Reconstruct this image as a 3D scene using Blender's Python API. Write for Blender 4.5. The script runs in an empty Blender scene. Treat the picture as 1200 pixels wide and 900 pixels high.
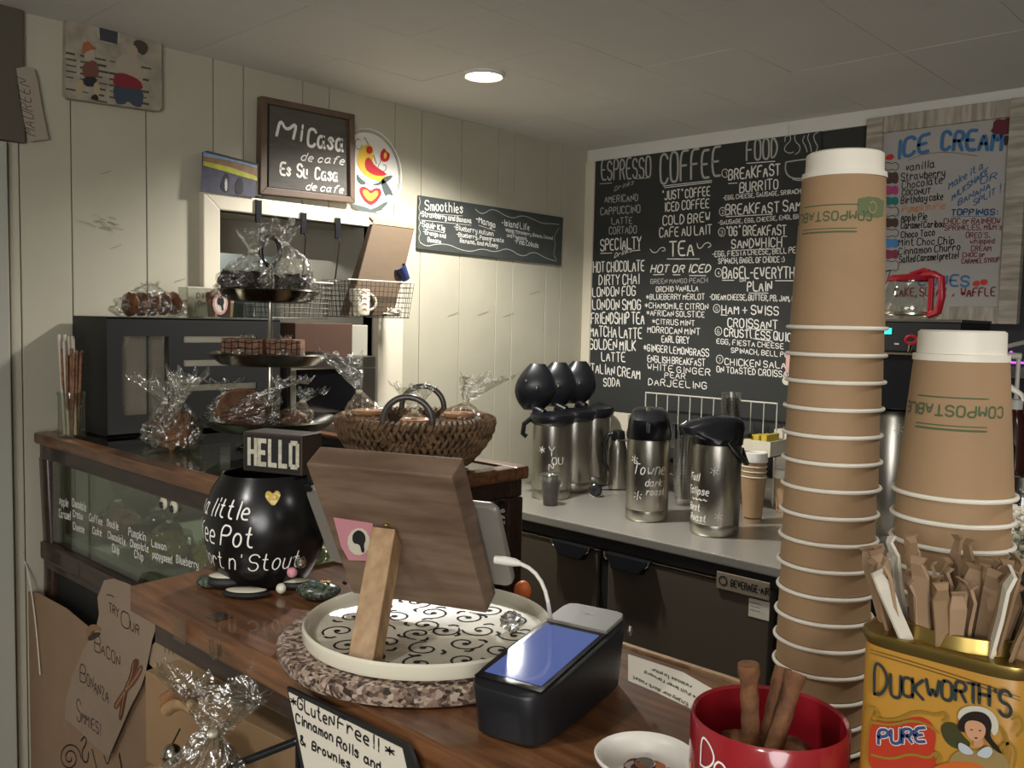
import bpy, bmesh, math, random
import numpy as np
from mathutils import Vector, Matrix, noise
from mathutils.geometry import tessellate_polygon
random.seed(7)
C = bpy.context.scene.collection
R = math.radians
# ---------------- camera ----------------
F, H = 1050.0, 1.5
def _rot(a, b, c):
    ca, sa, cb, sb, cc, sc = math.cos(a), math.sin(a), math.cos(b), math.sin(b), math.cos(c), math.sin(c)
    Rz = np.array([[ca, sa, 0], [-sa, ca, 0], [0, 0, 1]]); B = np.array([[1, 0, 0], [0, 0, -1], [0, 1, 0]])
    Rx = np.array([[1, 0, 0], [0, cb, -sb], [0, sb, cb]]); Rr = np.array([[cc, -sc, 0], [sc, cc, 0], [0, 0, 1]])
    return Rr @ Rx @ B @ Rz
CM = _rot(0.75509703, 0.06998604, 0.02178946)
cd = bpy.data.cameras.new('camera'); cam = bpy.data.objects.new('camera', cd); C.objects.link(cam)
cd.sensor_width = 36; cd.lens = F / 1200 * 36; cd.clip_start = .02
m3 = Matrix(((CM[0][0], -CM[1][0], -CM[2][0]), (CM[0][1], -CM[1][1], -CM[2][1]), (CM[0][2], -CM[1][2], -CM[2][2])))
cam.matrix_world = Matrix.Translation((0, 0, H)) @ m3.to_4x4()
bpy.context.scene.camera = cam
# ---------------- light ----------------
sc = bpy.context.scene
sc.view_settings.view_transform = 'Standard'; sc.view_settings.look = 'None'
sc.view_settings.gamma = 1; sc.view_settings.use_curve_mapping = False
sc.view_settings.exposure = 0.15
w = bpy.data.worlds.new('world'); sc.world = w; w.use_nodes = True
w.node_tree.nodes['Background'].inputs[0].default_value = (.75, .8, .85, 1)
w.node_tree.nodes['Background'].inputs[1].default_value = 0.25
def lamp(name, kind, loc, power, col, size=.1, rot=(0, 0, 0), spot=120, blend=.5):
    l = bpy.data.lights.new(name, kind); l.energy = power; l.color = col
    if kind == 'AREA': l.shape = 'DISK'; l.size = size
    else: l.shadow_soft_size = size
    if kind == 'SPOT': l.spot_size = R(spot); l.spot_blend = blend
    o = bpy.data.objects.new(name, l); C.objects.link(o); o.location = loc; o.rotation_euler = rot
    return o
lamp('downlight_lamp', 'SPOT', (-1.907, 1.877, 2.195), 100, (1, .965, .90), .05, spot=150, blend=.55)
lamp('rear_downlight_lamp', 'SPOT', (-.9, -.5, 2.19), 42, (1, .97, .93), .07, spot=140, blend=.6)
lamp('side_downlight_lamp', 'SPOT', (.4, 1.3, 2.19), 24, (1, .97, .93), .07, spot=140, blend=.6)
lamp('rear_point_fill', 'POINT', (.3, -1.3, 1.6), 22, (1, .98, .95), .12)  # added point fill behind the camera, brightens the ceiling
lamp('rear_area_fill', 'AREA', (1.6, -1.6, 1.5), 42, (1, .99, .97), 1.4, rot=(R(90), 0, R(45)))  # unseen area fill added behind the camera to lift the whole room
lamp('hatch_recess_fill', 'POINT', (-2.82, 1.6, 1.76), 1.6, (1, .97, .92), .03)  # added fill hidden inside the closed hatch recess to brighten it
# ---------------- rays: photograph pixel -> point on a real plane ----------------
def ray(x, y): return CM.T @ np.array([(x - 600) / F, (y - 450) / F, 1.0])
def PZ(x, y, z): d = ray(x, y); return Vector(d * ((z - H) / d[2])) + Vector((0, 0, H))
def PY(x, y, Y): d = ray(x, y); return Vector(d * (Y / d[1])) + Vector((0, 0, H))
def PX(x, y, X): d = ray(x, y); return Vector(d * (X / d[0])) + Vector((0, 0, H))
def PD(x, y, dep): return Vector(ray(x, y) * dep) + Vector((0, 0, H))
def onX(X): return lambda x, y: PX(x, y, X)
def onY(Y): return lambda x, y: PY(x, y, Y)
# ---------------- materials ----------------
def _new(name):
    m = bpy.data.materials.new(name); m.use_nodes = True; nt = m.node_tree
    return m, nt, nt.nodes['Principled BSDF']
def rgb(c): return tuple((v / 12.92 if v <= .04045 else ((v + .055) / 1.055) ** 2.4) for v in (int(c[i:i + 2], 16) / 255 for i in (0, 2, 4))) + (1,)
def mat(name, col, rough=.5, metal=0, var=0, vs=20, bump=0, bs=60, stretch=(1, 1, 1), emit=0, coat=0, col2=None, trans=0, lo=.35, hi=.65):
    m, nt, b = _new(name); c = rgb(col)
    b.inputs['Base Color'].default_value = c; b.inputs['Roughness'].default_value = rough
    b.inputs['Metallic'].default_value = metal
    if coat: b.inputs['Coat Weight'].default_value = coat
    if trans: b.inputs['Transmission Weight'].default_value = trans
    if emit: b.inputs['Emission Color'].default_value = c; b.inputs['Emission Strength'].default_value = emit
    if var or col2 or bump:
        tc = nt.nodes.new('ShaderNodeTexCoord'); mp = nt.nodes.new('ShaderNodeMapping')
        mp.inputs['Scale'].default_value = stretch; nt.links.new(tc.outputs['Object'], mp.inputs[0])
    if var or col2:
        n = nt.nodes.new('ShaderNodeTexNoise'); n.inputs['Scale'].default_value = vs; n.inputs['Detail'].default_value = 6
        nt.links.new(mp.outputs[0], n.inputs['Vector'])
        r = nt.nodes.new('ShaderNodeValToRGB'); r.color_ramp.elements[0].position = lo; r.color_ramp.elements[1].position = hi
        c2 = rgb(col2) if col2 else tuple(max(0, v * (1 - var)) for v in c[:3]) + (1,)
        r.color_ramp.elements[0].color = c2; r.color_ramp.elements[1].color = c
        nt.links.new(n.outputs[0], r.inputs[0]); nt.links.new(r.outputs[0], b.inputs['Base Color'])
    if bump:
        n = nt.nodes.new('ShaderNodeTexNoise'); n.inputs['Scale'].default_value = bs; n.inputs['Detail'].default_value = 4
        nt.links.new(mp.outputs[0], n.inputs['Vector']); bp = nt.nodes.new('ShaderNodeBump')
        bp.inputs['Strength'].default_value = bump; bp.inputs['Distance'].default_value = .004
        nt.links.new(n.outputs[0], bp.inputs['Height']); nt.links.new(bp.outputs[0], b.inputs['Normal'])
    return m
def clear(name, tint, fac, rough=.05, bump=0, bs=40, gloss='FFFFFF', ior=1.45):
    m, nt, b = _new(name); nt.nodes.remove(b); out = nt.nodes['Material Output']
    t = nt.nodes.new('ShaderNodeBsdfTransparent'); t.inputs[0].default_value = rgb(tint)
    g = nt.nodes.new('ShaderNodeBsdfGlossy'); g.inputs['Roughness'].default_value = rough; g.inputs[0].default_value = rgb(gloss)
    f = nt.nodes.new('ShaderNodeFresnel'); ge = nt.nodes.new('ShaderNodeNewGeometry'); io = nt.nodes.new('ShaderNodeMapRange')
    io.inputs[3].default_value = ior; io.inputs[4].default_value = 1 / ior   # thin sheet: same reflection seen from either side
    nt.links.new(ge.outputs['Backfacing'], io.inputs[0]); nt.links.new(io.outputs[0], f.inputs[0])
    a = nt.nodes.new('ShaderNodeMath'); a.operation = 'ADD'; a.use_clamp = True; a.inputs[1].default_value = fac
    mx = nt.nodes.new('ShaderNodeMixShader')
    nt.links.new(f.outputs[0], a.inputs[0]); nt.links.new(a.outputs[0], mx.inputs[0])
    nt.links.new(t.outputs[0], mx.inputs[1]); nt.links.new(g.outputs[0], mx.inputs[2]); nt.links.new(mx.outputs[0], out.inputs[0])
    if bump:
        tc = nt.nodes.new('ShaderNodeTexCoord'); n = nt.nodes.new('ShaderNodeTexNoise'); n.inputs['Scale'].default_value = bs
        n.inputs['Detail'].default_value = 3; n.inputs['Distortion'].default_value = 1.5
        nt.links.new(tc.outputs['Object'], n.inputs['Vector']); bp = nt.nodes.new('ShaderNodeBump')
        bp.inputs['Strength'].default_value = bump; bp.inputs['Distance'].default_value = .01
        nt.links.new(n.outputs[0], bp.inputs['Height'])
        nt.links.new(bp.outputs[0], g.inputs['Normal']); nt.links.new(bp.outputs[0], f.inputs['Normal'])
    return m
def spots(name, cols, scale, rough=.4):
    m, nt, b = _new(name); tc = nt.nodes.new('ShaderNodeTexCoord'); v = nt.nodes.new('ShaderNodeTexVoronoi')
    v.inputs['Scale'].default_value = scale; nt.links.new(tc.outputs['Object'], v.inputs['Vector'])
    sp = nt.nodes.new('ShaderNodeSeparateColor'); nt.links.new(v.outputs['Color'], sp.inputs[0])
    r = nt.nodes.new('ShaderNodeValToRGB'); r.color_ramp.interpolation = 'CONSTANT'
    for i, c in enumerate(cols):
        e = r.color_ramp.elements[i] if i < 2 else r.color_ramp.elements.new(i / len(cols))
        e.position = i / len(cols); e.color = rgb(c)
    nt.links.new(sp.outputs[0], r.inputs[0]); nt.links.new(r.outputs[0], b.inputs['Base Color']); b.inputs['Roughness'].default_value = rough
    return m
# ---------------- mesh builder ----------------
class MB:
    def __init__(s): s.v = []; s.f = []; s.br = []
    def mark(s): s.br.append((len(s.v), len(s.f))); return s
    def build_lines(s, name, m, parent):   # every written line or drawn stroke is a part of its own
        br = (s.br or [(0, 0)]) + [(len(s.v), len(s.f))]
        for (v0, f0), (v1, f1) in zip(br[:-1], br[1:]):
            if f1 > f0:
                k = MB(); k.v = s.v[v0:v1]; k.f = [tuple(i - v0 for i in f) for f in s.f[f0:f1]]; k.build(name, m, parent)
    def add(s, vs, fs):
        o = len(s.v); s.v += [Vector(p) for p in vs]; s.f += [tuple(i + o for i in f) for f in fs]; return s
    def hexa(s, p):  # p: 4 bottom (ccw), 4 top
        return s.add(p, [(3, 2, 1, 0), (4, 5, 6, 7), (0, 1, 5, 4), (1, 2, 6, 5), (2, 3, 7, 6), (3, 0, 4, 7)])
    def box(s, x0, x1, y0, y1, z0, z1):
        return s.hexa([(x0, y0, z0), (x1, y0, z0), (x1, y1, z0), (x0, y1, z0), (x0, y0, z1), (x1, y0, z1), (x1, y1, z1), (x0, y1, z1)])
    def rings(s, rs, cap0=True, cap1=True, closed=True):
        n = len(rs[0]); o = len(s.v)
        for r in rs: s.v += [Vector(p) for p in r]
        for k in range(len(rs) - 1):
            for i in range(n if closed else n - 1):
                j = (i + 1) % n; s.f.append((o + k * n + i, o + k * n + j, o + (k + 1) * n + j, o + (k + 1) * n + i))
        if cap0: s.f.append(tuple(o + i for i in reversed(range(n))))
        if cap1: s.f.append(tuple(o + (len(rs) - 1) * n + i for i in range(n)))
        return s
    def lathe(s, prof, c=(0, 0, 0), n=32, ax=None, cap=False, a0=0):
        # prof: (r,z) list; ax: optional axis frame (Matrix 3x3)
        rs = []
        for r, z in prof:
            ring = []
            for i in range(n):
                a = a0 + 2 * math.pi * i / n; p = Vector((r * math.cos(a), r * math.sin(a), z))
                if ax: p = ax @ p
                ring.append(p + Vector(c))
            rs.append(ring)
        return s.rings(rs, cap, cap)
    def loft(s, secs, n=32, c=(0, 0, 0), ax=None, cap0=True, cap1=True):
        # secs: (z, cx, cy, a, b, power)
        rs = []
        for z, cx, cy, a, b, pw in secs:
            ring = []
            for i in range(n):
                t = 2 * math.pi * i / n; ct, st = math.cos(t), math.sin(t)
                p = Vector((cx + a * math.copysign(abs(ct) ** (2 / pw), ct), cy + b * math.copysign(abs(st) ** (2 / pw), st), z))
                if ax: p = ax @ p
                ring.append(p + Vector(c))
            rs.append(ring)
        return s.rings(rs, cap0, cap1)
    def tube(s, pts, r, n=8, closed=False, cap=True):
        pts = [Vector(p) for p in pts]; N = len(pts); rs = []; up = None
        for i, p in enumerate(pts):
            if closed: t = pts[(i + 1) % N] - pts[i - 1]
            else: t = pts[min(i + 1, N - 1)] - pts[max(i - 1, 0)]
            if t.length < 1e-9: t = Vector((0, 0, 1))
            t.normalize()
            if up is None: up = t.orthogonal().normalized()
            up = (up - t * up.dot(t)); up = up.normalized() if up.length > 1e-6 else t.orthogonal().normalized()
            b = t.cross(up); rr = r[i] if isinstance(r, (list, tuple)) else r
            rs.append([p + (up * math.cos(2 * math.pi * k / n) + b * math.sin(2 * math.pi * k / n)) * rr for k in range(n)])
        if closed: rs.append(rs[0]); return s.rings(rs, False, False)
        return s.rings(rs, cap, cap)
    def strip(s, pn, w):   # flat ribbon along [(point, normal)]
        if len(pn) < 2: return s
        L = []; 
        for i, (p, n) in enumerate(pn):
            t = pn[min(i + 1, len(pn) - 1)][0] - pn[max(i - 1, 0)][0]
            if t.length < 1e-9: t = Vector((0, 0, 1)).cross(n) + Vector((1e-6, 0, 0))
            t.normalize(); q = p
            if i == 0: q = p - t * w * .35
            if i == len(pn) - 1: q = p + t * w * .35
            k = n.cross(t).normalized() * (w / 2 * (.75 if i in (0, len(pn) - 1) else 1)); L.append((q - k, q + k))
        o = len(s.v)
        for a, b in L: s.v += [a, b]
        for i in range(len(L) - 1): s.f.append((o + 2 * i, o + 2 * i + 2, o + 2 * i + 3, o + 2 * i + 1))
        return s
    def poly(s, pts, th=None):  # planar outline; th = thickness vector (extruded slab) or None (face)
        pts = [Vector(p) for p in pts]; tr = tessellate_polygon([pts]); n = len(pts)
        nrm = Vector((0, 0, 0))
        for i in range(n): nrm += pts[i].cross(pts[(i + 1) % n])
        tn = Vector((0, 0, 0))
        for t in tr: tn += (pts[t[1]] - pts[t[0]]).cross(pts[t[2]] - pts[t[0]])
        if tn.dot(nrm) < 0: tr = [tuple(reversed(t)) for t in tr]
        if th is None: return s.add(pts, tr)
        th = Vector(th)
        vs = pts + [p + th for p in pts]
        fs = [tuple(reversed(t)) for t in tr] + [tuple(i + n for i in t) for t in tr] + [(i, (i + 1) % n, (i + 1) % n + n, i + n) for i in range(n)]
        if nrm.dot(th) < 0: fs = [tuple(reversed(f)) for f in fs]
        return s.add(vs, fs)
    def blob(s, c, r, seed=0, amp=.15, fr=2.0, n=18, m=12, rot=0, ax=None):
        rs = []; cr, sr = math.cos(rot), math.sin(rot)
        for j in range(1, m):
            ph = math.pi * j / m; ring = []
            for i in range(n):
                a = 2 * math.pi * i / n; d = Vector((math.sin(ph) * math.cos(a), math.sin(ph) * math.sin(a), -math.cos(ph)))
                k = 1 + amp * noise.noise(d * fr + Vector((seed * 7.3, seed * 1.7, 0)))
                p = Vector((d.x * r[0] * k, d.y * r[1] * k, d.z * r[2] * k)); p = Vector((p.x * cr - p.y * sr, p.x * sr + p.y * cr, p.z))
                if ax: p = ax @ p
                ring.append(p + Vector(c))
            rs.append(ring)
        return s.rings(rs)
    def build(s, name, m, parent=None, world=True, smooth=False, bevel=0):
        me = bpy.data.meshes.new(name); off = Vector(parent.location) if (parent and world) else Vector()
        if parent and parent.parent and world: off = off + Vector(parent.parent.location)
        me.from_pydata([tuple(p - off) for p in s.v], [], s.f); me.materials.append(m)
        bm = bmesh.new(); bm.from_mesh(me); bmesh.ops.recalc_face_normals(bm, faces=bm.faces) if not smooth == 'flat' else None
        if bevel: bmesh.ops.bevel(bm, geom=[e for e in bm.edges if len(e.link_faces) == 2 and e.calc_face_angle(0) > .5], offset=bevel, segments=2, affect='EDGES', profile=.6)
        bm.to_mesh(me); bm.free()
        if smooth is True:
            me.polygons.foreach_set('use_smooth', [True] * len(me.polygons)); me.set_sharp_from_angle(angle=R(40))
        o = bpy.data.objects.new(name, me); C.objects.link(o)
        if parent: o.parent = parent
        return o
def tag(o, label=None, cat=None, group=None, kind=None):
    if label: o['label'] = label
    if cat: o['category'] = cat
    if group: o['group'] = group
    if kind: o['kind'] = kind
    return o
def thing(name, label, cat, loc=(0, 0, 0), group=None, rz=0):
    o = bpy.data.objects.new(name, None); C.objects.link(o); o.location = loc; o.rotation_euler = (0, 0, rz); o.empty_display_size = .05
    return tag(o, label, cat, group)
def struct(name, mb, m, parent=None, **k):
    o = mb.build(name, m, parent, **k)
    if not parent: o['kind'] = 'structure'
    return o
ORD = 'topmost second third fourth fifth sixth seventh eighth ninth tenth eleventh twelfth thirteenth fourteenth fifteenth sixteenth seventeenth eighteenth nineteenth twentieth twenty-first twenty-second twenty-third'.split()
# ---------------- single-stroke hand lettering ----------------
G = {'A': '022842/1434', 'B': '0208384746350 5/3544433202', 'C': '4738180703123243', 'D': '02082846442202', 'E': '48080242/0535', 'F': '480802/0535',
 'G': '473818070312324345 25', 'H': '0802/4842/0545', 'I': '1218', 'J': '4843321203', 'K': '0802/480542', 'L': '080242', 'M': '0208244842', 'N': '02084248',
 'O': '180703123243473818', 'P': '02083847463505', 'Q': '180703123243473818/2442', 'R': '02083847463505/2542', 'S': '473818070615354443321203', 'T': '0848/2822',
 'U': '080312324348', 'V': '082248', 'W': '0812263248', 'X': '0842/0248', 'Y': '082548/2522', 'Z': '08480242', '0': '180703123243473818', '1': '172822',
 '2': '07183847460242', '3': '0718384746352 5/3544433212 03', '4': '32380444', '5': '480805354443321203', '6': '38180703123243443505', '7': '084822',
 '8': '25161728373625141322333425', 'a': '3526160503122233/363342', 'b': '0802/0516263533221203', 'c': '3526160503122233', 'd': '3526160503122233/3832',
 'e': '0434352616050312 32', 'f': '38281712/0626', 'g': '3526160504132334/3631201001', 'h': '0802/0516263532', 'i': '1612/1718', 'j': '26211001/2827',
 'k': '0802/360432', 'l': '1812', 'm': '0602/05162522/25364542', 'n': '0602/0516263532', 'o': '160503122233352616', 'p': '0600/0516263533221203',
 'q': '3630/3526160503122233', 'r': '0602/04162635', 's': '35261605152433221203', 't': '18132232/0626', 'u': '0603122233/3632', 'v': '061226', 'w': '0612243246',
 'x': '0632/0236', 'y': '0604132334/3631201001', 'z': '06360232', '-': '0525', '.': '1213', ',': '1301', "'": '1817', '"': '1817/2827', '!': '1814/1312',
 ':': '1516/1213', '+': '0545/2327', '&': '420718282704122244', '*': '2327/0446/0644', ')': '18263412', '(': '28160412', '~': '05163445', '_': '0141',
 '/': '0228', '?': '0718384635 24/2322'}
def glyph(ch):
    g = G.get(ch)
    if g is None: return [], 2
    out = []; mx = 0
    for st in g.replace(' ', '').split('/'):
        p = [(int(st[i]), int(st[i + 1]) - 2) for i in range(0, len(st), 2)]; mx = max(mx, max(q[0] for q in p)); out.append(p)
    return out, mx + 1.7
def soften(p, it=2):
    for _ in range(it):
        if len(p) < 3: return p
        q = [p[0]]
        for a, b in zip(p[:-1], p[1:]):
            q.append((a[0] * .75 + b[0] * .25, a[1] * .75 + b[1] * .25)); q.append((a[0] * .25 + b[0] * .75, a[1] * .25 + b[1] * .75))
        q.append(p[-1]); p = q
    return p
def dense(q):
    o = [q[0]]
    for a, b in zip(q[:-1], q[1:]):
        n = int(math.hypot(b[0] - a[0], b[1] - a[1]) / 1.6) + 1
        o += [(a[0] + (b[0] - a[0]) * k / n, a[1] + (b[1] - a[1]) * k / n) for k in range(1, n + 1)]
    return o
def layout(text, jit=.12, soft=2, slant=0):
    x = 0; out = []
    for ch in text:
        st, wd = glyph(ch); dy = random.uniform(-jit, jit) * 1.5; sc_ = 1 + random.uniform(-jit, jit) * .5
        for p in st:
            q = soften([(a * sc_ + b * slant, b * sc_ + dy) for a, b in p], soft); out.append([(x + a, b) for a, b in dense(q)])
        x += wd
    return out, x - 1.7
def write_px(mb, text, x0, y0, x1, y1, h, plane, wd, nrm, jit=.12, slant=0, soft=2, off=.0007):
    """lettering whose baseline runs from one photograph point to another on the given real plane"""
    mb.mark(); st, W = layout(text, jit, soft, slant); P0 = plane(x0, y0); P1 = plane(x1, y1); U = (P1 - P0) / max(W, 1)
    V = (plane(x0, y0 - h) - P0) / 6; n = Vector(nrm)
    for p in st: mb.strip([(P0 + U * a + V * b + n * off, n) for a, b in p], wd)
def write_at(mb, text, fn, size, wd, jit=.12, slant=0, center=True, xs=1, soft=2, u0=0, v0=0):
    """fn(u,v)->(point,normal) in metres; size = cap height"""
    mb.mark(); st, W = layout(text, jit, soft, slant); k = size / 6; o = -W * k * xs / 2 if center else 0
    for p in st:
        mb.strip([fn(u0 + o + a * k * xs, v0 + b * k) for a, b in p], wd)
def line_px(mb, pts, plane, wd, nrm, off=.0007, it=2):
    mb.mark(); n = Vector(nrm); mb.strip([(plane(*p) + n * off, n) for p in soften(pts, it)], wd)
def closed_soft(p, it=2):
    for _ in range(it):
        q = []
        for i in range(len(p)):
            a, b = p[i], p[(i + 1) % len(p)]; q += [(a[0] * .75 + b[0] * .25, a[1] * .75 + b[1] * .25), (a[0] * .25 + b[0] * .75, a[1] * .25 + b[1] * .75)]
        p = q
    return p
def art(name, m, parent, plane, nrm, shapes, off=.0006, it=2, th=.0004):
    """flat painted shapes on a sign, given as outlines"""
    n = Vector(nrm)
    for s_ in shapes:
        s_ = closed_soft(s_, it) if it else s_
        o = MB().poly([plane(*p) + n * off for p in s_], n * th).build(name, m, parent)
    return o
def cyl_fn(cx, cy, r, a0, z0, off=.0006, slope=0):
    def fn(u, v):
        rr = r(z0 + v) if callable(r) else r; a = a0 + u / rr
        n = Vector((math.cos(a), math.sin(a), 0)); return Vector((cx, cy, z0 + v)) + n * (rr + off), n
    return fn
# ---------------- palette ----------------
M = dict(
 wall=mat('cream_painted_plank', 'B3AE9B', .55, var=.07, vs=6, bump=.12, bs=25), groove=mat('plank_groove', '5E5747', .8),
 ceil=mat('ceiling_paint', 'D6D4CE', .7, var=.04, vs=5), floor=mat('floor_vinyl', '4A4038', .6, var=.2, vs=8),
 dark=mat('dark_shaded_trim', '554E42', .6), trim=mat('cream_gloss_trim', 'D8D0BC', .45, var=.04, vs=9),
 white=mat('white_plastic', 'DAD6CC', .4), board=mat('chalkboard_black', '2E302E', .75, var=.12, vs=9), chalk=mat('chalk_white', 'E9E7E0', .9), chalkd=mat('chalk_grey', 'AFAEA8', .9),
 steel=mat('brushed_steel', 'A9A59C', .28, 1, bump=.05, bs=30, stretch=(1, 1, 40)), steelh=mat('brushed_steel_top', 'CDC9C0', .36, .75, bump=.06, bs=40, stretch=(30, 1, 1)),
 fdoor=mat('fridge_door_steel', '73685B', .42, .6, bump=.04, bs=40, stretch=(1, 1, 30)), black=mat('black_plastic', '15161A', .28), blackm=mat('black_matt', '1B1B1B', .6), glossb=mat('black_gloss', '101012', .12),
 woodc=mat('counter_wood', '7A5234', .34, col2='55351F', vs=6, stretch=(1.5, 14, 14), bump=.06, coat=.3), woodd=mat('dark_case_wood', '3B241A', .35, col2='20140F', vs=7, stretch=(2, 14, 14), coat=.3),
 woode=mat('easel_walnut', '7C6654', .5, col2='5E4A3A', vs=5, stretch=(2, 2, 12), bump=.12), woodl=mat('pale_pine', 'A88A66', .55, col2='927350', vs=6, stretch=(14, 14, 1.5), bump=.08),
 kraft=mat('kraft_paper_sleeve', '9E805E', .75, var=.06, vs=30, bump=.05, bs=120), cupw=mat('cup_white', 'E2DCCC', .5), green=mat('green_ink', '4C5A3A', .8),
 glass=clear('case_glass', 'E6E9E2', .05, .02), glassd=clear('clear_glass', 'F0F2EE', .04, .02), cello=clear('cellophane', 'F4F4F0', .13, .12, bump=.9, bs=35), acryl=clear('clear_acrylic', 'E4E6E2', .08, .05),
 card=mat('cardboard', '8A6F50', .8, var=.08, vs=8, bump=.05), paper=mat('white_paper', 'CFC8B8', .8, var=.03, vs=6), tan=mat('tan_paper', 'A08A72', .8, var=.06, vs=7, bump=.3, bs=14), ink=mat('black_ink', '1A1714', .8), brownink=mat('brown_ink', '3A2014', .8),
 silver=mat('polished_silver', 'B8B4A8', .16, 1), brass=mat('aged_brass', 'A08A4E', .3, .9), red=mat('red_glaze', '8E1A24', .18, coat=.5), redp=mat('red_plastic', 'B01E2E', .3),
 brown=mat('dark_chocolate_cake', '24130F', .7, var=.3, vs=60, bump=.6, bs=120), crust=mat('baked_crust', '8C6240', .7, col2='553722', vs=25, bump=.5, bs=70), crisp=mat('crisp_square', '9A7256', .7, col2='6F4A36', vs=60, bump=.8, bs=150),
 cookie=mat('pale_cookie', 'C79C6E', .75, col2='A5764C', vs=40, bump=.3), yellow=mat('yellow_cake', 'A39A48', .7, var=.3, vs=30), grass=mat('dry_seagrass', '8C6F50', .75, col2='5A432E', vs=25, stretch=(1, 1, 3), bump=.4, bs=120),
 grey=mat('grey_paint', 'A6A295', .6), teal=mat('grey_teal_panel', '7C8482', .6), pink=mat('pink_print', 'C98A94', .6), orange=mat('orange_skin', 'D0682C', .5), blue=mat('blue_marker', '3C6C9C', .7), alum=mat('brushed_aluminium', '8E8A84', .35, .9),
 granite=spots('granite', ['8A7464', '5A4A42', 'A08C7C', '6E5C50', '3A302C', 'B0A090'], 220, .3), stone=spots('speckled_stone', ['3E463C', '2E342C', '5C6456', '4A5246'], 260, .25),
 cream=mat('cream_ceramic', 'D6D0BC', .25, coat=.4), wire=mat('dark_wire', '2E2A26', .4, .7), wirew=mat('white_wire', 'CFCBBF', .5), mustard=mat('mustard_tin_paint', 'AE7F2E', .4, var=.08, vs=12), teddy=mat('dog_treat', '7C522F', .8, col2='5A3820', vs=60, bump=.5, bs=140),
)
# ================= setting =================
WX, WB, CZ = -2.4, 3.0, 2.22
NX, NY, NZ = (1, 0, 0), (0, -1, 0), (0, 0, 1)
L = onX(WX + .012); B = onY(WB - .021)
struct('floor', MB().box(-2.6, 2.6, -2.6, 3.2, -.05, 0), M['floor'])
ce = MB().box(-2.6, 2.6, -2.6, 3.2, CZ + .012, CZ + .08).build('ceiling', M['dark']); tag(ce, kind='structure')
tile_me = {}
for i in range(10):
    for j in range(17):
        x0, y0 = -2.37 + .3 * (i - .15), -1.78 + .3 * j
        x1, y1 = min(x0 + .2985, 2.5), min(y0 + .2985, 3.0)
        x0 = max(x0, -2.4)
        if y1 - y0 < .02: continue
        MB().box(x0, x1, y0, y1, CZ + random.uniform(-.0006, .0006), CZ + .012).build('ceiling_tile', M['ceil'], ce)
MB().box(.6, 2.5, -2.5, 3.0, CZ, CZ + .012).build('ceiling_panel', M['ceil'], ce)
MB().box(-2.4, .6, -2.5, -1.78, CZ, CZ + .012).build('ceiling_panel', M['ceil'], ce)
# left wall of vertical boards, with the serving hatch cut through it
oy0, oy1 = PX(251, 300, WX).y, PX(438, 420, WX).y; oz1 = PX(300, 250, WX).z; oz0 = 1.02
wl = MB().box(WX - .06, WX - .012, -2.6, oy0, 0, CZ).box(WX - .06, WX - .012, oy1, 3.2, 0, CZ).box(WX - .06, WX - .012, oy0, oy1, oz1, CZ).box(WX - .06, WX - .012, oy0, oy1, 0, oz0).build('wall_left', M['groove'])
tag(wl, kind='structure')
seams = [.755, .781, .903, 1.097, 1.291, 1.386, 1.587, 1.684, 1.949, 2.068, 2.259, 2.448, 2.538, 2.733, 2.824, 3.0]
for a, b in zip(seams[:-1], seams[1:]):
    g = .0016; a2, b2 = a + g, b - g; j = random.uniform(0, .0012)
    if b2 <= oy0 or a2 >= oy1: MB().box(WX - .012, WX + j, a2, b2, 0, CZ).build('plank', M['wall'], wl, bevel=.0015)
    else:
        for z0, z1 in ((0, oz0), (oz1, CZ)): MB().box(WX - .012, WX + j, a2, b2, z0, z1).build('plank', M['wall'], wl, bevel=.0015)
        if a2 < oy0: MB().box(WX - .012, WX + j, a2, oy0, oz0, oz1).build('plank', M['wall'], wl, bevel=.0015)
        if b2 > oy1: MB().box(WX - .012, WX + j, oy1, b2, oz0, oz1).build('plank', M['wall'], wl, bevel=.0015)
MB().box(WX - .012, WX, -2.6, .755, 0, CZ).build('plank', M['wall'], wl)
# scuffs on the boards
sf = MB()
for k in range(16):
    x, y = random.gauss(108, 9), random.gauss(254, 3) ; x += k * 1.5
    line_px(sf, [(x, y + k * .8), (x + random.uniform(4, 13), y + k * .9 + random.uniform(0, 4))], onX(WX + .002), random.uniform(.001, .003), NX)
for x, y in ((118, 204), (525, 370), (560, 369), (590, 371), (130, 291), (205, 330), (620, 345)):
    line_px(sf, [(x, y), (x + 7, y - 2), (x + 12, y - 4)], onX(WX + .002), .0018, NX)
sf.build_lines('scuff_marks', mat('scuff_grey', '8E8570', .8), wl)
wb = struct('wall_back', MB().box(-2.6, 2.6, WB, WB + .06, 0, CZ), M['wall'])
struct('wall_right', MB().box(2.5, 2.56, -2.6, 3.06, 0, CZ), M['wall'])
struct('wall_rear', MB().box(-2.6, 2.56, -2.66, -2.6, 0, CZ), M['wall'])
struct('trim_1', MB().box(WX, -1.5, WB - .022, WB, CZ - .05, CZ).box(-1.5, 2.5, WB - .022, WB, CZ - .05, CZ), M['ceil'], bevel=.004)
struct('trim_2', MB().box(WX, WX + .045, WB - .03, WB, 0, CZ - .05), M['trim'], bevel=.004)
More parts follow.
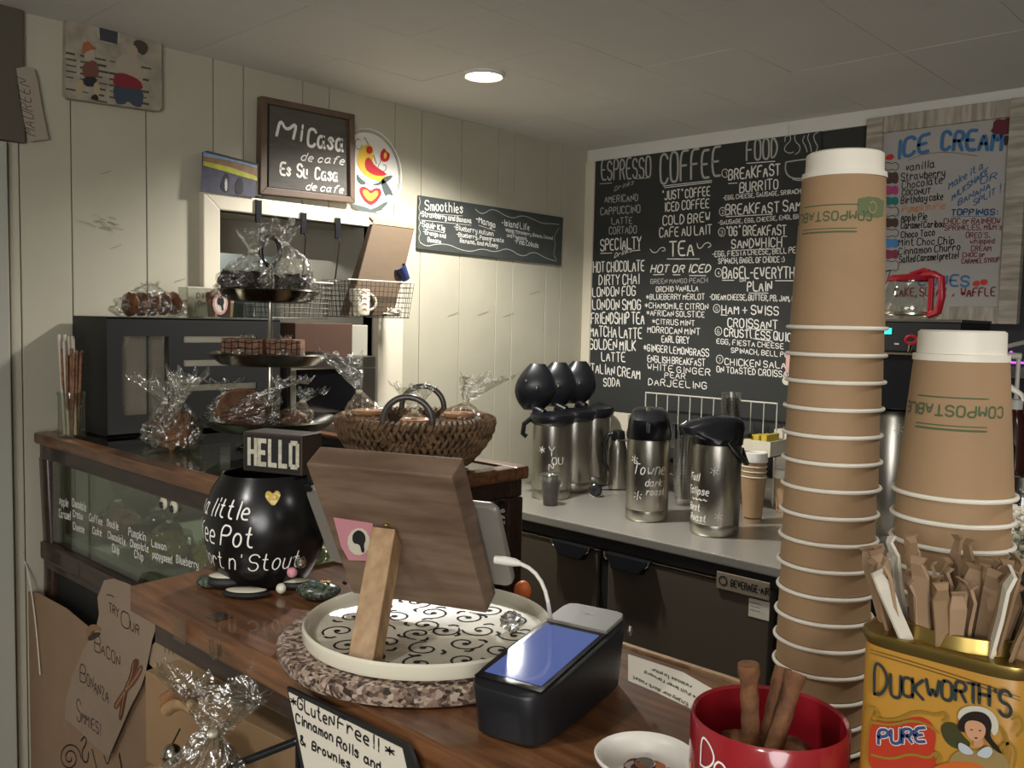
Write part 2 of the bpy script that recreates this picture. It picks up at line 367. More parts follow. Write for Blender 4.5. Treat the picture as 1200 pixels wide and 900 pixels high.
# doorway at the far left: casing, header, leaf
struct('trim_3', MB().box(WX, WX + .02, -.2, .79, 1.905, CZ), M['dark'], bevel=.003)  # dark brown header, colour deepened for the dim corner above the lamp cone
d1 = struct('door_1', MB().box(WX, WX + .03, -.3, .745, 0, 1.9), mat('door_paint', 'A5A498', .5), bevel=.003)
MB().box(WX + .03, WX + .036, .02, .70, 1.2, 1.46).build('door_panel', bpy.data.materials['door_paint'], d1, bevel=.003)
MB().box(WX + .03, WX + .036, .02, .70, .2, 1.1).build('door_panel', bpy.data.materials['door_paint'], d1, bevel=.003)
# serving hatch
ty0, ty1 = PX(233, 300, WX).y, PX(466, 420, WX).y; tz1 = PX(240, 226, WX).z
w1 = tag(MB().box(WX - .6, WX - .58, oy0, oy1, oz0, oz1).build('window_1', M['teal']), kind='structure')
MB().box(WX - .6, WX - .012, oy0 - .015, oy0, oz0, oz1).box(WX - .6, WX - .012, oy1, oy1 + .015, oz0, oz1).build('hatch_reveal', M['grey'], w1)
MB().box(WX - .6, WX - .012, oy0, oy1, oz1, oz1 + .012).build('hatch_head', M['grey'], w1)
MB().box(WX - .6, WX - .012, oy0, oy1, oz0 - .012, oz0).build('hatch_sill', M['grey'], w1)
MB().box(WX - .25, WX - .23, oy0, oy1, PX(300, 292, WX).z, oz1).build('hatch_valance', M['grey'], w1)
t = .028
def mitre(y0, y1, z0, z1, iy0, iy1, iz0, iz1, x0, x1):
    a = MB(); a.hexa([(x0, y0, z0), (x0, iy0, z0), (x0, iy0, iz1), (x0, y0, z1), (x1, y0, z0), (x1, iy0, z0), (x1, iy0, iz1), (x1, y0, z1)])
    b = MB(); b.hexa([(x0, y0, z1), (x0, iy0, iz1), (x0, iy1, iz1), (x0, y1, z1), (x1, y0, z1), (x1, iy0, iz1), (x1, iy1, iz1), (x1, y1, z1)])
    c = MB(); c.hexa([(x0, iy1, z0), (x0, y1, z0), (x0, y1, z1), (x0, iy1, iz1), (x1, iy1, z0), (x1, y1, z0), (x1, y1, z1), (x1, iy1, iz1)])
    return a, b, c
for k in mitre(ty0, ty1, oz0, tz1, oy0 + .004, oy1 - .004, oz0, oz1 - .004, WX, WX + t): k.build('window_trim', M['trim'], w1, bevel=.003)
# ceiling downlight
dl = thing('ceiling_downlight', 'round lit recessed downlight in the tiled ceiling', 'light', (-1.907, 1.877, CZ - .012))
MB().lathe([(.052, .012), (.062, .012), (.062, .006), (.056, 0), (.052, .004)], (-1.907, 1.877, CZ - .012), 32).build('trim_ring', M['white'], dl, smooth=True)
MB().lathe([(.0005, .004), (.052, .004), (.052, .011)], (-1.907, 1.877, CZ - .012), 32).build('diffuser', mat('lit_diffuser', 'FFF8EC', .5, emit=14), dl)
# ================= things on the left wall =================
def px_slab(mb, pts, plane, th):   # slab standing off a plane, outline given in the photograph
    return mb.poly([plane(*p) for p in pts], th)
pl = thing('painted_plaque', 'weathered wooden plaque painted with a child and a bending figure, high on the planked wall', 'wall art', PX(128, 125, WX))
o_ = [(74, 21), (80, 19), (181, 44), (185, 48), (186, 128), (182, 132), (77, 117), (73, 112)]
px_slab(MB(), [(x - .6, y) for x, y in o_], onX(WX + .001), (.026, 0, 0)).build('board', mat('plaque_wood', 'A39A88', .7, var=.3, vs=30, bump=.3), pl, bevel=.002)
A = onX(WX + .0275)
def aw(shapes, c, name, off=.0006, it=1): return art(name, c if not isinstance(c, str) else mat('paint_' + c, c, .8), pl, A, NX, shapes, off, it)
m_ = MB()
for k in range(9):
    y = 62 + k * 7; 
    for x in range(78, 182, 17):
        ln_ = min(random.uniform(7, 15), 182 - x)
        if random.random() < .8 and y + (x - 78) * .19 < 113 + (x - 77) * .145 and ln_ > 3: line_px(m_, [(x, y + (x - 78) * .19), (x + ln_, y + (x - 78 + ln_) * .19)], A, random.uniform(.003, .008), NX)
m_.build_lines('painted_slats', mat('paint_slate', '4A463E', .8, var=.3), pl)
aw([[(113, 28), (141, 34), (140, 54), (114, 48)]], 'A49C8C', 'painted_window'); aw([[(116, 31), (138, 36), (137, 52), (117, 47)]], '3A3C42', 'painted_window_pane', .0011, 0)
aw([[(96, 58), (97, 50), (104, 48), (108, 54), (115, 57), (96, 65)]], '9A5A40', 'painted_hat', .0011); aw([[(98, 62), (110, 57), (112, 66), (105, 73), (99, 70)]], 'A69A88', 'painted_face', .0013)
aw([[(97, 73), (112, 70), (116, 82), (114, 92), (96, 92)]], '6E4438', 'painted_shirt', .0011); aw([[(97, 90), (114, 90), (112, 102), (98, 101)]], '24262A', 'painted_trousers', .0013)
aw([[(89, 97), (95, 92), (98, 98), (96, 112), (88, 110)], [(109, 98), (116, 95), (117, 113), (109, 112)]], 'A89878', 'painted_sleeve', .0015)
aw([[(107, 112), (113, 110), (116, 118), (106, 117)]], '2A1E18', 'painted_boot', .0016)
aw([[(133, 90), (136, 85), (150, 87), (165, 95), (168, 106), (150, 103), (132, 100)]], '7E2430', 'painted_blouse', .0012)
aw([[(132, 98), (150, 101), (168, 105), (167, 126), (157, 125), (150, 118), (145, 123), (134, 121)]], '3A4450', 'painted_jeans', .0011)
aw([[(134, 72), (145, 62), (160, 66), (166, 80), (168, 96), (160, 94), (148, 86), (135, 82)]], 'A09684', 'painted_arm', .0010)
aw([[(155, 50), (161, 46), (171, 50), (174, 58), (168, 66), (160, 60)]], '4A3C34', 'painted_hair', .0014); aw([[(152, 56), (157, 52), (162, 60), (158, 68), (152, 66)]], 'A89684', 'painted_face', .0016)
# name note
nt_ = thing('paper_note', 'torn white paper strip with capital letters, hanging beside the painted plaque', 'note', PX(38, 160, WX + .02))
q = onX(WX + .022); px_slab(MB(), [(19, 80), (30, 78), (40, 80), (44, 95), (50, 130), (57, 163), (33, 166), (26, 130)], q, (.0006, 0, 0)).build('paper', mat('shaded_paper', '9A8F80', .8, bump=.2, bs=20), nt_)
m_ = MB(); letters = 'MAUREEN'
for i, ch in enumerate(letters):
    x, y = 37.5 - i * 1.3, 158 - i * 9.6; write_px(m_, ch, x + 4, y, x + 3.2, y - 7, 8, q, .0016, NX) if 0 else None
P0, P1 = q(42, 160), q(33, 95)
U = (P1 - P0); st, W = layout(letters); V = Vector((0, -.028, .006)) / 6
for p in st: m_.strip([(P0 + U * (a / W) + V * b + Vector((.0012, 0, 0)), Vector(NX)) for a, b in p], .0015)
m_.build_lines('lettering', M['ink'], nt_)
# dog photograph canvas
cv = thing('photo_canvas', 'small canvas photograph of two dogs on a lawn, standing on the white hatch frame', 'picture', PX(266, 230, WX))
px_slab(MB(), [(237, 178), (302, 194.5), (300, 231.5), (236, 224)], onX(WX + .004), (.03, 0, 0)).build('canvas', mat('canvas_edge', '4A463E', .7), cv)
A = onX(WX + .0345)
def cw(shapes, c, name, off=.0006, it=1): return art(name, mat('photo_' + c, c, .45, var=.25, vs=60), cv, A, NX, shapes, off, it)
cw([[(238, 177.5), (301, 194), (299, 231.5), (235, 224)]], '4C4A5C', 'photo_shade', .0002, 0)
cw([[(238, 178), (301, 194.2), (301, 200), (238, 184)]], '7EA0C0', 'photo_sky', .0008, 0)
cw([[(238, 183), (262, 187), (285, 192), (301, 197), (301, 208), (238, 191)]], '8E6E4E', 'photo_trees', .001, 0)
cw([[(238, 189), (270, 196), (301, 207), (301, 212), (260, 200), (238, 194)]], 'B8B83C', 'photo_lawn', .0012, 0)
cw([[(262, 206), (265, 202), (268, 207), (267, 214), (268, 226), (261, 224), (258, 218)]], '1A1A1E', 'photo_dog', .0015)
cw([[(263, 210), (266, 209), (266, 224), (263, 224)]], 'C8C4C0', 'photo_dog_chest', .0018)
cw([[(276, 214), (280, 207), (284, 210), (285, 228), (275, 227)]], '16161A', 'photo_dog', .0015)
# framed sign
fs = thing('framed_sign', 'square brown-framed chalk-look sign with white script lettering above the hatch', 'sign', PX(360, 230, WX))
o4 = [(307, 112), (416, 134), (416.5, 238), (305, 227)]; i4 = [(314, 121), (410, 140), (411, 230.5), (313, 219)]
pf, pb = onX(WX + .04), onX(WX + .001); off = PX(0, 0, WX + .03) - PX(0, 0, WX + .03)
def frame_of(o4, i4, plane, depth, m, parent, name='frame_rail', bevel=.002):
    for k in range(4):
        a, b, c, d = plane(*o4[k]), plane(*o4[(k + 1) % 4]), plane(*i4[(k + 1) % 4]), plane(*i4[k]); D = Vector(depth)
        MB().hexa([a - D, b - D, c - D, d - D, a, b, c, d]).build(name, m, parent, bevel=bevel)
frame_of(o4, i4, pf, (.028, 0, 0), mat('frame_brown', '5E4A3A', .5, var=.15, vs=20), fs)
px_slab(MB(), i4, onX(WX + .015), (.01, 0, 0)).build('panel', mat('sign_panel', '55514A', .7, var=.2, vs=14, stretch=(1, 1, 6)), fs)
A = onX(WX + .0255); m_ = MB()
write_px(m_, 'M', 324, 158, 344, 162, 21, A, .0095, NX, slant=.15); write_px(m_, 'i', 350, 164, 352.5, 164.5, 18, A, .0085, NX, slant=.15); write_px(m_, 'Casa', 360, 171, 401, 177, 20, A, .009, NX, slant=.15)
write_px(m_, 'Es', 328, 204, 340, 206, 14, A, .0068, NX, slant=.1); write_px(m_, 'Su', 348, 207, 359, 208.5, 14, A, .0068, NX, slant=.1); write_px(m_, 'Casa', 369, 210, 395, 212.5, 14, A, .0062, NX, slant=.1)
m_.build_lines('painted_lettering', M['chalk'], fs)
m_ = MB(); write_px(m_, 'de cafe', 352, 188, 402, 193, 9, A, .0035, NX, slant=.35); write_px(m_, 'de cafe', 358, 222, 401, 226, 8, A, .0035, NX, slant=.35)
m_.build_lines('marker_lettering', M['chalk'], fs)
# round bird disc
hx = thing('round_sign', 'round white disc with a red and yellow bird over a heart, beside framed sign', 'sign', PX(432, 250, WX))
cx, cy = 432, 201
def el(cx, cy, rx, ry, n=40, a0=0, a1=360, sk=.17): return [(cx + rx * math.cos(R(a0 + (a1 - a0) * i / n)), cy + ry * math.sin(R(a0 + (a1 - a0) * i / n)) + sk * rx * math.cos(R(a0 + (a1 - a0) * i / n))) for i in range(n if a1 - a0 == 360 else n + 1)]
px_slab(MB(), el(cx, cy, 38, 50), onX(WX + .002), (.006, 0, 0)).build('disc', mat('disc_white', 'D9D6CC', .45), hx)
A = onX(WX + .0085); m_ = MB()
for k in (.93, .97): line_px(m_, el(cx, cy, 38 * k, 50 * k, a1=359.9), A, .0022, NX, it=0)
line_px(m_, [(427, 161), (431, 168), (437, 180), (441, 192)], A, .003, NX); line_px(m_, [(447, 182), (446, 190), (442, 196), (445, 202), (452, 200), (453, 194), (449, 193)], A, .002, NX)
line_px(m_, el(420, 169, 4, 6, a1=300), A, .002, NX)
m_.build_lines('painted_lines', M['ink'], hx)
def hw(shapes, c, name, off=.0006): return art(name, mat('disc_' + c, c, .5), hx, A, NX, shapes, off, 1)
hw([[(420, 178), (424, 172), (430, 169), (436, 171), (438, 180), (436, 190), (444, 200), (454, 209), (449, 214), (440, 211), (429, 207), (421, 198), (418, 188)]], 'D8B038', 'painted_bird_body')
hw([[(429, 172), (434, 171), (437, 176), (434, 181), (429, 179)], [(428, 186), (433, 184), (438, 194), (454, 204), (450, 206), (440, 206), (430, 201), (427, 194)], [(446, 178), (450, 173), (453, 178), (457, 180), (455, 189), (448, 190), (445, 184)], [(420, 222), (424, 218), (430, 220), (434, 224), (439, 220), (446, 221), (447, 228), (441, 237), (434, 241), (425, 234)]], 'B4242C', 'painted_red_shapes', .0012)
hw([[(424, 223), (429, 222), (434, 228), (440, 223), (443, 225), (442, 230), (434, 237), (427, 231)], [(449, 180), (452, 178), (453, 184), (450, 187)]], 'E2B040', 'painted_heart_centre', .0018)
hw([[(418, 203), (421, 208), (430, 215), (424, 217), (418, 212)], [(434, 217), (446, 213), (450, 207), (461, 205), (457, 211), (446, 217)], [(410, 238), (430, 243), (435, 246), (456, 234), (452, 242), (436, 251), (418, 247)], [(446, 210), (450, 210), (458, 222), (461, 230), (455, 227), (452, 231), (448, 222)]], '4A5450', 'painted_leaves', .0009)
# smoothies board
sb = thing('smoothie_board', 'long dark chalkboard of blended drinks hanging on the planked wall', 'chalkboard', PX(570, 300, WX))
px_slab(MB(), [(489, 229), (658, 255), (655.5, 311), (487, 291.5)], onX(WX + .002), (.01, 0, 0)).build('board', mat('slate_grey', '3E4340', .75, var=.15), sb, bevel=.001)
A = onX(WX + .0125); m_ = MB(); T = lambda s, x0, y0, x1, y1, h, wd=.0022: write_px(m_, s, x0, y0, x1, y1, h, A, wd, NX)
T('Smoothies', 498, 246, 542, 249.5, 11, .004); T('-Strawberry and Banana', 492, 253, 552, 261.5, 6, .003); T('-Mango', 558, 260, 580, 267, 7, .003); T('-Island Life', 588, 264, 620, 270, 7, .003)
T('-Squir Kle', 492, 264.5, 521, 271, 6.5, .003); T('-Orange and', 496, 274, 522, 279, 5); T('Banana', 501, 283, 517, 285.5, 5)
T('-Blueberry Autumn', 532, 269, 578, 276.5, 6); T('-Blueberry, Pomegranate', 535, 277, 590, 284, 5); T('Banana, and Nutmeg', 539, 284, 583, 290, 5)
T('-Mango, Strawberry, Banana, Coconut', 592, 271.5, 648, 281, 4, .0016); T('and Pineapple', 594, 277.5, 617, 281.5, 4, .0016); T('-Pina Colada', 603, 285, 631, 290.5, 6)
for a in ((499, 250, 542, 253), (494, 258, 552, 264), (561, 264, 580, 270.5), (592, 268, 619, 273.5), (496, 268, 521, 273)): line_px(m_, [a[:2], a[2:]], A, .0016, NX)
m_.build_lines('lettering', M['chalk'], sb)
m_ = MB(); line_px(m_, [(557, 245), (562, 250), (568, 250), (575, 245), (583, 247), (592, 253), (602, 256), (612, 252), (625, 257), (635, 262), (645, 262), (655, 263)], A, .0025, NX)
line_px(m_, [(492, 284), (500, 289), (510, 286), (525, 286), (540, 293), (552, 295), (565, 291), (580, 296), (595, 290), (612, 302), (625, 294), (640, 303), (652, 306)], A, .0025, NX)
line_px(m_, [(655, 267), (649, 276), (651, 288), (648, 298), (652, 304)], A, .002, NX)
line_px(m_, [(x, 231 + i * 6) for i, x in enumerate([491, 493, 490, 493, 490, 493, 490, 493, 490, 493])], A, .002, NX)
m_.build_lines('wavy_border', M['chalkd'], sb)
# ================= menu wall (back wall) =================
mbd = thing('menu_chalkboard', 'huge black chalkboard menu of coffee, tea and food on the back wall', 'chalkboard', PY(820, 520, WB))
xl, xr, xr2 = PY(688, 300, WB).x, PY(964, 200, WB).x, .9
zt = PY(694, 180, WB).z; 
MB().box(xl, xr, WB - .02, WB, .95, zt).build('board', M['board'], mbd, bevel=.001)
b2 = thing('black_wall_panel', 'plain black wall panel between the chalk menu and the ice cream board', 'panel', (xr + .3, WB, .95))
MB().box(xr + .001, xr2, WB - .015, WB, .95, zt - .035).build('board', M['board'], b2)
m_ = MB(); mh = MB(); mg = MB()
def T(s, x0, y0, x1, y1, h, wd=None, mb=None, slant=0): write_px(mb or m_, s, x0, y0, x1, y1, h * .88, B, (wd or .0012 + h * .00035) * .85, NY, slant=slant)
def U(x0, y0, x1, y1, wd=.004, mb=None): line_px(mb or m_, [(x0, y0), (x1, y1)], B, wd, NY)
T('ESPRESSO', 705, 211, 762.5, 207.5, 26, .008, mg); T('Drinks', 720, 224, 742, 216, 6, .003, mg, .3); U(703, 215.5, 717, 214.5, mb=mg); U(744, 209.5, 759, 208.5, mb=mg)
for a in (('AMERICANO', 709, 237.5, 747.5, 235.5, 9), ('CAPPUCCINO', 704, 252, 750, 249, 9.5), ('LATTE', 717, 263, 741, 262, 8.5), ('CORTADO', 714, 274.5, 746, 273, 9.5), ('GREEN MANGO PEACH', 762.5, 332.5, 829, 331, 6)): T(*a, mb=mg)
for a in (('SPECIALTY', 704, 294, 751, 291, 14.5), ('HOT CHOCOLATE', 695.5, 319, 755, 317.5, 13.5), ('DIRTY CHAI', 702, 334, 749, 332.5, 12.5), ('LONDON FOG', 694.5, 347.5, 744.5, 346, 12), ('LONDON SMOG', 694.5, 362.5, 751, 363, 13), ('FRIENDSHIP TEA', 693, 379, 755, 379.5, 14), ('MATCHA LATTE', 692, 393.5, 752, 397, 13), ('GOLDEN MILK', 691, 409, 745, 411, 13), ('LATTE', 705, 422.5, 732.5, 424, 12), ('ITALIAN CREAM', 690.5, 436, 750, 444, 12), ('SODA', 707.5, 452.5, 726, 452.5, 11),
          ('"JUST" COFFEE', 776, 234.5, 832, 229, 11.5), ('ICED COFFEE', 779, 248, 831, 243, 11.5), ('COLD BREW', 777, 264, 832, 259.5, 12), ('CAFE AU LAIT', 773, 278, 834, 274, 12), ('TEA', 785, 300, 813, 299, 18), ('ORCHID VANILLA', 769, 342, 818, 341, 7), ('*BLUEBERRY MERLOT', 757.5, 351, 825.5, 351, 7), ('*CHAMOMILE CITRON', 756, 361, 830, 363, 7.5), ('*AFRICAN SOLSTICE', 758, 369.5, 825.5, 372, 7), ('*CITRUS MINT', 764.5, 379.5, 814, 382, 7), ('MORROCAN MINT', 759, 389.5, 820, 392.5, 8), ('EARL GREY', 775.5, 401, 807.5, 402.5, 8.5), ('*GINGER LEMONGRASS', 754.5, 411, 830.5, 418, 9), ('ENGLISH BREAKFAST', 759, 424, 826, 429, 8.5), ('WHITE GINGER', 759, 433, 832, 440, 8), ('PEAR', 779, 442.5, 803, 444, 7), ('DARJEELING', 760, 451, 828, 456, 8.5),
          ('BREAKFAST', 854, 211, 914, 205, 14), ('BURRITO', 867, 226, 912, 221, 12.5), ('-EGG, CHEESE, SAUSAGE, SRIRACHA', 847.5, 234.5, 942, 226, 5.5), ('BREAKFAST SAMMIES', 850.5, 252, 966, 245, 13), ('-SAUSAGE, EGG, CHEESE, ENGLISH MUFFIN', 842, 263.5, 962, 254, 5.5), ('"OG" BREAKFAST', 851, 276, 921, 275, 12), ('SANDWHICH', 857.5, 291, 916, 289, 12), ('-EGG, FIESTA CHEESE, BELL PEPPERS', 835, 301, 955, 295, 7), ('SPINACH, BAGEL OF CHOICE :)', 842, 309, 919.5, 307, 7), ('BAGEL-EVERYTHING', 847, 326, 949, 326, 14), ('OR', 867, 330, 874, 330, 4), ('PLAIN', 876, 341, 904.5, 341, 12.5), ('-CREAM CHEESE, BUTTER, PB, JAM, NUTELLA', 832, 351, 955, 353.5, 7), ('HAM + SWISS', 846, 367.5, 912.5, 369.5, 11), ('CROISSANT', 853, 383, 911, 385.5, 11), ('CRUSTLESS QUICHE', 849, 394, 941, 401, 10.5), ('EGG, FIESTA CHEESE', 840, 402.5, 918, 409, 6.5), ('SPINACH, BELL PEPPERS', 857, 413, 950, 421, 6.5), ('CHICKEN SALAD', 849.5, 427.5, 928, 432.5, 8.5), ('ON TOASTED CROISSANT', 840, 436, 933, 443, 8)): T(*a)
T('Drinks', 720, 302, 740, 295, 6, .003, None, .3); T('HOT OR ICED', 762.5, 319, 832, 319, 9.5, .006, None, .25)
T('COFFEE', 774, 215, 844, 206, 37, .0105, mh); T('FOOD', 875, 188, 911, 184.5, 26, .008, mg)
for a in ((777.5, 218, 834, 211.5), (779, 220, 834, 213.5), (875, 191.5, 908, 189), (782, 303.5, 819.5, 303.5), (854, 215, 864, 214.5), (851, 254, 905, 251), (917, 277, 922, 277), (858, 293.5, 915, 291.5), (847, 328.5, 860, 328.5), (909, 329, 936, 329), (878, 343.5, 900, 343.5), (845, 369, 852, 369.5), (880, 396.5, 905, 400), (875, 385, 905, 387), (704, 297, 717, 296.5), (741, 294, 750, 293), (766, 322, 778, 321.5), (789, 322, 797, 322), (808, 323, 827, 323)): U(*a)
for cx_, cy_, d in ((850, 203, '1'), (847, 248, '2'), (846, 272, '3'), (842, 319.5, '4'), (840, 361.5, '5'), (842, 388, '6'), (843.5, 421, '7')):
    line_px(m_, [(cx_ + 4 * math.cos(k * .5), cy_ + 5 * math.sin(k * .5)) for k in range(14)], B, .0025, NY); T(d, cx_ - 1.4, cy_ + 2.6, cx_ + 1.4, cy_ + 2.5, 5, .002)
for s_ in (([(762, 292), (765, 296), (770, 296), (774, 290), (779, 290), (780, 294), (776, 294)]), ([(817, 285), (818, 291), (822, 291), (826, 285), (831, 284), (834, 288), (830, 290)])): line_px(m_, s_, B, .003, NY)
# chalk cup with steam
line_px(mg, [(921, 190), (940, 187), (954, 186)], B, .005, NY); line_px(mg, [(921, 190), (920, 200), (925, 208), (938, 210), (948, 206), (954, 196)], B, .005, NY); line_px(mg, [(929, 210), (938, 212), (945, 210)], B, .004, NY)
for s_ in ([(920, 166), (920, 160), (926, 158), (927, 165), (920, 171), (919, 177), (926, 180), (930, 178)], [(937, 153), (931, 158), (932, 166), (938, 171), (937, 178), (932, 181)], [(943, 159), (940, 165), (944, 171), (946, 178)], [(948, 157), (946, 162), (950, 170), (951, 178)], [(959, 155), (953, 158), (955, 166), (959, 172), (955, 180)]): line_px(mg, s_, B, .0035, NY)
m_.build_lines('chalk_lettering', M['chalk'], mbd); mh.build_lines('large_chalk_lettering', M['chalkd'], mbd); mg.build_lines('faded_chalk_lettering', M['chalkd'], mbd)
# ice cream board
ib = thing('ice_cream_board', 'framed white marker board listing ice cream flavours, top right on the back wall', 'whiteboard', PY(1100, 385, WB))
O = [(1016, 139), (1201, 112), (1199, 378), (1004, 378)]; I = [(1030, 153), (1191, 127), (1178, 357), (1024, 360)]
Op = [PY(*p, WB - .05) for p in O]
ix0, ix1 = PY(1014, 180, WB - .05).x, PY(1196, 300, WB - .05).x; iz0, iz1 = PY(1120, 379, WB - .05).z, PY(1100, 127, WB - .05).z
ww = mat('whitewashed_wood', 'B2AA9C', .6, col2='8A8274', vs=9, stretch=(1, 1, 9), bump=.2); ww2 = mat('whitewashed_rail', 'B2AA9C', .6, col2='8A8274', vs=9, stretch=(9, 1, 1), bump=.2)
fw = .052
MB().box(ix0, ix0 + fw, WB - .05, WB - .016, iz0, iz1).build('frame_stile', ww, ib, bevel=.003); MB().box(ix1 - fw, ix1, WB - .05, WB - .016, iz0, iz1).build('frame_stile', ww, ib, bevel=.003)
MB().box(ix0 + fw, ix1 - fw, WB - .048, WB - .016, iz1 - fw, iz1).build('frame_rail', ww2, ib, bevel=.003); MB().box(ix0 + fw, ix1 - fw, WB - .048, WB - .016, iz0, iz0 + fw).build('frame_rail', ww2, ib, bevel=.003)
MB().box(ix0 + fw * .8, ix1 - fw * .8, WB - .035, WB - .016, iz0 + fw * .8, iz1 - fw * .8).build('white_panel', mat('marker_board', 'A9A6A2', .35), ib)
J = onY(WB - .0357); mk = MB(); mb_ = MB(); mr = MB(); mo = MB(); mp = MB()
def T(s, x0, y0, x1, y1, h, wd=.0028, mb=None, slant=.08): write_px(mb or mk, s, x0, y0, x1, y1, h, J, wd, NY, slant=slant, off=.0012)
T('ICE', 1051, 186, 1088, 177, 20, .011, mb_); T('CREAM', 1103, 176, 1173, 176, 22, .011, mb_, .15)
line_px(mr, [(1064, 188), (1080, 181), (1105, 178), (1128, 180), (1146, 183)], J, .0016, NY)
for a in (('vanilla', 1062, 201, 1095, 196, 9), ('Strawberry', 1056, 212, 1107, 207, 9), ('Chocolate', 1057, 222, 1104, 215, 9), ('COCONUT', 1057, 229, 1090, 227, 6), ('Birthday cake', 1056, 239, 1105, 234, 8), ('Apple Pie', 1056, 259.5, 1086, 258, 8), ('Caramel Caribou', 1056, 268, 1106, 266, 7.5), ('Choco Taco', 1056, 279, 1095, 276, 7.5), ('Mint Choc Chip', 1053, 288, 1118, 286, 8), ('Cinnamon Churro', 1053, 299, 1125, 293, 8), ('Salted Caramel pretzel', 1054, 308, 1123, 302.5, 7.5)): T(*a)
T('Pumpkin Pie', 1057, 249, 1107, 245, 8, .003, mo)
for a in (('Make it a', 1112, 222, 1152, 197, 8), ('MILKSHAKE', 1116, 235, 1158, 203, 7), ('OR', 1149, 216, 1168, 210, 8), ('BANANA', 1123, 241, 1160, 221, 7), ('SPLIT', 1141, 241, 1166, 228, 7), ('!!', 1170, 226, 1178, 224, 10)): T(*a, wd=.003, mb=mb_)
T('TOPPINGS:', 1115, 252, 1169, 251.5, 6.5, .004, mb_); T('TOPPINGS:', 1115.4, 252, 1169.4, 251.5, 6.5, .0014); line_px(mb_, [(1115, 254), (1165, 253)], J, .002, NY)
for a in (('CHOC or RAINBOW', 1106, 262.5, 1172, 262, 6.5), ("SPRINKLES, M&M's", 1107, 270, 1174, 269, 6), ("OREO'S,", 1132, 278.5, 1160, 278.5, 6), ('whipped', 1137, 285.5, 1165, 285, 5.5), ('CREAM', 1138, 294, 1161, 294, 6), ('CHOC or', 1128, 301.5, 1154, 301, 5.5), ('CARAMEL SYRUP', 1127, 309, 1171, 307, 5.5)): T(*a, wd=.0024, mb=mr)
T('CONES', 1076, 334, 1135, 336, 12, .006, mb_); T('CAKE, SUGAR', 1048, 347, 1108, 347, 9.5, .004, mr); T(',', 1116, 346, 1118, 346, 8, .004, mr); T('WAFFLE', 1126, 347.5, 1166, 346.5, 9.5, .004, mr)
mk.build_lines('black_marker_lettering', M['ink'], ib); mb_.build_lines('blue_marker_lettering', M['blue'], ib); mr.build_lines('red_marker_lettering', mat('maroon_marker', '7A2A30', .7), ib); mo.build_lines('orange_marker_lettering', mat('orange_marker', 'C88A5C', .7), ib)
def bump_scoop(y0, y1): return [(1036, y0 + 2), (1040, y0), (1045, y0 + 2), (1050, y0), (1053, y0 + 3), (1053, y1 - 3), (1050, y1), (1046, y1 - 2), (1041, y1), (1036, y1 - 2)]
for c, y0, y1 in (('4A342E', 201, 216), ('A83E74', 217, 229), ('20726E', 230, 241), ('4A342E', 255, 267), ('4A80B8', 279, 291), ('7E2C44', 292, 304)):
    art('drawn_scoop', mat('marker_' + c, c, .6), ib, J, NY, [bump_scoop(y0, y1)], .0012, 1, .0003)
m_ = MB()
for y0, y1 in ((242, 254), (268, 278), (305, 318), (190, 200)): line_px(m_, bump_scoop(y0, y1) , J, .002, NY)
line_px(m_, [(1036, 320), (1044, 315), (1042, 322), (1038, 332)], J, .0025, NY); m_.build_lines('drawn_outline', M['ink'], ib)
art('drawn_cherry', mat('marker_red', 'C03028', .5), ib, J, NY, [[(1037, 184), (1044, 180), (1048, 182), (1047, 187), (1039, 188)], [(1140, 331), (1146, 328), (1149, 332), (1146, 336), (1140, 335)], [(1149, 328), (1156, 327), (1158, 331), (1154, 335), (1149, 333)]], .0012, 2, .0003)
art('drawn_cone_scoop', mat('marker_maroon', '5E1E2C', .5), ib, J, NY, [[(1160, 154), (1164, 150), (1164, 143), (1170, 139), (1176, 141), (1182, 137), (1187, 142), (1186, 150), (1187, 154), (1180, 158), (1168, 158)]], .0014, 2, .0003)
art('drawn_cone', mat('marker_brown', '30221C', .6), ib, J, NY, [[(1178, 158), (1183, 160), (1182, 168), (1178, 172), (1176, 165)]], .0013, 1, .0003)
# ================= glass display case =================
CX0, CX1, CY0, CY1, CT = -2.375, -1.243, .795, 1.38, 1.2
case = thing('display_case', 'antique dark wood display case with glass top and lettered glass front', 'display case', ((CX0 + CX1) / 2, (CY0 + CY1) / 2, 0))
def rail(x0, x1, y0, y1, z0=1.155, z1=CT): return MB().box(x0, x1, y0, y1, z0, z1)
r_ = .04
# moulded top rails
for a in ((CX0, CX1, CY0, CY0 + r_), (CX0, CX1, CY1 - r_, CY1), (CX0, CX0 + r_, CY0 + r_, CY1 - r_), (CX1 - r_, CX1, CY0 + r_, CY1 - r_)):
    rail(*a, 1.172, CT).build('top_rail', M['woodc'], case, bevel=.006)
for a in ((CX0 + .01, CX1 - .01, CY0 + .01, CY0 + r_), (CX0 + .01, CX1 - .01, CY1 - r_, CY1 - .01), (CX0 + .01, CX0 + r_, CY0 + r_, CY1 - r_), (CX1 - r_, CX1 - .01, CY0 + r_, CY1 - r_)):
    rail(*a, 1.135, 1.172).build('moulding', M['woodd'], case, bevel=.005)
MB().box(CX0 + r_, CX1 - r_, CY0 + r_, CY1 - r_, 1.188, 1.196).build('top_glass', M['glass'], case)
for x in (CX0 + .005, CX1 - .05):
    for y in (CY0 + .012, CY1 - .055):
        if x < -2 and y < 1: MB().loft([(z, x + .022 + .012 * math.cos((z - .85) * 9), y + .02, .026, .02, 5) for z in [.05 + .1 * k for k in range(11)] + [1.135]], 16).build('corner_post', M['woodd'], case, smooth=True)
        else: MB().box(x, x + .045, y, y + .043, .05, 1.135).build('corner_post', M['woodd'], case, bevel=.004)
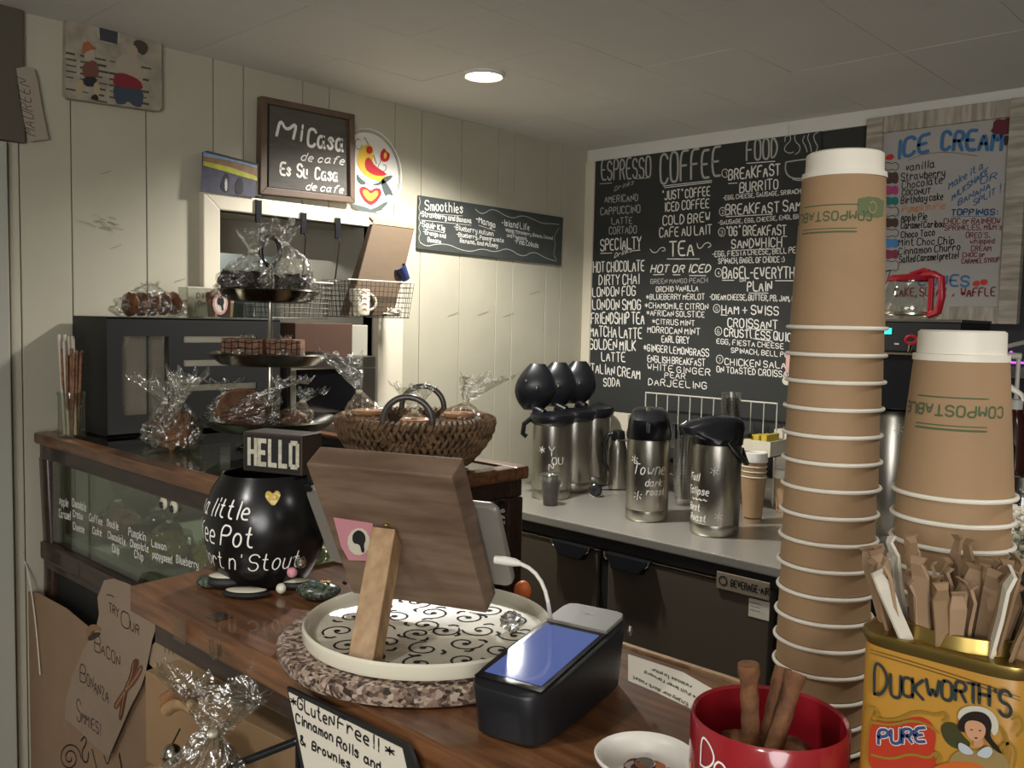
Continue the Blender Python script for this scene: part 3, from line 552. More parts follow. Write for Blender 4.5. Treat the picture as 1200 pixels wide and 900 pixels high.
gx0, gx1 = CX0 + .07, CX1 - .05
MB().box(CX0 + .02, CX1 - .02, CY0 + .004, CY0 + .05, .885, .93).build('lower_rail', M['woodd'], case, bevel=.006)
MB().box(CX0 + .03, CX1 - .03, CY0 + .012, CY0 + .04, .865, .885).build('lower_rail', M['woodd'], case, bevel=.003)
MB().box(CX0 + .03, CX1 - .03, CY0 + .03, CY1 - .02, .05, .865).build('plinth', M['blackm'], case, bevel=.004)
MB().box(CX0 + .05, CX1 - .04, CY1 - .03, CY1 - .022, .885, 1.135).build('back_panel', mat('case_back', '9AA094', .7), case)
MB().box(CX0 + .05, CX1 - .04, CY0 + .05, CY1 - .03, .866, .945).build('case_shelf', mat('case_shelf_paint', '98A092', .6), case)
MB().box(gx0, gx1, CY0 + .018, CY0 + .023, .93, 1.135).build('front_glass', M['glass'], case)
MB().box(CX1 - .026, CX1 - .021, CY0 + .055, CY1 - .055, .90, 1.135).build('side_glass', M['glass'], case)
G_ = onY(CY0 + .0175); m_ = MB()
def T(s, x0, y0, x1, y1, h): write_px(m_, s, x0, y0, x1, y1, h, G_, .0028, NY)
for a in (('Apple', 70, 591, 80, 594, 9), ('Caramel', 69.5, 606, 83, 609, 9), ('Chocolate', 85, 593, 101, 599, 9), ('Cream', 86, 605, 97, 609, 8), ('Cheese', 86, 620, 99, 624.5, 8), ('Coffee', 105, 610, 120, 615, 8), ('Cake', 109, 625, 119, 628, 8), ('Double', 126, 616, 139, 621, 8), ('Chocolate', 127, 630, 147, 639, 8), ('Chip', 132, 646, 140, 650, 9), ('Pumpkin', 151, 627, 171, 634, 9), ('Chocolate', 153, 640, 174, 647, 8), ('Chip', 158, 653, 168, 657, 9), ('Lemon', 178, 640, 195, 645, 8), ('poppyseed', 179, 653, 202, 660, 8), ('Blueberry', 207, 659, 233, 667, 9)): T(*a)
m_.build_lines('marker_lettering', M['chalk'], case)
for q, (x, y) in enumerate(((192.5, 589), (204.5, 593.5))):
    e = thing('googly_eye', ('left' if q == 0 else 'right') + ' one of two white googly eyes stuck on the case front glass', 'googly eye', PY(x, y, CY0 + .0175), 'googly eyes on the case glass')
    P0 = PY(x, y, CY0 + .0175); ax = Matrix(((1, 0, 0), (0, 0, -1), (0, 1, 0)))
    eb_ = MB().lathe([(0.0005, 0), (.0135, 0), (.0135, .002), (.010, .005), (.0005, .006)], P0, 24, ax=ax).build('eyeball', M['cream'], e, smooth=True)
    MB().lathe([(.0005, .0062), (.0075, .0062), (.0065, .008), (.0005, .0082)], P0 + Vector((.001, 0, -.004)), 20, ax=ax).build('pupil', M['black'], eb_)
# sign inside the right side of the case
sg = thing('small_sign', 'small black card with white chalk words inside the right end of the case', 'sign', (CX1 - .04, 1.25, .93))
c = onX(CX1 - .017)
MB().poly([c(578, 594), c(604, 588), c(605, 609), c(580, 620)], (-.003, 0, 0)).build('card', M['blackm'], sg)
c2 = onX(CX1 - .0165); m_ = MB()
write_px(m_, 'hand', 583, 601, 600, 598, 4.5, c2, .0025, NX); write_px(m_, 'cut', 586, 608, 596, 606, 4, c2, .0025, NX); write_px(m_, 'bread', 583, 615, 601, 612, 4.5, c2, .0025, NX); m_.build_lines('lettering', M['chalk'], sg)
# ---------------- cellophane bags ----------------
def crinkle(mb, c, r, h, neck, flare, lean=(0, 0), seed=0, amp=.16, n=44, m=26, rot=0, base=1.0):
    """gathered cellophane bag: wide at the base, pinched at neck height, fanned out above"""
    rs = []; cr, sr = math.cos(rot), math.sin(rot)
    for j in range(m + 1):
        t = j / m; z = t * h
        tn = neck
        if t < tn: s = t / tn; k = base * (1 - s ** 2.2 * .92) * (min(1, .82 + s * 1.5)); 
        else: s = (t - tn) / (1 - tn); k = .08 + flare * s
        ring = []
        for i in range(n):
            a = 2 * math.pi * i / n; d = Vector((math.cos(a) * 1.6, math.sin(a) * 1.6, t * 3.2))
            nz = noise.noise(d * 2 + Vector((seed * 9.1, 0, 0))) + .6 * noise.noise(d * 5 + Vector((0, seed * 5.1, 0))) + (.5 * math.sin(a * 9 + seed) if t >= tn else .12 * math.sin(a * 11 + seed))
            q = k * (1 + amp * nz * 1.6); x, y = math.cos(a) * r[0] * q, math.sin(a) * r[1] * q * (1 if t < tn else .35)
            zz = z + (h * .05 * nz if j else 0) * (1 if t < .97 else 2.5)
            ring.append(Vector(c) + Vector((x * cr - y * sr + lean[0] * t * t, x * sr + y * cr + lean[1] * t * t, max(zz, 0.0005))))
        rs.append(ring)
    return mb.rings(rs, True, False)
def cello_bag(name, label, cat, c, r, h, neck=.7, flare=.6, lean=(0, 0), seed=0, group=None, rot=0, tie=True, base=1.0):
    t_ = thing(name, label, cat, c, group)
    crinkle(MB(), c, r, h, neck, flare, lean, seed, rot=rot, base=base).build('cellophane', M['cello'], t_, smooth='flat')
    if tie: MB().lathe([(.006, -.003), (.0075, 0), (.006, .003)], Vector(c) + Vector((lean[0] * neck * neck, lean[1] * neck * neck, h * neck)), 12, cap=True).build('twist_tie', M['cream'], t_)
    return t_
def lump(parent, name, c, r, m, seed=0, amp=.3, fr=2.2, rot=0, n=22, mm=14): return MB().blob(c, r, seed, amp, fr, n, mm, rot).build(name, m, parent, smooth=True)
def rough_box(x0, x1, y0, y1, z0, z1, seed, amp=.004, k=7, rot=0):
    mb = MB(); bm = bmesh.new(); bmesh.ops.create_cube(bm, size=1); bmesh.ops.subdivide_edges(bm, edges=bm.edges[:], cuts=k, use_grid_fill=True)
    cx_, cy_ = (x0 + x1) / 2, (y0 + y1) / 2; vs = []
    for v in bm.verts:
        p = Vector((v.co.x * (x1 - x0), v.co.y * (y1 - y0), (v.co.z + .5) * (z1 - z0) + z0)); q = noise.noise_vector(p * 60 + Vector((seed, seed, 0))) * amp
        if v.co.z < -.49: q.z = abs(q.z) * .2
        p = Vector((p.x, p.y, p.z)) + q; c_, s_ = math.cos(rot), math.sin(rot)
        vs.append((cx_ + p.x * c_ - p.y * s_, cy_ + p.x * s_ + p.y * c_, p.z))
    mb.add(vs, [tuple(v.index for v in f.verts) for f in bm.faces]); bm.free(); return mb
# pastries inside the case
for k, (x, y, c, nm) in enumerate(((-2.18, .92, 'crust', 'apple pastry'), (-2.03, .95, 'brown', 'chocolate muffin'), (-1.89, .91, 'yellow', 'lemon muffin'), (-1.75, .95, 'yellow', 'lemon muffin'), (-1.62, .91, 'crust', 'pumpkin muffin'), (-1.48, .95, 'yellow', 'lemon muffin'), (-1.40, 1.12, 'cookie', 'pale roll'), (-1.66, 1.10, 'yellow', 'lemon cake'), (-1.95, 1.12, 'crust', 'cinnamon bun'))):
    where = 'front row' if y < 1 else 'rear row'
    t_ = cello_bag('bagged_pastry', 'cellophane bag with %s in the case, %s, number %s from its left end' % (nm, where, ['one', 'two', 'three', 'four', 'five', 'six', 'three of the rear', 'two of the rear', 'one of the rear'][k]) if 0 else 'cellophane-wrapped %s, %s from the left in %s inside the glass case' % (nm, ['first', 'second', 'third', 'fourth', 'fifth', 'sixth', 'third', 'second', 'first'][k], where), 'pastry', (x, y, .9455), (.066, .06), .165, .58, .9, seed=k + 3, group='bagged pastries in the case')
    lump(t_, 'pastry', (x, y, .982), (.052, .05, .036), M[c], k, .35)
# ---------------- straws in a glass jar at the case's left ----------------
jx, jy = PZ(84, 512, CT).x, PZ(84, 512, CT).y
j_ = thing('straw_jar', 'clear glass jar holding paper straws, left end of the glass case', 'jar', (jx, jy, CT))
MB().lathe([(.028, 0), (.030, .003), (.030, .10), (.032, .102), (.032, .108), (.0305, .108), (.0285, .1), (.0285, .006), (.002, .005)], (jx, jy, CT), 28).build('glass', M['glassd'], j_, smooth=True)
for k in range(22):
    a = k * 2.4; r = .022 * math.sqrt((k + .5) / 22); wht = k % 3 == 0 or k < 3
    p0 = Vector((jx + r * math.cos(a) * .8, jy + r * math.sin(a) * .8, CT + .0065)); p1 = Vector((jx + r * math.cos(a) * 1.12 - (.014 if wht else -.01), jy + r * math.sin(a) * 1.1, CT + (.235 if wht else .2) + random.uniform(-.008, .012)))
    if k == 5: p1.z += .02
    o = MB().tube([p0, p1], .0034, 8).build('paper_straw', M['paper'] if wht else mat('brown_straw', '7A5A48', .7) if k == 1 else (M['paper'] if wht else M['crisp']))
    tag(o, 'white wrapped paper straw standing in the glass jar' if wht else 'brown paper straw standing in the glass jar', 'straw', 'white straws in the jar' if wht else 'brown straws in the jar')
# ---------------- black vented cabinet against the wall ----------------
KX = -2.18
cb = thing('vented_cabinet', 'black metal cabinet with mesh window and vent slots on the case by the wall', 'cabinet', (-2.28, 1.14, CT))
yA, yB = .897, 1.372; zA, zB = CT, 1.488
m0, m1 = PX(143, 394, KX), PX(198, 484, KX)
S0, S1 = 1.09, 1.30
zs = [1.222, 1.252, 1.318, 1.350, 1.383, 1.415, 1.445]
# front skin left open at mesh and slots
def skin(y0, y1, z0, z1, nm='front_panel', m='blackm'): MB().box(KX - .006, KX, y0, y1, z0, z1).build(nm, M[m], cb)
skin(yA, m0.y, zA, zB); skin(m0.y, m1.y, m0.z, zB); skin(m0.y, m1.y, zA, m1.z); skin(m1.y, S0, zA, zB); skin(S1, yB, zA, zB)
sl = [(1.302, 1.318), (1.366, 1.382), (1.427, 1.443)]
zz = zA
for a, b in sl: skin(S0, S1, zz, a); zz = b
skin(S0, S1, zz, zB)
MB().box(-2.385, KX, yA, yB, zB - .004, zB + .002).build('top_panel', M['blackm'], cb, bevel=.001)
MB().box(-2.385, KX, yA, yB, zA, zA + .004).build('bottom_panel', M['blackm'], cb)
MB().box(-2.385, KX - .006, yA, yA + .004, zA + .004, zB - .004).build('side_panel', M['blackm'], cb); MB().box(-2.385, KX - .006, yB - .004, yB, zA + .004, zB - .004).build('side_panel', M['blackm'], cb)
MB().box(KX - .016, KX - .010, S0 - .01, S1 + .02, zA + .05, zB - .01).build('bright_slot_backing', M['cream'], cb)  # added pale panel close behind the slots, stands in for lit wall beyond
MB().box(KX - .030, KX - .024, m0.y, m1.y, zA + .004, zB - .01).build('bright_mesh_backing', M['trim'], cb)  # added bright backing so the mesh seems to show lit wall through it
mm = MB(); n_ = 22; Hh = m0.z - m1.z; Wd = m1.y - m0.y
for k in range(-18, 31):   # diagonal lattice
    for sg_ in (1, -1):
        pts = []
        for t in (0, 1):
            pass
        y0 = m0.y + k * .0045 * 1.0 if sg_ == 1 else m1.y - k * .0045
        a = [y0, m1.z]; b = [y0 + sg_ * Hh * .55, m0.z]
        lo_, hi_ = m0.y, m1.y
        def clip(P, Q):
            (ya, za), (yb, zb) = P, Q; t0, t1 = 0, 1; dy = yb - ya
            if abs(dy) < 1e-9: return None
            ta, tb = (lo_ - ya) / dy, (hi_ - ya) / dy
            if ta > tb: ta, tb = tb, ta
            t0, t1 = max(0, ta), min(1, tb)
            return None if t0 >= t1 else ((ya + dy * t0, za + (zb - za) * t0), (ya + dy * t1, za + (zb - za) * t1))
        c_ = clip(a, b)
        if c_: mm.tube([(KX - .004, *c_[0]), (KX - .004, *c_[1])], .0006, 4)
tag(mm.build('mesh_grille', M['alum'], cb), kind='stuff')
MB().box(KX - .006, KX - .002, (m0.y + m1.y) / 2 + .004, (m0.y + m1.y) / 2 + .008, m1.z, m0.z).build('mullion', M['blackm'], cb)
# steel oven and brown carton beside it
ov = thing('steel_oven', 'stainless steel oven with a dark window, behind the seagrass basket', 'oven', (-2.29, 1.6, 0))
oy0, oy1, ozt = 1.40, 1.70, 1.385
MB().box(-2.39, -2.185, oy0, oy1, 0, ozt).build('body', M['alum'], ov, bevel=.004)
for a in ((oy0, oy1, ozt - .035, ozt), (oy0, oy1, .95, 1.0)): MB().box(-2.184, -2.172, a[0], a[1], a[2], a[3]).build('door_rail', M['steel'], ov, bevel=.003)
for a in ((oy0, oy0 + .02), (oy1 - .05, oy1)): MB().box(-2.184, -2.172, a[0], a[1], 1.0, ozt - .036).build('door_stile', M['steel'], ov, bevel=.003)
MB().box(-2.184, -2.178, oy0 + .02, oy1 - .05, 1.0, ozt - .036).build('window', M['glossb'], ov)
bx = tag(MB().box(-2.36, -2.18, 1.42, 1.618, ozt + .0005, 1.482).build('brown_carton', mat('brown_carton_card', '4E3526', .75), bevel=.002), 'plain dark brown carton lying on top of the stainless oven', 'box')
wp = tag(MB().box(-2.36, -2.2, 1.625, 1.69, ozt + .0005, 1.478).build('white_carton', M['grey'], bevel=.002), 'narrow grey carton on the oven, right of the dark brown carton', 'box')
pp = tag(MB().box(-2.12, -1.98, 1.42, 1.62, 1.17, 1.215).build('paper_pile', M['paper'], bevel=.002), 'pile of white papers behind the display case, left of the basket', 'papers')
st_ = tag(MB().box(-2.15, -1.75, 1.40, 1.72, 0, 1.17).build('back_cupboard', M['woodd'], bevel=.004), 'low dark wooden cupboard behind the display case carrying white papers', 'cupboard')
# things on the cabinet top
ct = zB + .002
b1 = thing('bread_bag', 'cellophane bag of sliced brown bread on the left of the black cabinet', 'bread', (-2.27, 1.03, ct))
for k in range(5):
    lump(b1, 'bread_slice', (-2.25, .985 + k * .028, ct + .031 + .0015 * k), (.045, .011, .03), M['crust'] if k else M['teddy'], k, .15)
crinkle(MB(), (-2.26, 1.04, ct), (.06, .095), .085, .98, .5, (0, .0), 5, base=1.0, amp=.12).build('cellophane', M['cello'], b1, smooth='flat')
tr = thing('acrylic_tray', 'clear acrylic tray with upright divider on the black cabinet', 'tray', (-2.25, 1.23, ct))
ya, yb = PX(236, 372, -2.21).y, PX(300, 372, -2.21).y
MB().box(-2.36, -2.205, 1.13, 1.37, ct + .0005, ct + .004).build('tray_base', M['acryl'], tr)
MB().box(-2.21, -2.206, 1.135, 1.31, ct + .004, ct + .042).build('tray_wall', M['acryl'], tr); MB().box(-2.30, -2.297, 1.135, 1.33, ct + .004, ct + .082).build('tray_divider', M['acryl'], tr, bevel=.001)
MB().box(-2.36, -2.356, 1.135, 1.36, ct + .004, ct + .05).build('tray_wall', M['acryl'], tr)
sn = thing('price_card', 'small handwritten white card behind the acrylic tray', 'sign', (-2.32, 1.2, ct))
MB().box(-2.3165, -2.315, 1.17, 1.25, ct + .0045, ct + .085).build('card', M['paper'], sn); m_ = MB()
a_ = lambda x, y: Vector((-2.3145, x, y))
for k, s_ in enumerate(('DIP', 'ON')): write_at(m_, s_, lambda u, v, k=k: (Vector((-2.3142, 1.21 + u, ct + .055 - k * .022 + v)), Vector(NX)), .014, .0018)
m_.build_lines('lettering', M['ink'], sn)
for q, (x, y, h) in enumerate(((262, 290, .085), (232, 326, .05))):
    p = PX(x + 4, 372, -2.26); 
    k_ = thing('paper_cone', ('tall' if q == 0 else 'short') + ' printed brown paper cone of treats standing in the acrylic tray', 'paper cone', (-2.255, p.y, ct + .0045))
    MB().lathe([(.012, 0), (.020 if q == 0 else .016, h), (.019 if q == 0 else .015, h), (.010, .003)], (-2.255, p.y + (.03 if q else 0), ct + .0045), 6).build('cone', M['card'], k_)
    lump(k_, 'treat', (-2.255, p.y + (.03 if q else 0), ct + .0045 + h), (.018, .018, .02), M['crust'], q + 4, .4)
stk_ = thing('round_sticker', 'pink sticker with a dark head silhouette on the acrylic tray', 'sticker', PX(258, 356, -2.205))
def logo(parent, plane, nrm, cx, cy, sx, sy, back=True):
    f = lambda pts: [(cx + a * sx, cy + b * sy) for a, b in pts]
    if back: art('sticker_back', M['pink'], parent, plane, nrm, [f([(math.cos(t * .5), math.sin(t * .5)) for t in range(13)])], .0006, 0, .0003)
    art('sticker_oval', M['cream'], parent, plane, nrm, [f([(.78 * math.cos(t * .5), .8 * math.sin(t * .5)) for t in range(13)])], .0010, 0, .0003)
    art('silhouette', M['ink'], parent, plane, nrm, [f([(-.45, -.1), (-.4, -.5), (0, -.72), (.4, -.5), (.5, -.1), (.35, .15), (.42, .6), (.2, .65), (.1, .2), (-.15, .1), (-.3, .1)])], .0014, 1, .0003)
logo(stk_, onX(-2.2055), NX, 258, 356, 9, 13)
# ---------------- hooks, wire baskets at the hatch ----------------
def wbasket(name, label, y0, y1, z0, z1, x0, x1, nx, nz):
    t_ = thing(name, label, 'wire basket', ((x0 + x1) / 2, (y0 + y1) / 2, z0), 'wire baskets hanging in the hatch')
    MB().tube([(x0, y0, z1), (x1, y0, z1), (x1, y1, z1), (x0, y1, z1)], .0022, 6, closed=True).build('rim', M['wirew'], t_)
    MB().tube([(x0, y0 + .012, z0), (x1 - .01, y0 + .012, z0), (x1 - .01, y1 - .012, z0), (x0, y1 - .012, z0)], .0015, 6, closed=True).build('bottom_rim', M['wire'], t_)
    g = MB()
    for k in range(1, nz):
        z = z0 + (z1 - z0) * k / nz; e = .012 * (1 - k / nz); g.tube([(x0, y0 + e, z), (x1 - e, y0 + e, z), (x1 - e, y1 - e, z), (x0, y1 - e, z)], .0009, 4, closed=True)
    for k in range(nx + 1):
        y = y0 + (y1 - y0) * k / nx; yb_ = y0 + .012 + (y1 - y0 - .024) * k / nx
        g.tube([(x0, y, z1), (x0, yb_, z0), (x1 - .012, yb_, z0), (x1, y, z1)], .0009, 4)
    for k in range(1, 8):
        x = x0 + (x1 - x0) * k / 8; g.tube([(x, y0, z1), (x, y0 + .012, z0), (x, y1 - .012, z0), (x, y1, z1)], .0009, 4)
    tag(g.build('wire_grid', M['wire'], t_), kind='stuff'); return t_
b_z1, b_z0 = 1.615, 1.503
k1 = wbasket('wire_basket', 'dark wire basket in the hatch holding a white mug and paper bag', 1.63, 1.89, b_z0, b_z1, -2.36, -2.22, 15, 7)
k2 = wbasket('wire_basket', 'dark wire basket in the hatch behind the top tier of brownies', 1.36, 1.575, 1.495, 1.60, -2.36, -2.22, 12, 7)
for q, (x, y, yb2, zb2) in enumerate(((304, 248, 1.40, 1.60), (357, 262, 1.56, 1.60), (397, 268, 1.64, 1.615))):
    P = PX(x, y, -2.362); h_ = thing('over_rail_hook', ['left', 'middle', 'right'][q] + ' one of three black hooks clamped over the white hatch frame', 'hook', P, 'hooks over the hatch frame')
    MB().box(-2.371, -2.364, P.y - .010, P.y + .010, P.z - .032, P.z + .035).build('clip', M['black'], h_, bevel=.002)
    MB().tube([(-2.362, P.y, P.z - .028), (-2.355, P.y, P.z - .04), (-2.35, P.y - .012 - .004 * q, zb2 + .01), (-2.352, P.y - .014 - .004 * q, zb2)], .0026, 8).build('rod', M['wire'], h_)
# paper bag, mug, blue cup, napkins in the right basket
pb = thing('paper_bag', 'brown paper bag with a folded top standing in the wire basket', 'bag', (-2.28, 1.74, 1.505))
q0, q1, q2, q3 = PX(419, 357, -2.25), PX(474, 345, -2.25), PX(488, 264, -2.25), PX(435, 252, -2.25)
bw = [PX(410, 372, -2.25), PX(459, 372, -2.25)]
mb = MB(); d = Vector((-.05, 0, 0)); 
A_ = [Vector((-2.25, 1.655, 1.5065)), Vector((-2.25, 1.83, 1.5065)), PX(486, 268, -2.25), PX(437, 262, -2.25)]
mb.hexa([A_[0], A_[1], A_[1] + d, A_[0] + d, A_[3], A_[2], A_[2] + d * .4, A_[3] + d * .4]); mb.build('bag_body', mat('bag_kraft', '5E4E3C', .7, bump=.5, bs=18), pb, bevel=.004)
mb = MB()
for k in range(4): 
    o = Vector((-.006 * k, 0, .004 * k)); mb.hexa([A_[3] + o + Vector((.002, 0, -.0)), A_[2] + o + Vector((.002, 0, 0)), A_[2] + o + Vector((-.003, 0, 0)), A_[3] + o + Vector((-.003, 0, 0)), A_[3] + o + Vector((.002, 0, .012)), A_[2] + o + Vector((.002, .002, .004)), A_[2] + o + Vector((-.003, 0, .004)), A_[3] + o + Vector((-.003, 0, .012))])
mb.build('folded_top', mat('bag_kraft_light', 'B0906A', .7), pb)
def mug(t_, c, r, h, m, hm=None, ang=0, hs=1):
    MB().lathe([(r * .7, 0), (r * .95, .004), (r, h * .15), (r, h - .002), (r * .97, h), (r * .92, h - .003), (r * .9, .008), (.001, .006)], c, 40).build('body', m, t_, smooth=True)
    ca, sa = math.cos(ang), math.sin(ang); pts = []
    for k in range(13):
        a = -math.pi / 2 + math.pi * k / 12; q_ = r * .96 + h * .28 * hs * max(0, math.cos(a)); pts.append(Vector(c) + Vector((ca * q_, sa * q_, h * .52 + h * .3 * math.sin(a))))
    MB().tube(pts, h * .055, 10).build('handle', hm or m, t_, smooth=True)
mg = thing('stacked_mug', 'white mug with small printed brown arcs standing in the wire basket', 'mug', (-2.28, 1.715, 1.5045))
mug(mg, (-2.255, 1.70, 1.5065), .032, .082, M['cream'], ang=R(75), hs=1.0)
m_ = MB(); fn = cyl_fn(-2.255, 1.70, .032, math.atan2(-1.70, 2.255) + R(28), 0)
for k in range(4):
    for w_, r_3 in ((.002, .006), (.0012, .003)): m_.mark(); m_.strip([fn(r_3 * 1.3 * math.cos(t), 1.522 + .017 * k + r_3 * math.sin(t)) for t in [j * math.pi / 8 for j in range(9)]], w_)
m_.build_lines('printed_arc', mat('ring_print', '8A5A52', .5), mg)
nk = thing('crumpled_napkin', 'crumpled white napkin heaped in the wire basket right of the mug', 'napkin', (-2.27, 1.83, 1.5045)); crinkle(MB(), (-2.275, 1.828, 1.5065), (.04, .04), .05, .95, .3, seed=11, n=26, m=14, amp=.25).build('paper', M['trim'], nk, smooth='flat')
bc = thing('blue_cup', 'small dark blue cup tilted beside the brown paper bag', 'cup', (-2.23, 1.86, 1.6)); P = PX(472, 320, -2.245)
MB().lathe([(.001, -.024), (.014, -.024), (.021, .024), (.019, .024), (.012, -.02)], P, 20, ax=Matrix.Rotation(R(35), 3, 'X')).build('cup', mat('navy_cup', '28345E', .4), bc, smooth=True)
# ---------------- three-tier stand ----------------
tx, ty = -1.83, 1.125
ts = thing('tiered_stand', 'silver three-tier cake stand with ring handle on the glass case', 'cake stand', (tx, ty, CT))
def tier(z, r, nm, hgt=.026):
    MB().lathe([(.004, z), (r * .6, z), (r * .8, z + .004), (r, z + hgt), (r * 1.02, z + hgt + .001), (r * 1.0, z + hgt + .004), (r * .78, z + .007), (r * .58, z + .003), (.004, z + .003)], (tx, ty, 0), 56).build(nm, mat('tray_silver', '5E5A50', .22, 1, var=.3, vs=30), ts, smooth=True)
TB, TM, TT = 1.235, 1.385, 1.53
tier(TB, .155, 'bottom_tier'); tier(TM, .138, 'middle_tier'); tier(TT, .113, 'top_tier')
MB().lathe([(.075, CT + .0005), (.078, CT + .004), (.03, CT + .012), (.016, CT + .03), (.02, TB), (.005, TB)], (tx, ty, 0), 36, cap=False).build('foot', M['silver'], ts, smooth=True)
MB().lathe([(.005, TB), (.006, TB + .05), (.009, TB + .055), (.006, TB + .06), (.005, TM), (.006, TM + .05), (.01, TM + .056), (.006, TM + .062), (.004, TT), (.006, TT + .05), (.004, TT + .085)], (tx, ty, 0), 16).build('pole', M['silver'], ts, smooth=True)
MB().tube([(tx + .022 * math.cos(a) * .75, ty + .022 * math.cos(a) * .66, TT + .118 + .033 * math.sin(a)) for a in [k * math.pi / 12 for k in range(24)]], .0055, 10, closed=True).build('ring_handle', mat('ring_dark', '3A3A40', .2, .8), ts, smooth=True)
# brownies in cellophane on the top tier
sw = Vector((.727, .686, 0)); fw_ = Vector((.684, -.726, 0))   # across / towards the camera on the case top
def at(c, s, f, z): p = Vector(c) + sw * s + fw_ * f; p.z = z; return p
T0 = (tx, ty, 0)
p = at(T0, -.058, .02, TT + .007)
bb = cello_bag('brownie_bag', 'cellophane bag of dark chocolate cake, left one on the top tier', 'brownie', p, (.068, .05), .15, .72, .7, (.03, .03), 21, rot=R(43), group='brownies on the top tier')
rough_box(p.x - .042, p.x + .042, p.y - .03, p.y + .03, p.z + .004, p.z + .062, 3, .009, rot=R(43)).build('cake_piece', M['brown'], bb, smooth=True)
p = at(T0, .055, .015, TT + .007)
bb = cello_bag('brownie_bag', 'cellophane bag of square chocolate brownie, right one on the top tier', 'brownie', p, (.062, .048), .175, .72, .75, (-.02, -.02), 23, rot=R(43), group='brownies on the top tier')
rough_box(p.x - .036, p.x + .036, p.y - .028, p.y + .028, p.z + .004, p.z + .058, 9, .005, rot=R(43)).build('brownie', M['brown'], bb, smooth=True)
# crispy squares on the middle tier
for q, (s, a, w_) in enumerate(((-.044, 38, .048), (.045, 47, .038))):
    p = at(T0, s, .035, TM + .0075)
    cs = thing('crispy_square', ('left' if q == 0 else 'right') + ' crispy cereal square drizzled with chocolate on the middle tier', 'crispy square', p, 'crispy squares on the middle tier')
    rough_box(p.x - w_, p.x + w_, p.y - .026, p.y + .026, p.z, p.z + .055, q * 5, .003, rot=R(a)).build('square', M['crisp'], cs, smooth=True)
    dz = MB(); ca, sa = math.cos(R(a)), math.sin(R(a))
    for k in range(6):
        u = -w_ + .008 + k * (2 * w_ - .016) / 5; dz.tube([(p.x + u * ca + .0285 * sa, p.y + u * sa - .0285 * ca, p.z + .052 - j * .0085 + .0008 * (-1) ** j) for j in range(6)], .0011, 5)
    for k in range(4):
        z = p.z + .008 + k * .013; dz.tube([(p.x + u * ca + .0285 * sa, p.y + u * sa - .0285 * ca, z + .002 * math.sin(j * 2 + k)) for j, u in enumerate([-w_ + 2 * w_ * j / 6 for j in range(7)])], .0011, 5)
    tag(dz.build('chocolate_drizzle', M['brown'], cs), kind='stuff')
    crinkle(MB(), p, (w_ * 1.25, .037), .062, .97, .2, seed=q + 40, rot=R(a), n=36, m=14, amp=.06).build('cellophane', M['cello'], cs, smooth='flat')
# round bread on the bottom tier
p = at(T0, -.045, .055, TB + .0075)
bl = thing('bread_bag', 'cellophane bag with a round crusty bread slice on the bottom tier', 'bread', p)
ax = Matrix.Rotation(R(43), 3, 'Z') @ Matrix.Rotation(R(72), 3, 'X')
MB().loft([(z, 0, 0, .056 * k, .045 * k, 2.2) for z, k in ((-.016, .9), (-.013, 1), (.013, 1), (.016, .92), (.017, .5))], 30, p + Vector((0, 0, .046)), ax).build('bread', M['crust'], bl, smooth=True)
MB().loft([(.0175, 0, 0, .050, .040, 2.2), (.0185, 0, 0, .046, .036, 2.2)], 30, p + Vector((0, 0, .046)), ax).build('crumb_face', mat('grain_bread', '6E4A30', .8, col2='4A301E', vs=50, bump=.4), bl, smooth=True)
crinkle(MB(), p, (.075, .042), .115, .85, .5, (.09, .07), 31, rot=R(43)).build('cellophane', M['cello'], bl, smooth='flat')
p = at(T0, .06, .02, TB + .0075)
b3 = cello_bag('pastry_bag', 'cellophane bag with a small dark roll, right on the bottom tier', 'pastry', p, (.045, .04), .09, .7, .8, (.03, .03), 37, rot=R(43)); lump(b3, 'roll', p + Vector((0, 0, .022)), (.034, .03, .02), M['crust'], 8)
p = at(T0, -.10, .0, TB + .012)
b3 = cello_bag('pastry_bag', 'cellophane bag with a brown bun, left on the bottom tier', 'pastry', p, (.05, .04), .10, .7, .8, (-.02, .0), 39, rot=R(43)); lump(b3, 'bun', p + Vector((0, 0, .025)), (.036, .03, .021), M['crust'], 9)
# scones in cellophane directly on the glass
for q, (x, y, z0, rx, ry, h, sd, lean, lb) in enumerate(((-1.985, .965, CT, .068, .055, .15, 51, (-.06, -.02), 'cellophane bag of golden scones standing on the glass top, left of the cake stand'), (-1.905, .935, CT, .056, .05, .17, 52, (.0, .03), 'cellophane bag of browned pastry on the glass top beside the scones'))):
    t_ = cello_bag('scone_bag', lb, 'pastry', (x, y, z0), (rx, ry), h, .62, .8, lean, sd, rot=R(43)); lump(t_, 'scone', (x, y, z0 + .034), (rx * .78, ry * .78, .033), M['crust'], sd, .5); lump(t_, 'scone', (x + .005, y + .012, z0 + .055), (rx * .5, ry * .55, .026), M['crust'], sd + 5, .5)
    crinkle(MB(), (x, y, z0 + .06), (rx * .5, ry * .5), .09, .2, 1.1, (.02, .02), sd + 9, rot=R(20), n=30, m=12).build('cellophane', M['cello'], t_, smooth='flat')
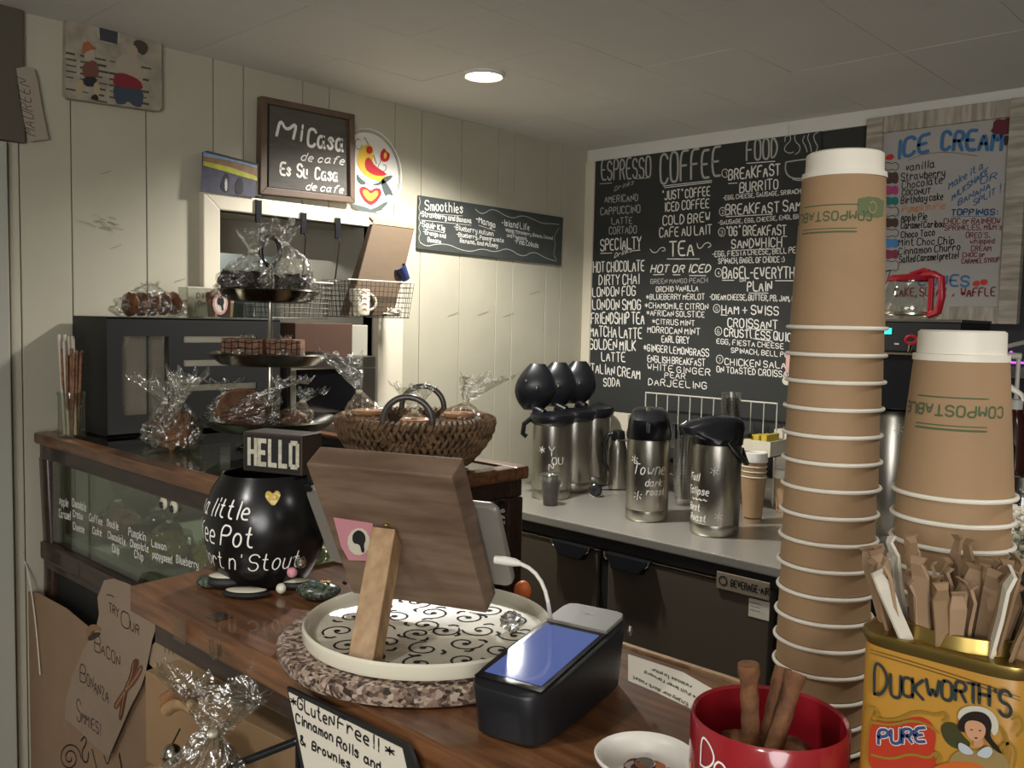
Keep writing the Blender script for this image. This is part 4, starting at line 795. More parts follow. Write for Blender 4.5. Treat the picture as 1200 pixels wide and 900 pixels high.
# ---------------- seagrass basket of cookies ----------------
bx_, by_ = -1.405, 1.205
bk = thing('seagrass_basket', 'woven seagrass basket with two grey ring handles on the glass case', 'basket', (bx_, by_, CT))
br = lambda z: .098 + .058 * math.sin(min(1, (z - CT) / .094) * math.pi / 2)
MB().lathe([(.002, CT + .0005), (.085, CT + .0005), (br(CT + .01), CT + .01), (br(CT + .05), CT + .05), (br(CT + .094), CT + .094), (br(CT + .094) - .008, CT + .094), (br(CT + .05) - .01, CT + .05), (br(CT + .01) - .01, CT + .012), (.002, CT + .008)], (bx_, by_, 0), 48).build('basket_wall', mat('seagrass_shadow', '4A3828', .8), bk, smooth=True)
ss = MB(); NC = 64
for row in range(6):
    z0 = CT + .004 + row * .0152
    for k in range(NC):
        a = 2 * math.pi * (k + .5 * (row % 2)) / NC; sgn = 1 if row % 2 else -1
        pts = []; rad = []
        for j in range(5):
            t = j / 4; z = z0 + .024 * t - .002; aa = a + sgn * (t - .5) * .075; r = br(z) + .0045 + .0025 * math.sin(t * math.pi)
            pts.append((bx_ + r * math.cos(aa), by_ + r * math.sin(aa), z)); rad.append((.0018, .0042, .005, .0042, .0018)[j])
        ss.tube(pts, rad, 6)
tag(ss.build('woven_strand', M['grass'], bk, smooth=True), kind='stuff')
rm = MB()
for k in range(80):
    a = 2 * math.pi * k / 80; r = br(CT + .094) - .002; pts = [(bx_ + (r + .009 * math.cos(t)) * math.cos(a + t * .02), by_ + (r + .009 * math.cos(t)) * math.sin(a + t * .02), CT + .094 + .008 * math.sin(t)) for t in (-.6, .5, 1.6, 2.7, 3.6)]
    rm.tube(pts, .0045, 5)
tag(rm.build('rim_binding', M['grass'], bk, smooth=True), kind='stuff')
for f in (.145, -.145):
    c0 = Vector((bx_, by_, CT + .105)) + fw_ * f
    MB().tube([c0 + sw * (.047 * math.cos(a)) + Vector((0, 0, .047 * math.sin(a))) for a in [k * math.pi / 16 for k in range(32)]], .0062, 10, closed=True).build('ring_handle', mat('handle_grey', '5E5A58', .25, .3), bk, smooth=True)
    wr = MB()
    for k in range(12):
        a = math.pi * (1.12 + .76 * k / 11); q = c0 + sw * (.05 * math.cos(a)) + Vector((0, 0, .05 * math.sin(a))) 
        wr.tube([q + (sw * math.cos(a) + Vector((0, 0, math.sin(a)))) * r_2 + fw_ * .004 for r_2 in (-.008, .004, .018)], [.004, .0065, .004], 6)
    tag(wr.build('handle_wrap', M['grass'], bk, smooth=True), kind='stuff')
for q, (s, f, rx, h, ln, lb) in enumerate(((-.105, -.01, .045, .15, (-.045, -.035), 'left'), (.0, .03, .045, .105, (0, 0), 'middle'), (.085, .0, .055, .115, (.05, .045), 'right'))):
    p = at((bx_, by_, 0), s, f, CT + (.072 if q != 1 else .06))
    t_ = cello_bag('cookie_bag', lb + ' cellophane bag of pale cookies in the seagrass basket', 'cookies', p, (rx, .045), h, .5, .9, ln, 60 + q, 'cookie bags in the basket', rot=R(43))
    for k in range(3): MB().lathe([(.001, 0), (.03, 0), (.034, .004), (.032, .009), (.001, .011)], p + Vector((.003 * k, 0, .006 + .0115 * k)), 20).build('cookie', M['cookie'], t_, smooth=True)
cl = thing('chalk_label', 'black chalk label lettered for dough, leaning on the basket front', 'sign', at((bx_, by_, 0), -.0, .16, CT))
pc = at((bx_, by_, 0), .0, .148, CT)
mb = MB(); hh = [(-.058, .0), (-.062, .018), (-.05, .03), (-.02, .036), (0, .034), (.02, .036), (.05, .03), (.062, .018), (.058, 0)]
dn = (fw_ + Vector((0, 0, .3))).normalized(); upv = Vector((-.28 * fw_.x, -.28 * fw_.y, .96))
mb.poly([pc + fw_ * .012 + sw * a + upv * b for a, b in hh], dn * .003); mb.build('label_board', M['blackm'], cl, bevel=.0005)
m_ = MB(); write_at(m_, 'COOKIE DOUGH', lambda u, v: (pc + fw_ * .012 + dn * .0036 + sw * u + upv * (.014 + v), dn), .012, .0018, slant=.2); m_.build_lines('lettering', M['chalk'], cl)
ts2 = tag(MB().box(-1.62, -1.56, 1.02, 1.07, CT, CT + .028).build('acrylic_block', M['acryl'], bevel=.002), 'small clear acrylic block on the glass top between stand and basket', 'block')
# ================= front wooden counter =================
KT = 1.1
co = thing('service_counter', 'reddish brown wooden service counter with taped worn front edge', 'counter', (-.3, .72, 0))
top = [(-1.29, .56), (.62, .545), (.62, .895), (-1.205, .885), (-1.205, .787), (-1.31, .787)]
MB().poly([Vector((x, y, KT - .038)) for x, y in top], (0, 0, .038)).build('countertop', M['woodc'], co, bevel=.003)
MB().box(-.92, .6, .70, .86, .02, KT - .038).build('base_panel', M['woodd'], co, bevel=.003)
MB().box(-1.10, .62, .895, .903, KT - .03, KT + .001).build('back_edging', M['woodl'], co)
MB().box(-1.24, .6, .575, .60, KT - .075, KT - .038).build('front_apron', M['woodd'], co)
tp = MB()
for x in (-1.13,): MB().box(x, x + .035, .5485, .5495, KT - .034, KT - .004).build('tape_patch', clear('edge_tape', 'EADFCF', .03, .3), co)
pt = PZ(255, 723, KT); MB().box(pt.x - .016, pt.x + .018, pt.y - .012, pt.y + .014, KT + .0002, KT + .0006).build('tape_patch', clear('tape', 'D8C8B0', .15, .2), co)
# granite turntable and scroll tray
gx, gy = -.80, .705
gt = thing('granite_turntable', 'round speckled granite turntable under the white scroll-patterned tray', 'turntable', (gx, gy, KT))
MB().lathe([(.002, KT + .0003), (.155, KT + .0003), (.170, KT + .003), (.1735, KT + .010), (.1735, KT + .018), (.168, KT + .022), (.002, KT + .022)], (gx, gy, 0), 72).build('slab', M['granite'], gt, smooth=True)
G1 = KT + .0225; tx2, ty2 = -.787, .700
sy = thing('scroll_tray', 'round cream ceramic tray with black scroll pattern under the wooden stand', 'tray', (tx2, ty2, G1))
TRr = .148
MB().lathe([(.002, G1), (.120, G1), (.146, G1 + .004), (TRr, G1 + .008), (TRr, G1 + .019), (.1455, G1 + .0215), (.1415, G1 + .019), (.138, G1 + .010), (.132, G1 + .007), (.002, G1 + .007)], (tx2, ty2, 0), 84).build('tray', M['cream'], sy, smooth=True)
sw_ = MB(); TZ = G1 + .007; n3 = Vector(NZ)
def spiral(cx, cy, r, a0, turns, d, wd=.0022):
    pts = []
    for k in range(18):
        t = k / 17; a = a0 + d * turns * 2 * math.pi * t; rr = r * (1 - t * .85); pts.append((Vector((cx + rr * math.cos(a), cy + rr * math.sin(a), TZ + .0003)), n3))
    sw_.mark(); sw_.strip(pts, wd * 1.25); q = pts[-1][0]; blobs.append((q.x, q.y))
blobs = []
random.seed(5)
for ring, num, r in ((.105, 13, .021), (.062, 8, .022), (.018, 3, .02)):
    for k in range(num):
        a = 2 * math.pi * (k + .3 * (num % 2)) / num; d = 1 if k % 2 else -1
        cx_, cy_ = tx2 + ring * math.cos(a), ty2 + ring * math.sin(a); spiral(cx_, cy_, r, a + (math.pi if k % 2 else .6), 1.15, d, .0024)
        for j in range(2):   # comma leaves
            b = a + (.9 if j else -.7); ex = cx_ + (r + .003) * math.cos(b); ey = cy_ + (r + .003) * math.sin(b)
            if math.hypot(ex - tx2, ey - ty2) < .122:
                sw_.mark(); sw_.strip([(Vector((ex + .009 * t * math.cos(b + 1 + t), ey + .009 * t * math.sin(b + 1 + t), TZ + .0003)), n3) for t in (0, .4, .8, 1.2)], .0045)
    
sw_.build_lines('scroll_stroke', M['ink'], sy)
for x, y in blobs: MB().lathe([(.0004, TZ + .0004), (.0042, TZ + .0004), (.004, TZ + .0006), (.0004, TZ + .0007)], (x, y, 0), 12).build('scroll_dot', M['ink'], sy)
# wooden wedge stand (board + leg) and tablet
BR = PZ(570, 735, TZ + .001); ang = R(22); th = R(30)
u = Vector((-math.cos(ang), -math.sin(ang), 0)); nh = Vector((math.sin(ang), -math.cos(ang), 0)); Up = Vector((0, 0, math.cos(th))) + nh * math.sin(th); N = nh * math.cos(th) - Vector((0, 0, 1)) * math.sin(th)
def slab(P, w, h, t, back): # P lower right front corner; w along u, h along Up, t along -N
    D = -N * t; return MB().hexa([P, P + D, P + u * w + D, P + u * w, P + Up * h, P + Up * h + D, P + u * w + Up * h + D, P + u * w + Up * h])
es = thing('tablet_stand', 'rustic dark wooden tablet stand seen from behind, on the scroll tray', 'tablet stand', BR)
def hitN(x, y, P):
    d = Vector(ray(x, y)); o = Vector((0, 0, H)); return o + d * ((P - o).dot(N) / d.dot(N))
lift = .032 * math.sin(th)
BR2 = BR + Vector((0, 0, .001 + lift))
slab(BR2, .187, .211, .034, 0).build('board', M['woode'], es, bevel=.0025)
lb = PZ(420, 783, TZ + .001); ltop = hitN(457, 628, BR2) + N * .002; ax_ = (ltop - lb).normalized(); wv = u * .0155; dv = ax_.cross(u).normalized() * .022
if dv.dot(nh) < 0: dv = -dv
def clampz(p): return Vector((p.x, p.y, max(p.z, TZ + .001)))
foot = [lb + wv - dv * .0, lb - wv - dv * .0, lb - wv - dv * 1.6, lb + wv - dv * 1.6]
mb = MB(); bt = [clampz(Vector((p.x, p.y, TZ + .001))) for p in foot]; tt = [p + (ltop - lb) for p in foot]
tt = [ltop + wv + dv * .9, ltop - wv + dv * .9, ltop - wv - dv * .5 + N * .004, ltop + wv - dv * .5 + N * .004]
mb.hexa([bt[0], bt[1], bt[2], bt[3], tt[0], tt[1], tt[2], tt[3]]); mb.build('prop_leg', M['woodl'], es, bevel=.0018)
MB().lathe([(.0005, 0), (.004, 0), (.004, .002), (.0005, .003)], ltop + dv * .5 + Vector((0, 0, .008)), 12).build('screw', M['brass'], es)
stP = BR2 + N * .0006
stk = thing('logo_sticker', 'pink sticker with a dark head silhouette on the wooden stand', 'sticker', stP + u * .13 + Up * .1)
pn = lambda x, y: hitN(x, y, stP)
art('sticker_square', M['pink'], stk, pn, N, [[(391, 606), (437, 613), (441, 652), (436, 657), (409, 656), (400, 640)]], .0004, 0, .0003)
logo(stk, pn, N, 421, 634, 17, 20, back=False)
# tablet lying on the far side of the board
tb = thing('tablet', 'white cased tablet leaning behind the wooden stand, its silver edges showing', 'tablet', BR2)
PT = BR2 - N * .037; a0 = hitN(600, 700, PT)
w0 = (hitN(367, 600, PT) - PT).dot(u); w1 = (hitN(604, 700, PT) - PT).dot(u); h1 = (hitN(450, 583, PT) - PT).dot(Up)
ct_ = MB(); nseg = 6; rr = .012
def rrect(w0, w1, h0, h1, r, off_):
    pts = []
    for cx_, cy_, s0 in ((w1 - r, h1 - r, 0), (w0 + r, h1 - r, 1), (w0 + r, h0 + r, 2), (w1 - r, h0 + r, 3)):
        for k in range(nseg + 1): a = (s0 + k / nseg) * math.pi / 2; pts.append(PT + u * (cx_ + r * math.cos(a)) + Up * (cy_ + r * math.sin(a)) - N * off_)
    return pts
wl_, wr_ = min(w0, w1), max(w0, w1); hb = .012
MB().rings([rrect(wl_, wr_, hb, h1, rr, 0), rrect(wl_ - .001, wr_ + .001, hb - .001, h1 + .001, rr, .002), rrect(wl_ - .001, wr_ + .001, hb - .001, h1 + .001, rr, .009), rrect(wl_, wr_, hb, h1, rr, .011)]).build('case_shell', mat('tablet_case', '8E8A82', .35, .3), tb, smooth=True)
MB().rings([rrect(wl_ + .006, wr_ - .006, hb + .006, h1 - .006, rr * .6, .0112), rrect(wl_ + .006, wr_ - .006, hb + .006, h1 - .006, rr * .6, .0118)]).build('screen', M['glossb'], tb)
for q, (x_, y_) in enumerate(((361, 572), (404, 683))):
    c_ = hitN(x_, y_, PT + N * .0005); MB().lathe([(.0003, 0), (.0035 if q else .006, 0), (.003 if q else .0055, .0012), (.0003, .0014)], c_, 14, ax=Matrix((u, Up, N)).transposed()).build('camera_dot', M['black'], tb)
# charging cable
cpt = [PD(590, 657, .985), PD(603, 659, .982), PD(620, 663, .975), PD(636, 680, .965), PD(643, 705, .955), PD(645, 728, .95)]
cbp = []
for i in range(len(cpt) - 1):
    for t in (0, .5): cbp.append(cpt[i].lerp(cpt[i + 1], t))
cbp += [cpt[-1], PZ(648, 742, KT + .004), PZ(655, 730, KT + .004)]
for _ in range(2): cbp = [cbp[0]] + [cbp[i] * .5 + (cbp[i - 1] + cbp[i + 1]) * .25 for i in range(1, len(cbp) - 1)] + [cbp[-1]]
cb_ = thing('charging_cable', 'white charging cable looping from the tablet down behind the card terminal', 'cable', cpt[0])
MB().tube(cbp, .0022, 10).build('cable', M['white'], cb_, smooth=True); MB().tube([cpt[0] + u * .01, cpt[0], cpt[1], cpt[1].lerp(cpt[2], .4)], [.0045, .0048, .0045, .0028], 12).build('connector', M['white'], cb_, smooth=True)
# card terminal
b0, b1, b2_ = PZ(552, 868, KT), PZ(632, 886, KT), PZ(737, 800, KT)
tu = (b2_ - b1); Ln = tu.length; tu.normalize(); tv = Vector((-tu.y, tu.x, 0)); Wt = .083
tc = b1 + tu * Ln * .5 + tv * Wt * .5
te = thing('card_terminal', 'black card payment terminal with lit blue screen on the wooden counter', 'payment terminal', (tc.x, tc.y, KT))
def tsec(z, gw, gl, sh=0, pw=5, n=48):
    out = []
    for i in range(n):
        t = 2 * math.pi * i / n; ct_2, st_2 = math.cos(t), math.sin(t)
        a = (Ln / 2 + gl) * math.copysign(abs(ct_2) ** (2 / pw), ct_2); b = (Wt / 2 + gw) * math.copysign(abs(st_2) ** (2 / pw), st_2)
        zz = KT + z(a / (Ln / 2)) if callable(z) else KT + z
        out.append(Vector((tc.x, tc.y, zz)) + tu * (a + sh) + tv * b)
    return out
zt_ = lambda s: .064 + .010 * s
MB().rings([tsec(.0006, -.006, -.008), tsec(.004, -.001, -.002), tsec(.03, .0, .002), tsec(lambda s: zt_(s) - .004, .002, .006), tsec(lambda s: zt_(s) - .001, .001, .005), tsec(zt_, -.002, .002)]).build('housing', mat('terminal_black', '16181C', .42), te, smooth=True)
def tp_(a, b, d=0): return Vector((tc.x, tc.y, KT + zt_(a / (Ln / 2)) + d)) + tu * a + tv * b
a0, a1, a2, a3 = -Ln * .46, -Ln * .41, Ln * .20, Ln * .24
def plate(a, b, w, d0, d1): return MB().hexa([tp_(a, -w, d0), tp_(b, -w, d0), tp_(b, w, d0), tp_(a, w, d0), tp_(a, -w, d1), tp_(b, -w, d1), tp_(b, w, d1), tp_(a, w, d1)])
plate(a0, a3, Wt * .45, .0002, .0016).build('screen_bezel', M['glossb'], te, bevel=.0005)
m_s, nt_s, bs_ = _new('lit_screen'); bs_.inputs['Base Color'].default_value = (.02, .03, .06, 1); bs_.inputs['Roughness'].default_value = .06
bs_.inputs['Emission Color'].default_value = rgb('5A6CB0'); bs_.inputs['Emission Strength'].default_value = .55
plate(a1, a2, Wt * .385, .0017, .0021).build('screen', m_s, te)
gs = [tsec(lambda s: zt_(s) + .0002, -.002, 0)]
mb = MB(); ring0, ring1 = [], []
for i in range(20):
    pass
pts2 = [(a3, -.44), (a3, .44), (Ln * .44, .44), (Ln * .485, .40), (Ln * .50, .30), (Ln * .50, -.30), (Ln * .485, -.40), (Ln * .44, -.44)]
mb.poly([tp_(a, b * Wt, .0004) for a, b in pts2], (0, 0, .004)).build('reader_pad', mat('reader_grey', '6E6C66', .5), te, bevel=.001)
ml = MB()
for r in (.005, .008): ml.mark(); ml.strip([(tp_(Ln * .37 + r * math.cos(t), r * math.sin(t), .0048), n3) for t in [-.8 + .2 * k for k in range(9)]], .0008)
ml.build_lines('tap_symbol', M['white'], te)
bt_ = tp_(Ln * .47, -Wt * .52, -.012); MB().blob(bt_, (.003, .003, .006), n=10, m=8).build('side_button', M['alum'], te, smooth=True)
# dark mat and paper slips at the counter's back
dm = tag(MB().poly([PZ(602, 737, KT) + Vector((0, 0, .0004)), PZ(640, 745, KT) + Vector((0, 0, .0004)), PZ(652, 738, KT) + Vector((0, 0, .0004)), PZ(614, 726, KT) + Vector((0, 0, .0004))], (0, 0, .004)).build('dark_pad', M['blackm']), 'small dark pad on the counter between scroll tray and card terminal', 'pad')
npp = thing('instruction_slip', 'white printed paper slip lying along the counter back, right of the terminal', 'paper', PZ(780, 800, KT))
MB().poly([PZ(736, 767, KT), PZ(736, 798, KT), PZ(770, 812, KT), PZ(812, 832, KT), PZ(842, 812, KT), PZ(800, 788, KT)], (0, 0, .0006)).build('paper', M['paper'], npp); m_ = MB()
pz = lambda x, y: PZ(x, y, KT + .0007)
for s_, a in (('Enjoy our dark roast', (806, 824, 742, 792)), ('* Pull lever forward', (815, 815, 756, 786)), ('release to pour', (810, 803, 764, 783))): write_px(m_, s_, *a, -4, pz, .0009, NZ, off=.0003)
m_.build_lines('lettering', M['ink'], npp)
# little orange gourd and foil on the tray behind the tablet
p = PZ(612, 712, KT); og = thing('orange_gourd', 'small orange gourd with pale base on the counter behind the tablet', 'gourd', (p.x, p.y, KT))
MB().blob((p.x, p.y, KT + .0235), (.012, .012, .015), 3, .05).build('gourd', M['orange'], og, smooth=True); MB().lathe([(.002, .0002), (.009, .0002), (.011, .004), (.008, .010), (.002, .011)], (p.x, p.y, KT), 16).build('base', M['cream'], og, smooth=True)
p = at((BR.x, BR.y, 0), .03, .012, TZ + .0008); fo = thing('foil_ball', 'crumpled silver foil on the scroll tray at the stand foot', 'foil', p); MB().blob(p + Vector((0, 0, .012)), (.014, .012, .011), 9, .35, 6, 22, 14).build('foil', mat('foil_bright', 'D8D8DA', .25, 1), fo)
# ---------------- round black pot ----------------
ppx, ppy = -1.185, .722
po = thing('lettered_pot', 'round glossy black pot with white script and a gold heart, on the counter', 'pot', (ppx, ppy, KT))
prof = [(.002, 0), (.060, 0), (.068, .006), (.086, .035), (.094, .065), (.0955, .085), (.092, .108), (.082, .130), (.068, .148), (.066, .151), (.0645, .149), (.078, .128), (.088, .106), (.091, .085), (.088, .06), (.06, .01), (.002, .008)]
prof = [(r * .95, z * 1.1) for r, z in prof]
def pr(z):
    z -= KT; P_ = prof[1:9]
    for (r0, z0), (r1, z1) in zip(P_[:-1], P_[1:]):
        if z0 <= z <= z1: return r0 + (r1 - r0) * (z - z0) / (z1 - z0 + 1e-9)
    return .06
MB().lathe([(r, KT + .0003 + z) for r, z in prof], (ppx, ppy, 0), 72).build('pot', mat('pot_black', '121212', .25, var=.2, vs=15), po, smooth=True)
fa = math.atan2(-ppy, -ppx)     # angle facing the camera
m_ = MB()
def potw(s, z, size, a, wd=.0022): 
    st, W = layout(s, .1, 2, .25); k = size / 6; aa = a
    m_.mark()
    for p in st:
        pn_ = []
        for x_, y_ in p:
            z_ = KT + z + y_ * k; r_2 = pr(z_); tt_ = fa + a + (x_ * k * .8) / pr(KT + z + size * .4); dr = (pr(z_ + .003) - pr(z_ - .003)) / .006
            nn = Vector((math.cos(tt_), math.sin(tt_), -dr)).normalized(); pn_.append((Vector((ppx + r_2 * math.cos(tt_), ppy + r_2 * math.sin(tt_), z_)) + nn * .0006, nn))
        m_.strip(pn_, wd)
potw("I'm a little", .112, .024, R(-104), .0026); potw('Coffee Pot', .073, .028, R(-118), .0026); potw("Short n' Stout", .037, .024, R(-96), .0019)
m_.build_lines('script_lettering', M['chalk'], po)
hz, ha = KT + .140, fa + R(7)
def potp(x_, y_):
    z_ = hz + y_; r_2 = pr(z_); t_ = ha + x_ / r_2; return Vector((ppx + (r_2 + .0012) * math.cos(t_), ppy + (r_2 + .0012) * math.sin(t_), z_ + .0008))
hr = [(0, -.012), (.008, -.003), (.011, .004), (.008, .009), (.004, .009), (0, .005), (-.004, .009), (-.008, .009), (-.011, .004), (-.008, -.003)]
mb = MB(); mb.poly([potp(*p) for p in closed_soft(hr, 1)], Vector((math.cos(ha), math.sin(ha), .5)) * .0012); mb.build('heart_sticker', spots('heart_gold', ['C8B04A', 'D8CBA0', 'B89A3C', 'D0A070'], 260), po)
# bead charm hanging at the pot foot
bp0 = Vector((ppx, ppy, 0)) + fw_ * 0; cdv = Vector((math.cos(fa + R(12)), math.sin(fa + R(12)), 0))
bc_ = thing('bead_charm', 'bead charm with clear, pink and white beads against the black pot', 'charm', Vector((ppx, ppy, KT)) + cdv * .09)
for q, (dz, dr, da, m__) in enumerate(((.044, .088, 34, 'silver'), (.030, .084, 26, 'pink'), (.0105, .088, 14, 'cream'))):
    a = fa + R(da); MB().blob((ppx + dr * math.cos(a), ppy + dr * math.sin(a), KT + dz), (.0085, .0085, .0085) if q == 0 else (.0075,) * 3, q, .15, 4, 14, 10).build('bead', M[m__], bc_, smooth=(q != 0))
# lettered wood block across the pot's rim
hb0 = Vector((ppx, ppy, 0)) + Vector((.02, .045, 0)); bz = KT + .1668
hu = Vector((math.cos(R(22)), math.sin(R(22)), 0)); hn = Vector((hu.y, -hu.x, 0))
hb_ = thing('lettered_block', 'black wooden block with big white capital greeting, resting across the pot rim', 'sign', (hb0.x, hb0.y, bz))
c_ = PD(318, 530, 1.33); L0 = Vector((c_.x, c_.y, bz)) - hu * .045
def bl(a, b, z): a, b, z = a * 1.14 - .006, b * 1.14, z * 1.14; return L0 + hu * a - hn * b + Vector((0, 0, z))
MB().hexa([bl(0, 0, 0), bl(.092, 0, 0), bl(.092, .045, 0), bl(0, .045, 0), bl(0, 0, .052), bl(.092, 0, .052), bl(.092, .045, .052), bl(0, .045, .052)]).build('block', mat('block_wood', '3A2C20', .6, var=.3, vs=20), hb_, bevel=.002)
bf_ = MB().hexa([bl(.003, -.0006, .003), bl(.089, -.0006, .003), bl(.089, 0, .003), bl(.003, 0, .003), bl(.003, -.0006, .049), bl(.089, -.0006, .049), bl(.089, 0, .049), bl(.003, 0, .049)]).build('black_face', M['blackm'], hb_)
HL = {'H': [(0, 0, 1, 6), (2, 0, 3, 6), (1, 2.5, 2, 3.5)], 'E': [(0, 0, 1, 6), (1, 0, 2.6, 1), (1, 2.5, 2.3, 3.5), (1, 5, 2.6, 6)], 'L': [(0, 0, 1, 6), (1, 0, 2.6, 1)], 'O': [(0, .5, 1, 5.5), (2, .5, 3, 5.5), (.5, 0, 2.5, 1), (.5, 5, 2.5, 6)]}
x_ = .008
for ch in 'HELLO':
    mb = MB(); k = .0058
    for a, b, c, d in HL[ch]:
        mb.add([bl(x_ + a * k * .9, -.0014, .008 + b * k * 1.06), bl(x_ + c * k * .9, -.0014, .008 + b * k * 1.06), bl(x_ + c * k * .9, -.0014, .008 + d * k * 1.06), bl(x_ + a * k * .9, -.0014, .008 + d * k * 1.06)], [(0, 1, 2, 3)])
    mb.build('letter', M['chalkd'] if ch == 'x' else mat('letter_white_' + ch.lower(), 'C8C2AE', .7, var=.3, vs=120), bf_); x_ += .0162
# painted stones
def stone(cxp, cyp, r, m, lb, txt, white=True, rot=40, hz_=None):
    p = PZ(cxp, cyp, KT); t_ = thing('painted_stone', lb, 'stone', (p.x, p.y, KT)); h = r[2]
    MB().blob((p.x, p.y, KT + h), r, cxp, .08, 1.2, 26, 14, R(rot)).build('stone', m, t_, smooth=True)
    if white:
        MB().lathe([(.0005, 0), (.62, 0), (.80, -.12), (.82, -.2)], (0, 0, 0), 30); rs = []
        for kk, zz in ((.03, 1.0), (.5, .93), (.72, .78), (.84, .62)):
            rs.append([Vector((p.x, p.y, KT + h + h * zz + .0012)) + Matrix.Rotation(R(rot), 3, 'Z') @ Vector((r[0] * kk * math.cos(a) * (1 + .06 * math.sin(3 * a)), r[1] * kk * math.sin(a), 0)) for a in [2 * math.pi * i / 30 for i in range(30)]])
        MB().rings(rs, True, False).build('white_paint', M['cream'], t_, smooth=True)
        m_ = MB()
        for i, s_ in enumerate(txt):
            write_at(m_, s_, lambda u_, v_, i=i: (Vector((p.x, p.y, KT + 2 * h * .985 + .0022)) + sw * u_ + (-fw_) * (v_ + .004 - i * .011), n3), .007, .0012)
        m_.build_lines('lettering', M['ink'], t_)
stone(288, 700, (.034, .017, .006), M['blackm'], 'flat white painted stone with black strokes, nearest of the stones', ('Lucky', ), rot=43)
stone(268, 689, (.034, .020, .011), M['blackm'], 'white painted stone lettered for a good day, leftmost lettered one', ('Brew-tiful', 'Day'), rot=50)
stone(246, 688, (.022, .016, .009), M['stone'], 'small dark stone at the far left of the painted stones', (), white=False, rot=20)
stone(344, 690, (.028, .014, .007), M['blackm'], 'white topped flat stone between the pot and the green speckled stone', ('Joy',), rot=50)
stone(373, 703, (.032, .021, .0135), M['stone'], 'large dark green speckled stone beside the scroll tray', (), white=False, rot=40)
p = PZ(373, 703, KT)
for q, (a, c) in enumerate(((-.008, '3C7CA0'), (.006, 'C8883C'), (.014, 'C0B060'))): tag(MB().blob((p.x + sw.x * a, p.y + sw.y * a, KT + .0268), (.005, .003, .0012), q, .3, 3, 10, 6).build('painted_dots', mat('dot_' + c, c, .5), bpy.data.objects[[o.name for o in C.objects if o.name.startswith('painted_stone')][-1]]))
# ---------------- tall and short cup stacks ----------------
def cup_stack(cx, cy, z_first, pitch, n, r_rim, hgt, r_top, nm, grp, face):
    for i in range(n):
        z = z_first - i * pitch          # rim (bottom edge of the inverted cup)
        if z < KT + .003: break
        lab = 'kraft paper cup, ' + (ORD[i] if i else 'topmost') + ' in the ' + nm
        t_ = thing('paper_cup', lab, 'paper cup', (cx, cy, z), grp)
        jx, jy = random.uniform(-.0006, .0006), random.uniform(-.0006, .0006)
        top_z = z + hgt; rim = r_rim
        kb = r_top + (rim - .003 - r_top)
        rr_ = lambda t: (rim - .0035) + (r_top - (rim - .0035)) * t
        tt_ = (hgt if i == 0 else pitch + .012) / hgt
        MB().lathe([(rr_(.015), z + hgt * .015), (rr_(tt_), z + hgt * tt_)] + ([(rr_(tt_) - .002, z + hgt * tt_)] if i == 0 else [(rr_(tt_) - .0008, z + hgt * tt_)]), (cx + jx, cy + jy, 0), 64).build('sleeve', M['kraft'], t_, smooth=True)
        MB().tube([(cx + jx + (rim - .002) * math.cos(a), cy + jy + (rim - .002) * math.sin(a), z) for a in [2 * math.pi * k / 64 for k in range(64)]], .0019, 8, closed=True).build('rolled_rim', M['cupw'], t_, smooth=True)
        if i == 0:
            MB().lathe([(r_top + .0008, top_z - .001), (r_top + .0006, top_z + .004), (r_top - .002, top_z + .0045), (r_top - .0025, top_z + .021), (r_top - .0045, top_z + .0225), (.002, top_z + .0225)], (cx, cy, 0), 64).build('cup_base', M['cupw'], t_, smooth=True)
            fn0 = cyl_fn(cx, cy, lambda zz: rr_((zz - z) / hgt), face, 0)
            m_ = MB(); zc = top_z - .034
            f2 = lambda u_, v_: fn0(-u_, zc - v_)   # printed upside down
            write_at(m_, 'COMPOSTABLE', f2, .0078, .0016, jit=.02, soft=1, u0=0)
            for dv_, w2 in ((.015, .0009), (.018, .0016), (-.006, .0011)):
                m_.mark(); m_.strip([f2(-.026 + .052 * k / 16, dv_) for k in range(17)], w2)
            m_.build_lines('green_print', M['green'], t_)
            if nm.startswith('tall'):
                m_ = MB(); f3 = lambda u_, v_: fn0(-u_ + .040, zc - v_ + .004)
                m_.mark(); m_.strip([f3(-.008 + .016 * k / 6, -.0) for k in range(7)], .018); m_.build_lines('green_logo', mat('green_block', '5E6A46', .8), t_)
                m_ = MB(); f4 = lambda u_, v_: (f3(u_, v_)[0] + f3(u_, v_)[1] * .0004, f3(u_, v_)[1]); m_.mark(); m_.strip([f4(.004 * math.cos(a) , .005 * math.sin(a)) for a in [k * .5 for k in range(12)]], .0012); m_.build_lines('logo_swirl', M['kraft'], t_)
cup_stack(-.3545, .8175, 1.5005, .0246, 17, .0455, .137, .0365, 'tall cup stack', 'cups of the tall stack', math.atan2(-.822, .350) - R(20))
cup_stack(-.2245, .748, 1.374, .0192, 17, .0458, .104, .0338, 'shorter cup stack', 'cups of the shorter stack', math.atan2(-.750, .222) - R(8))
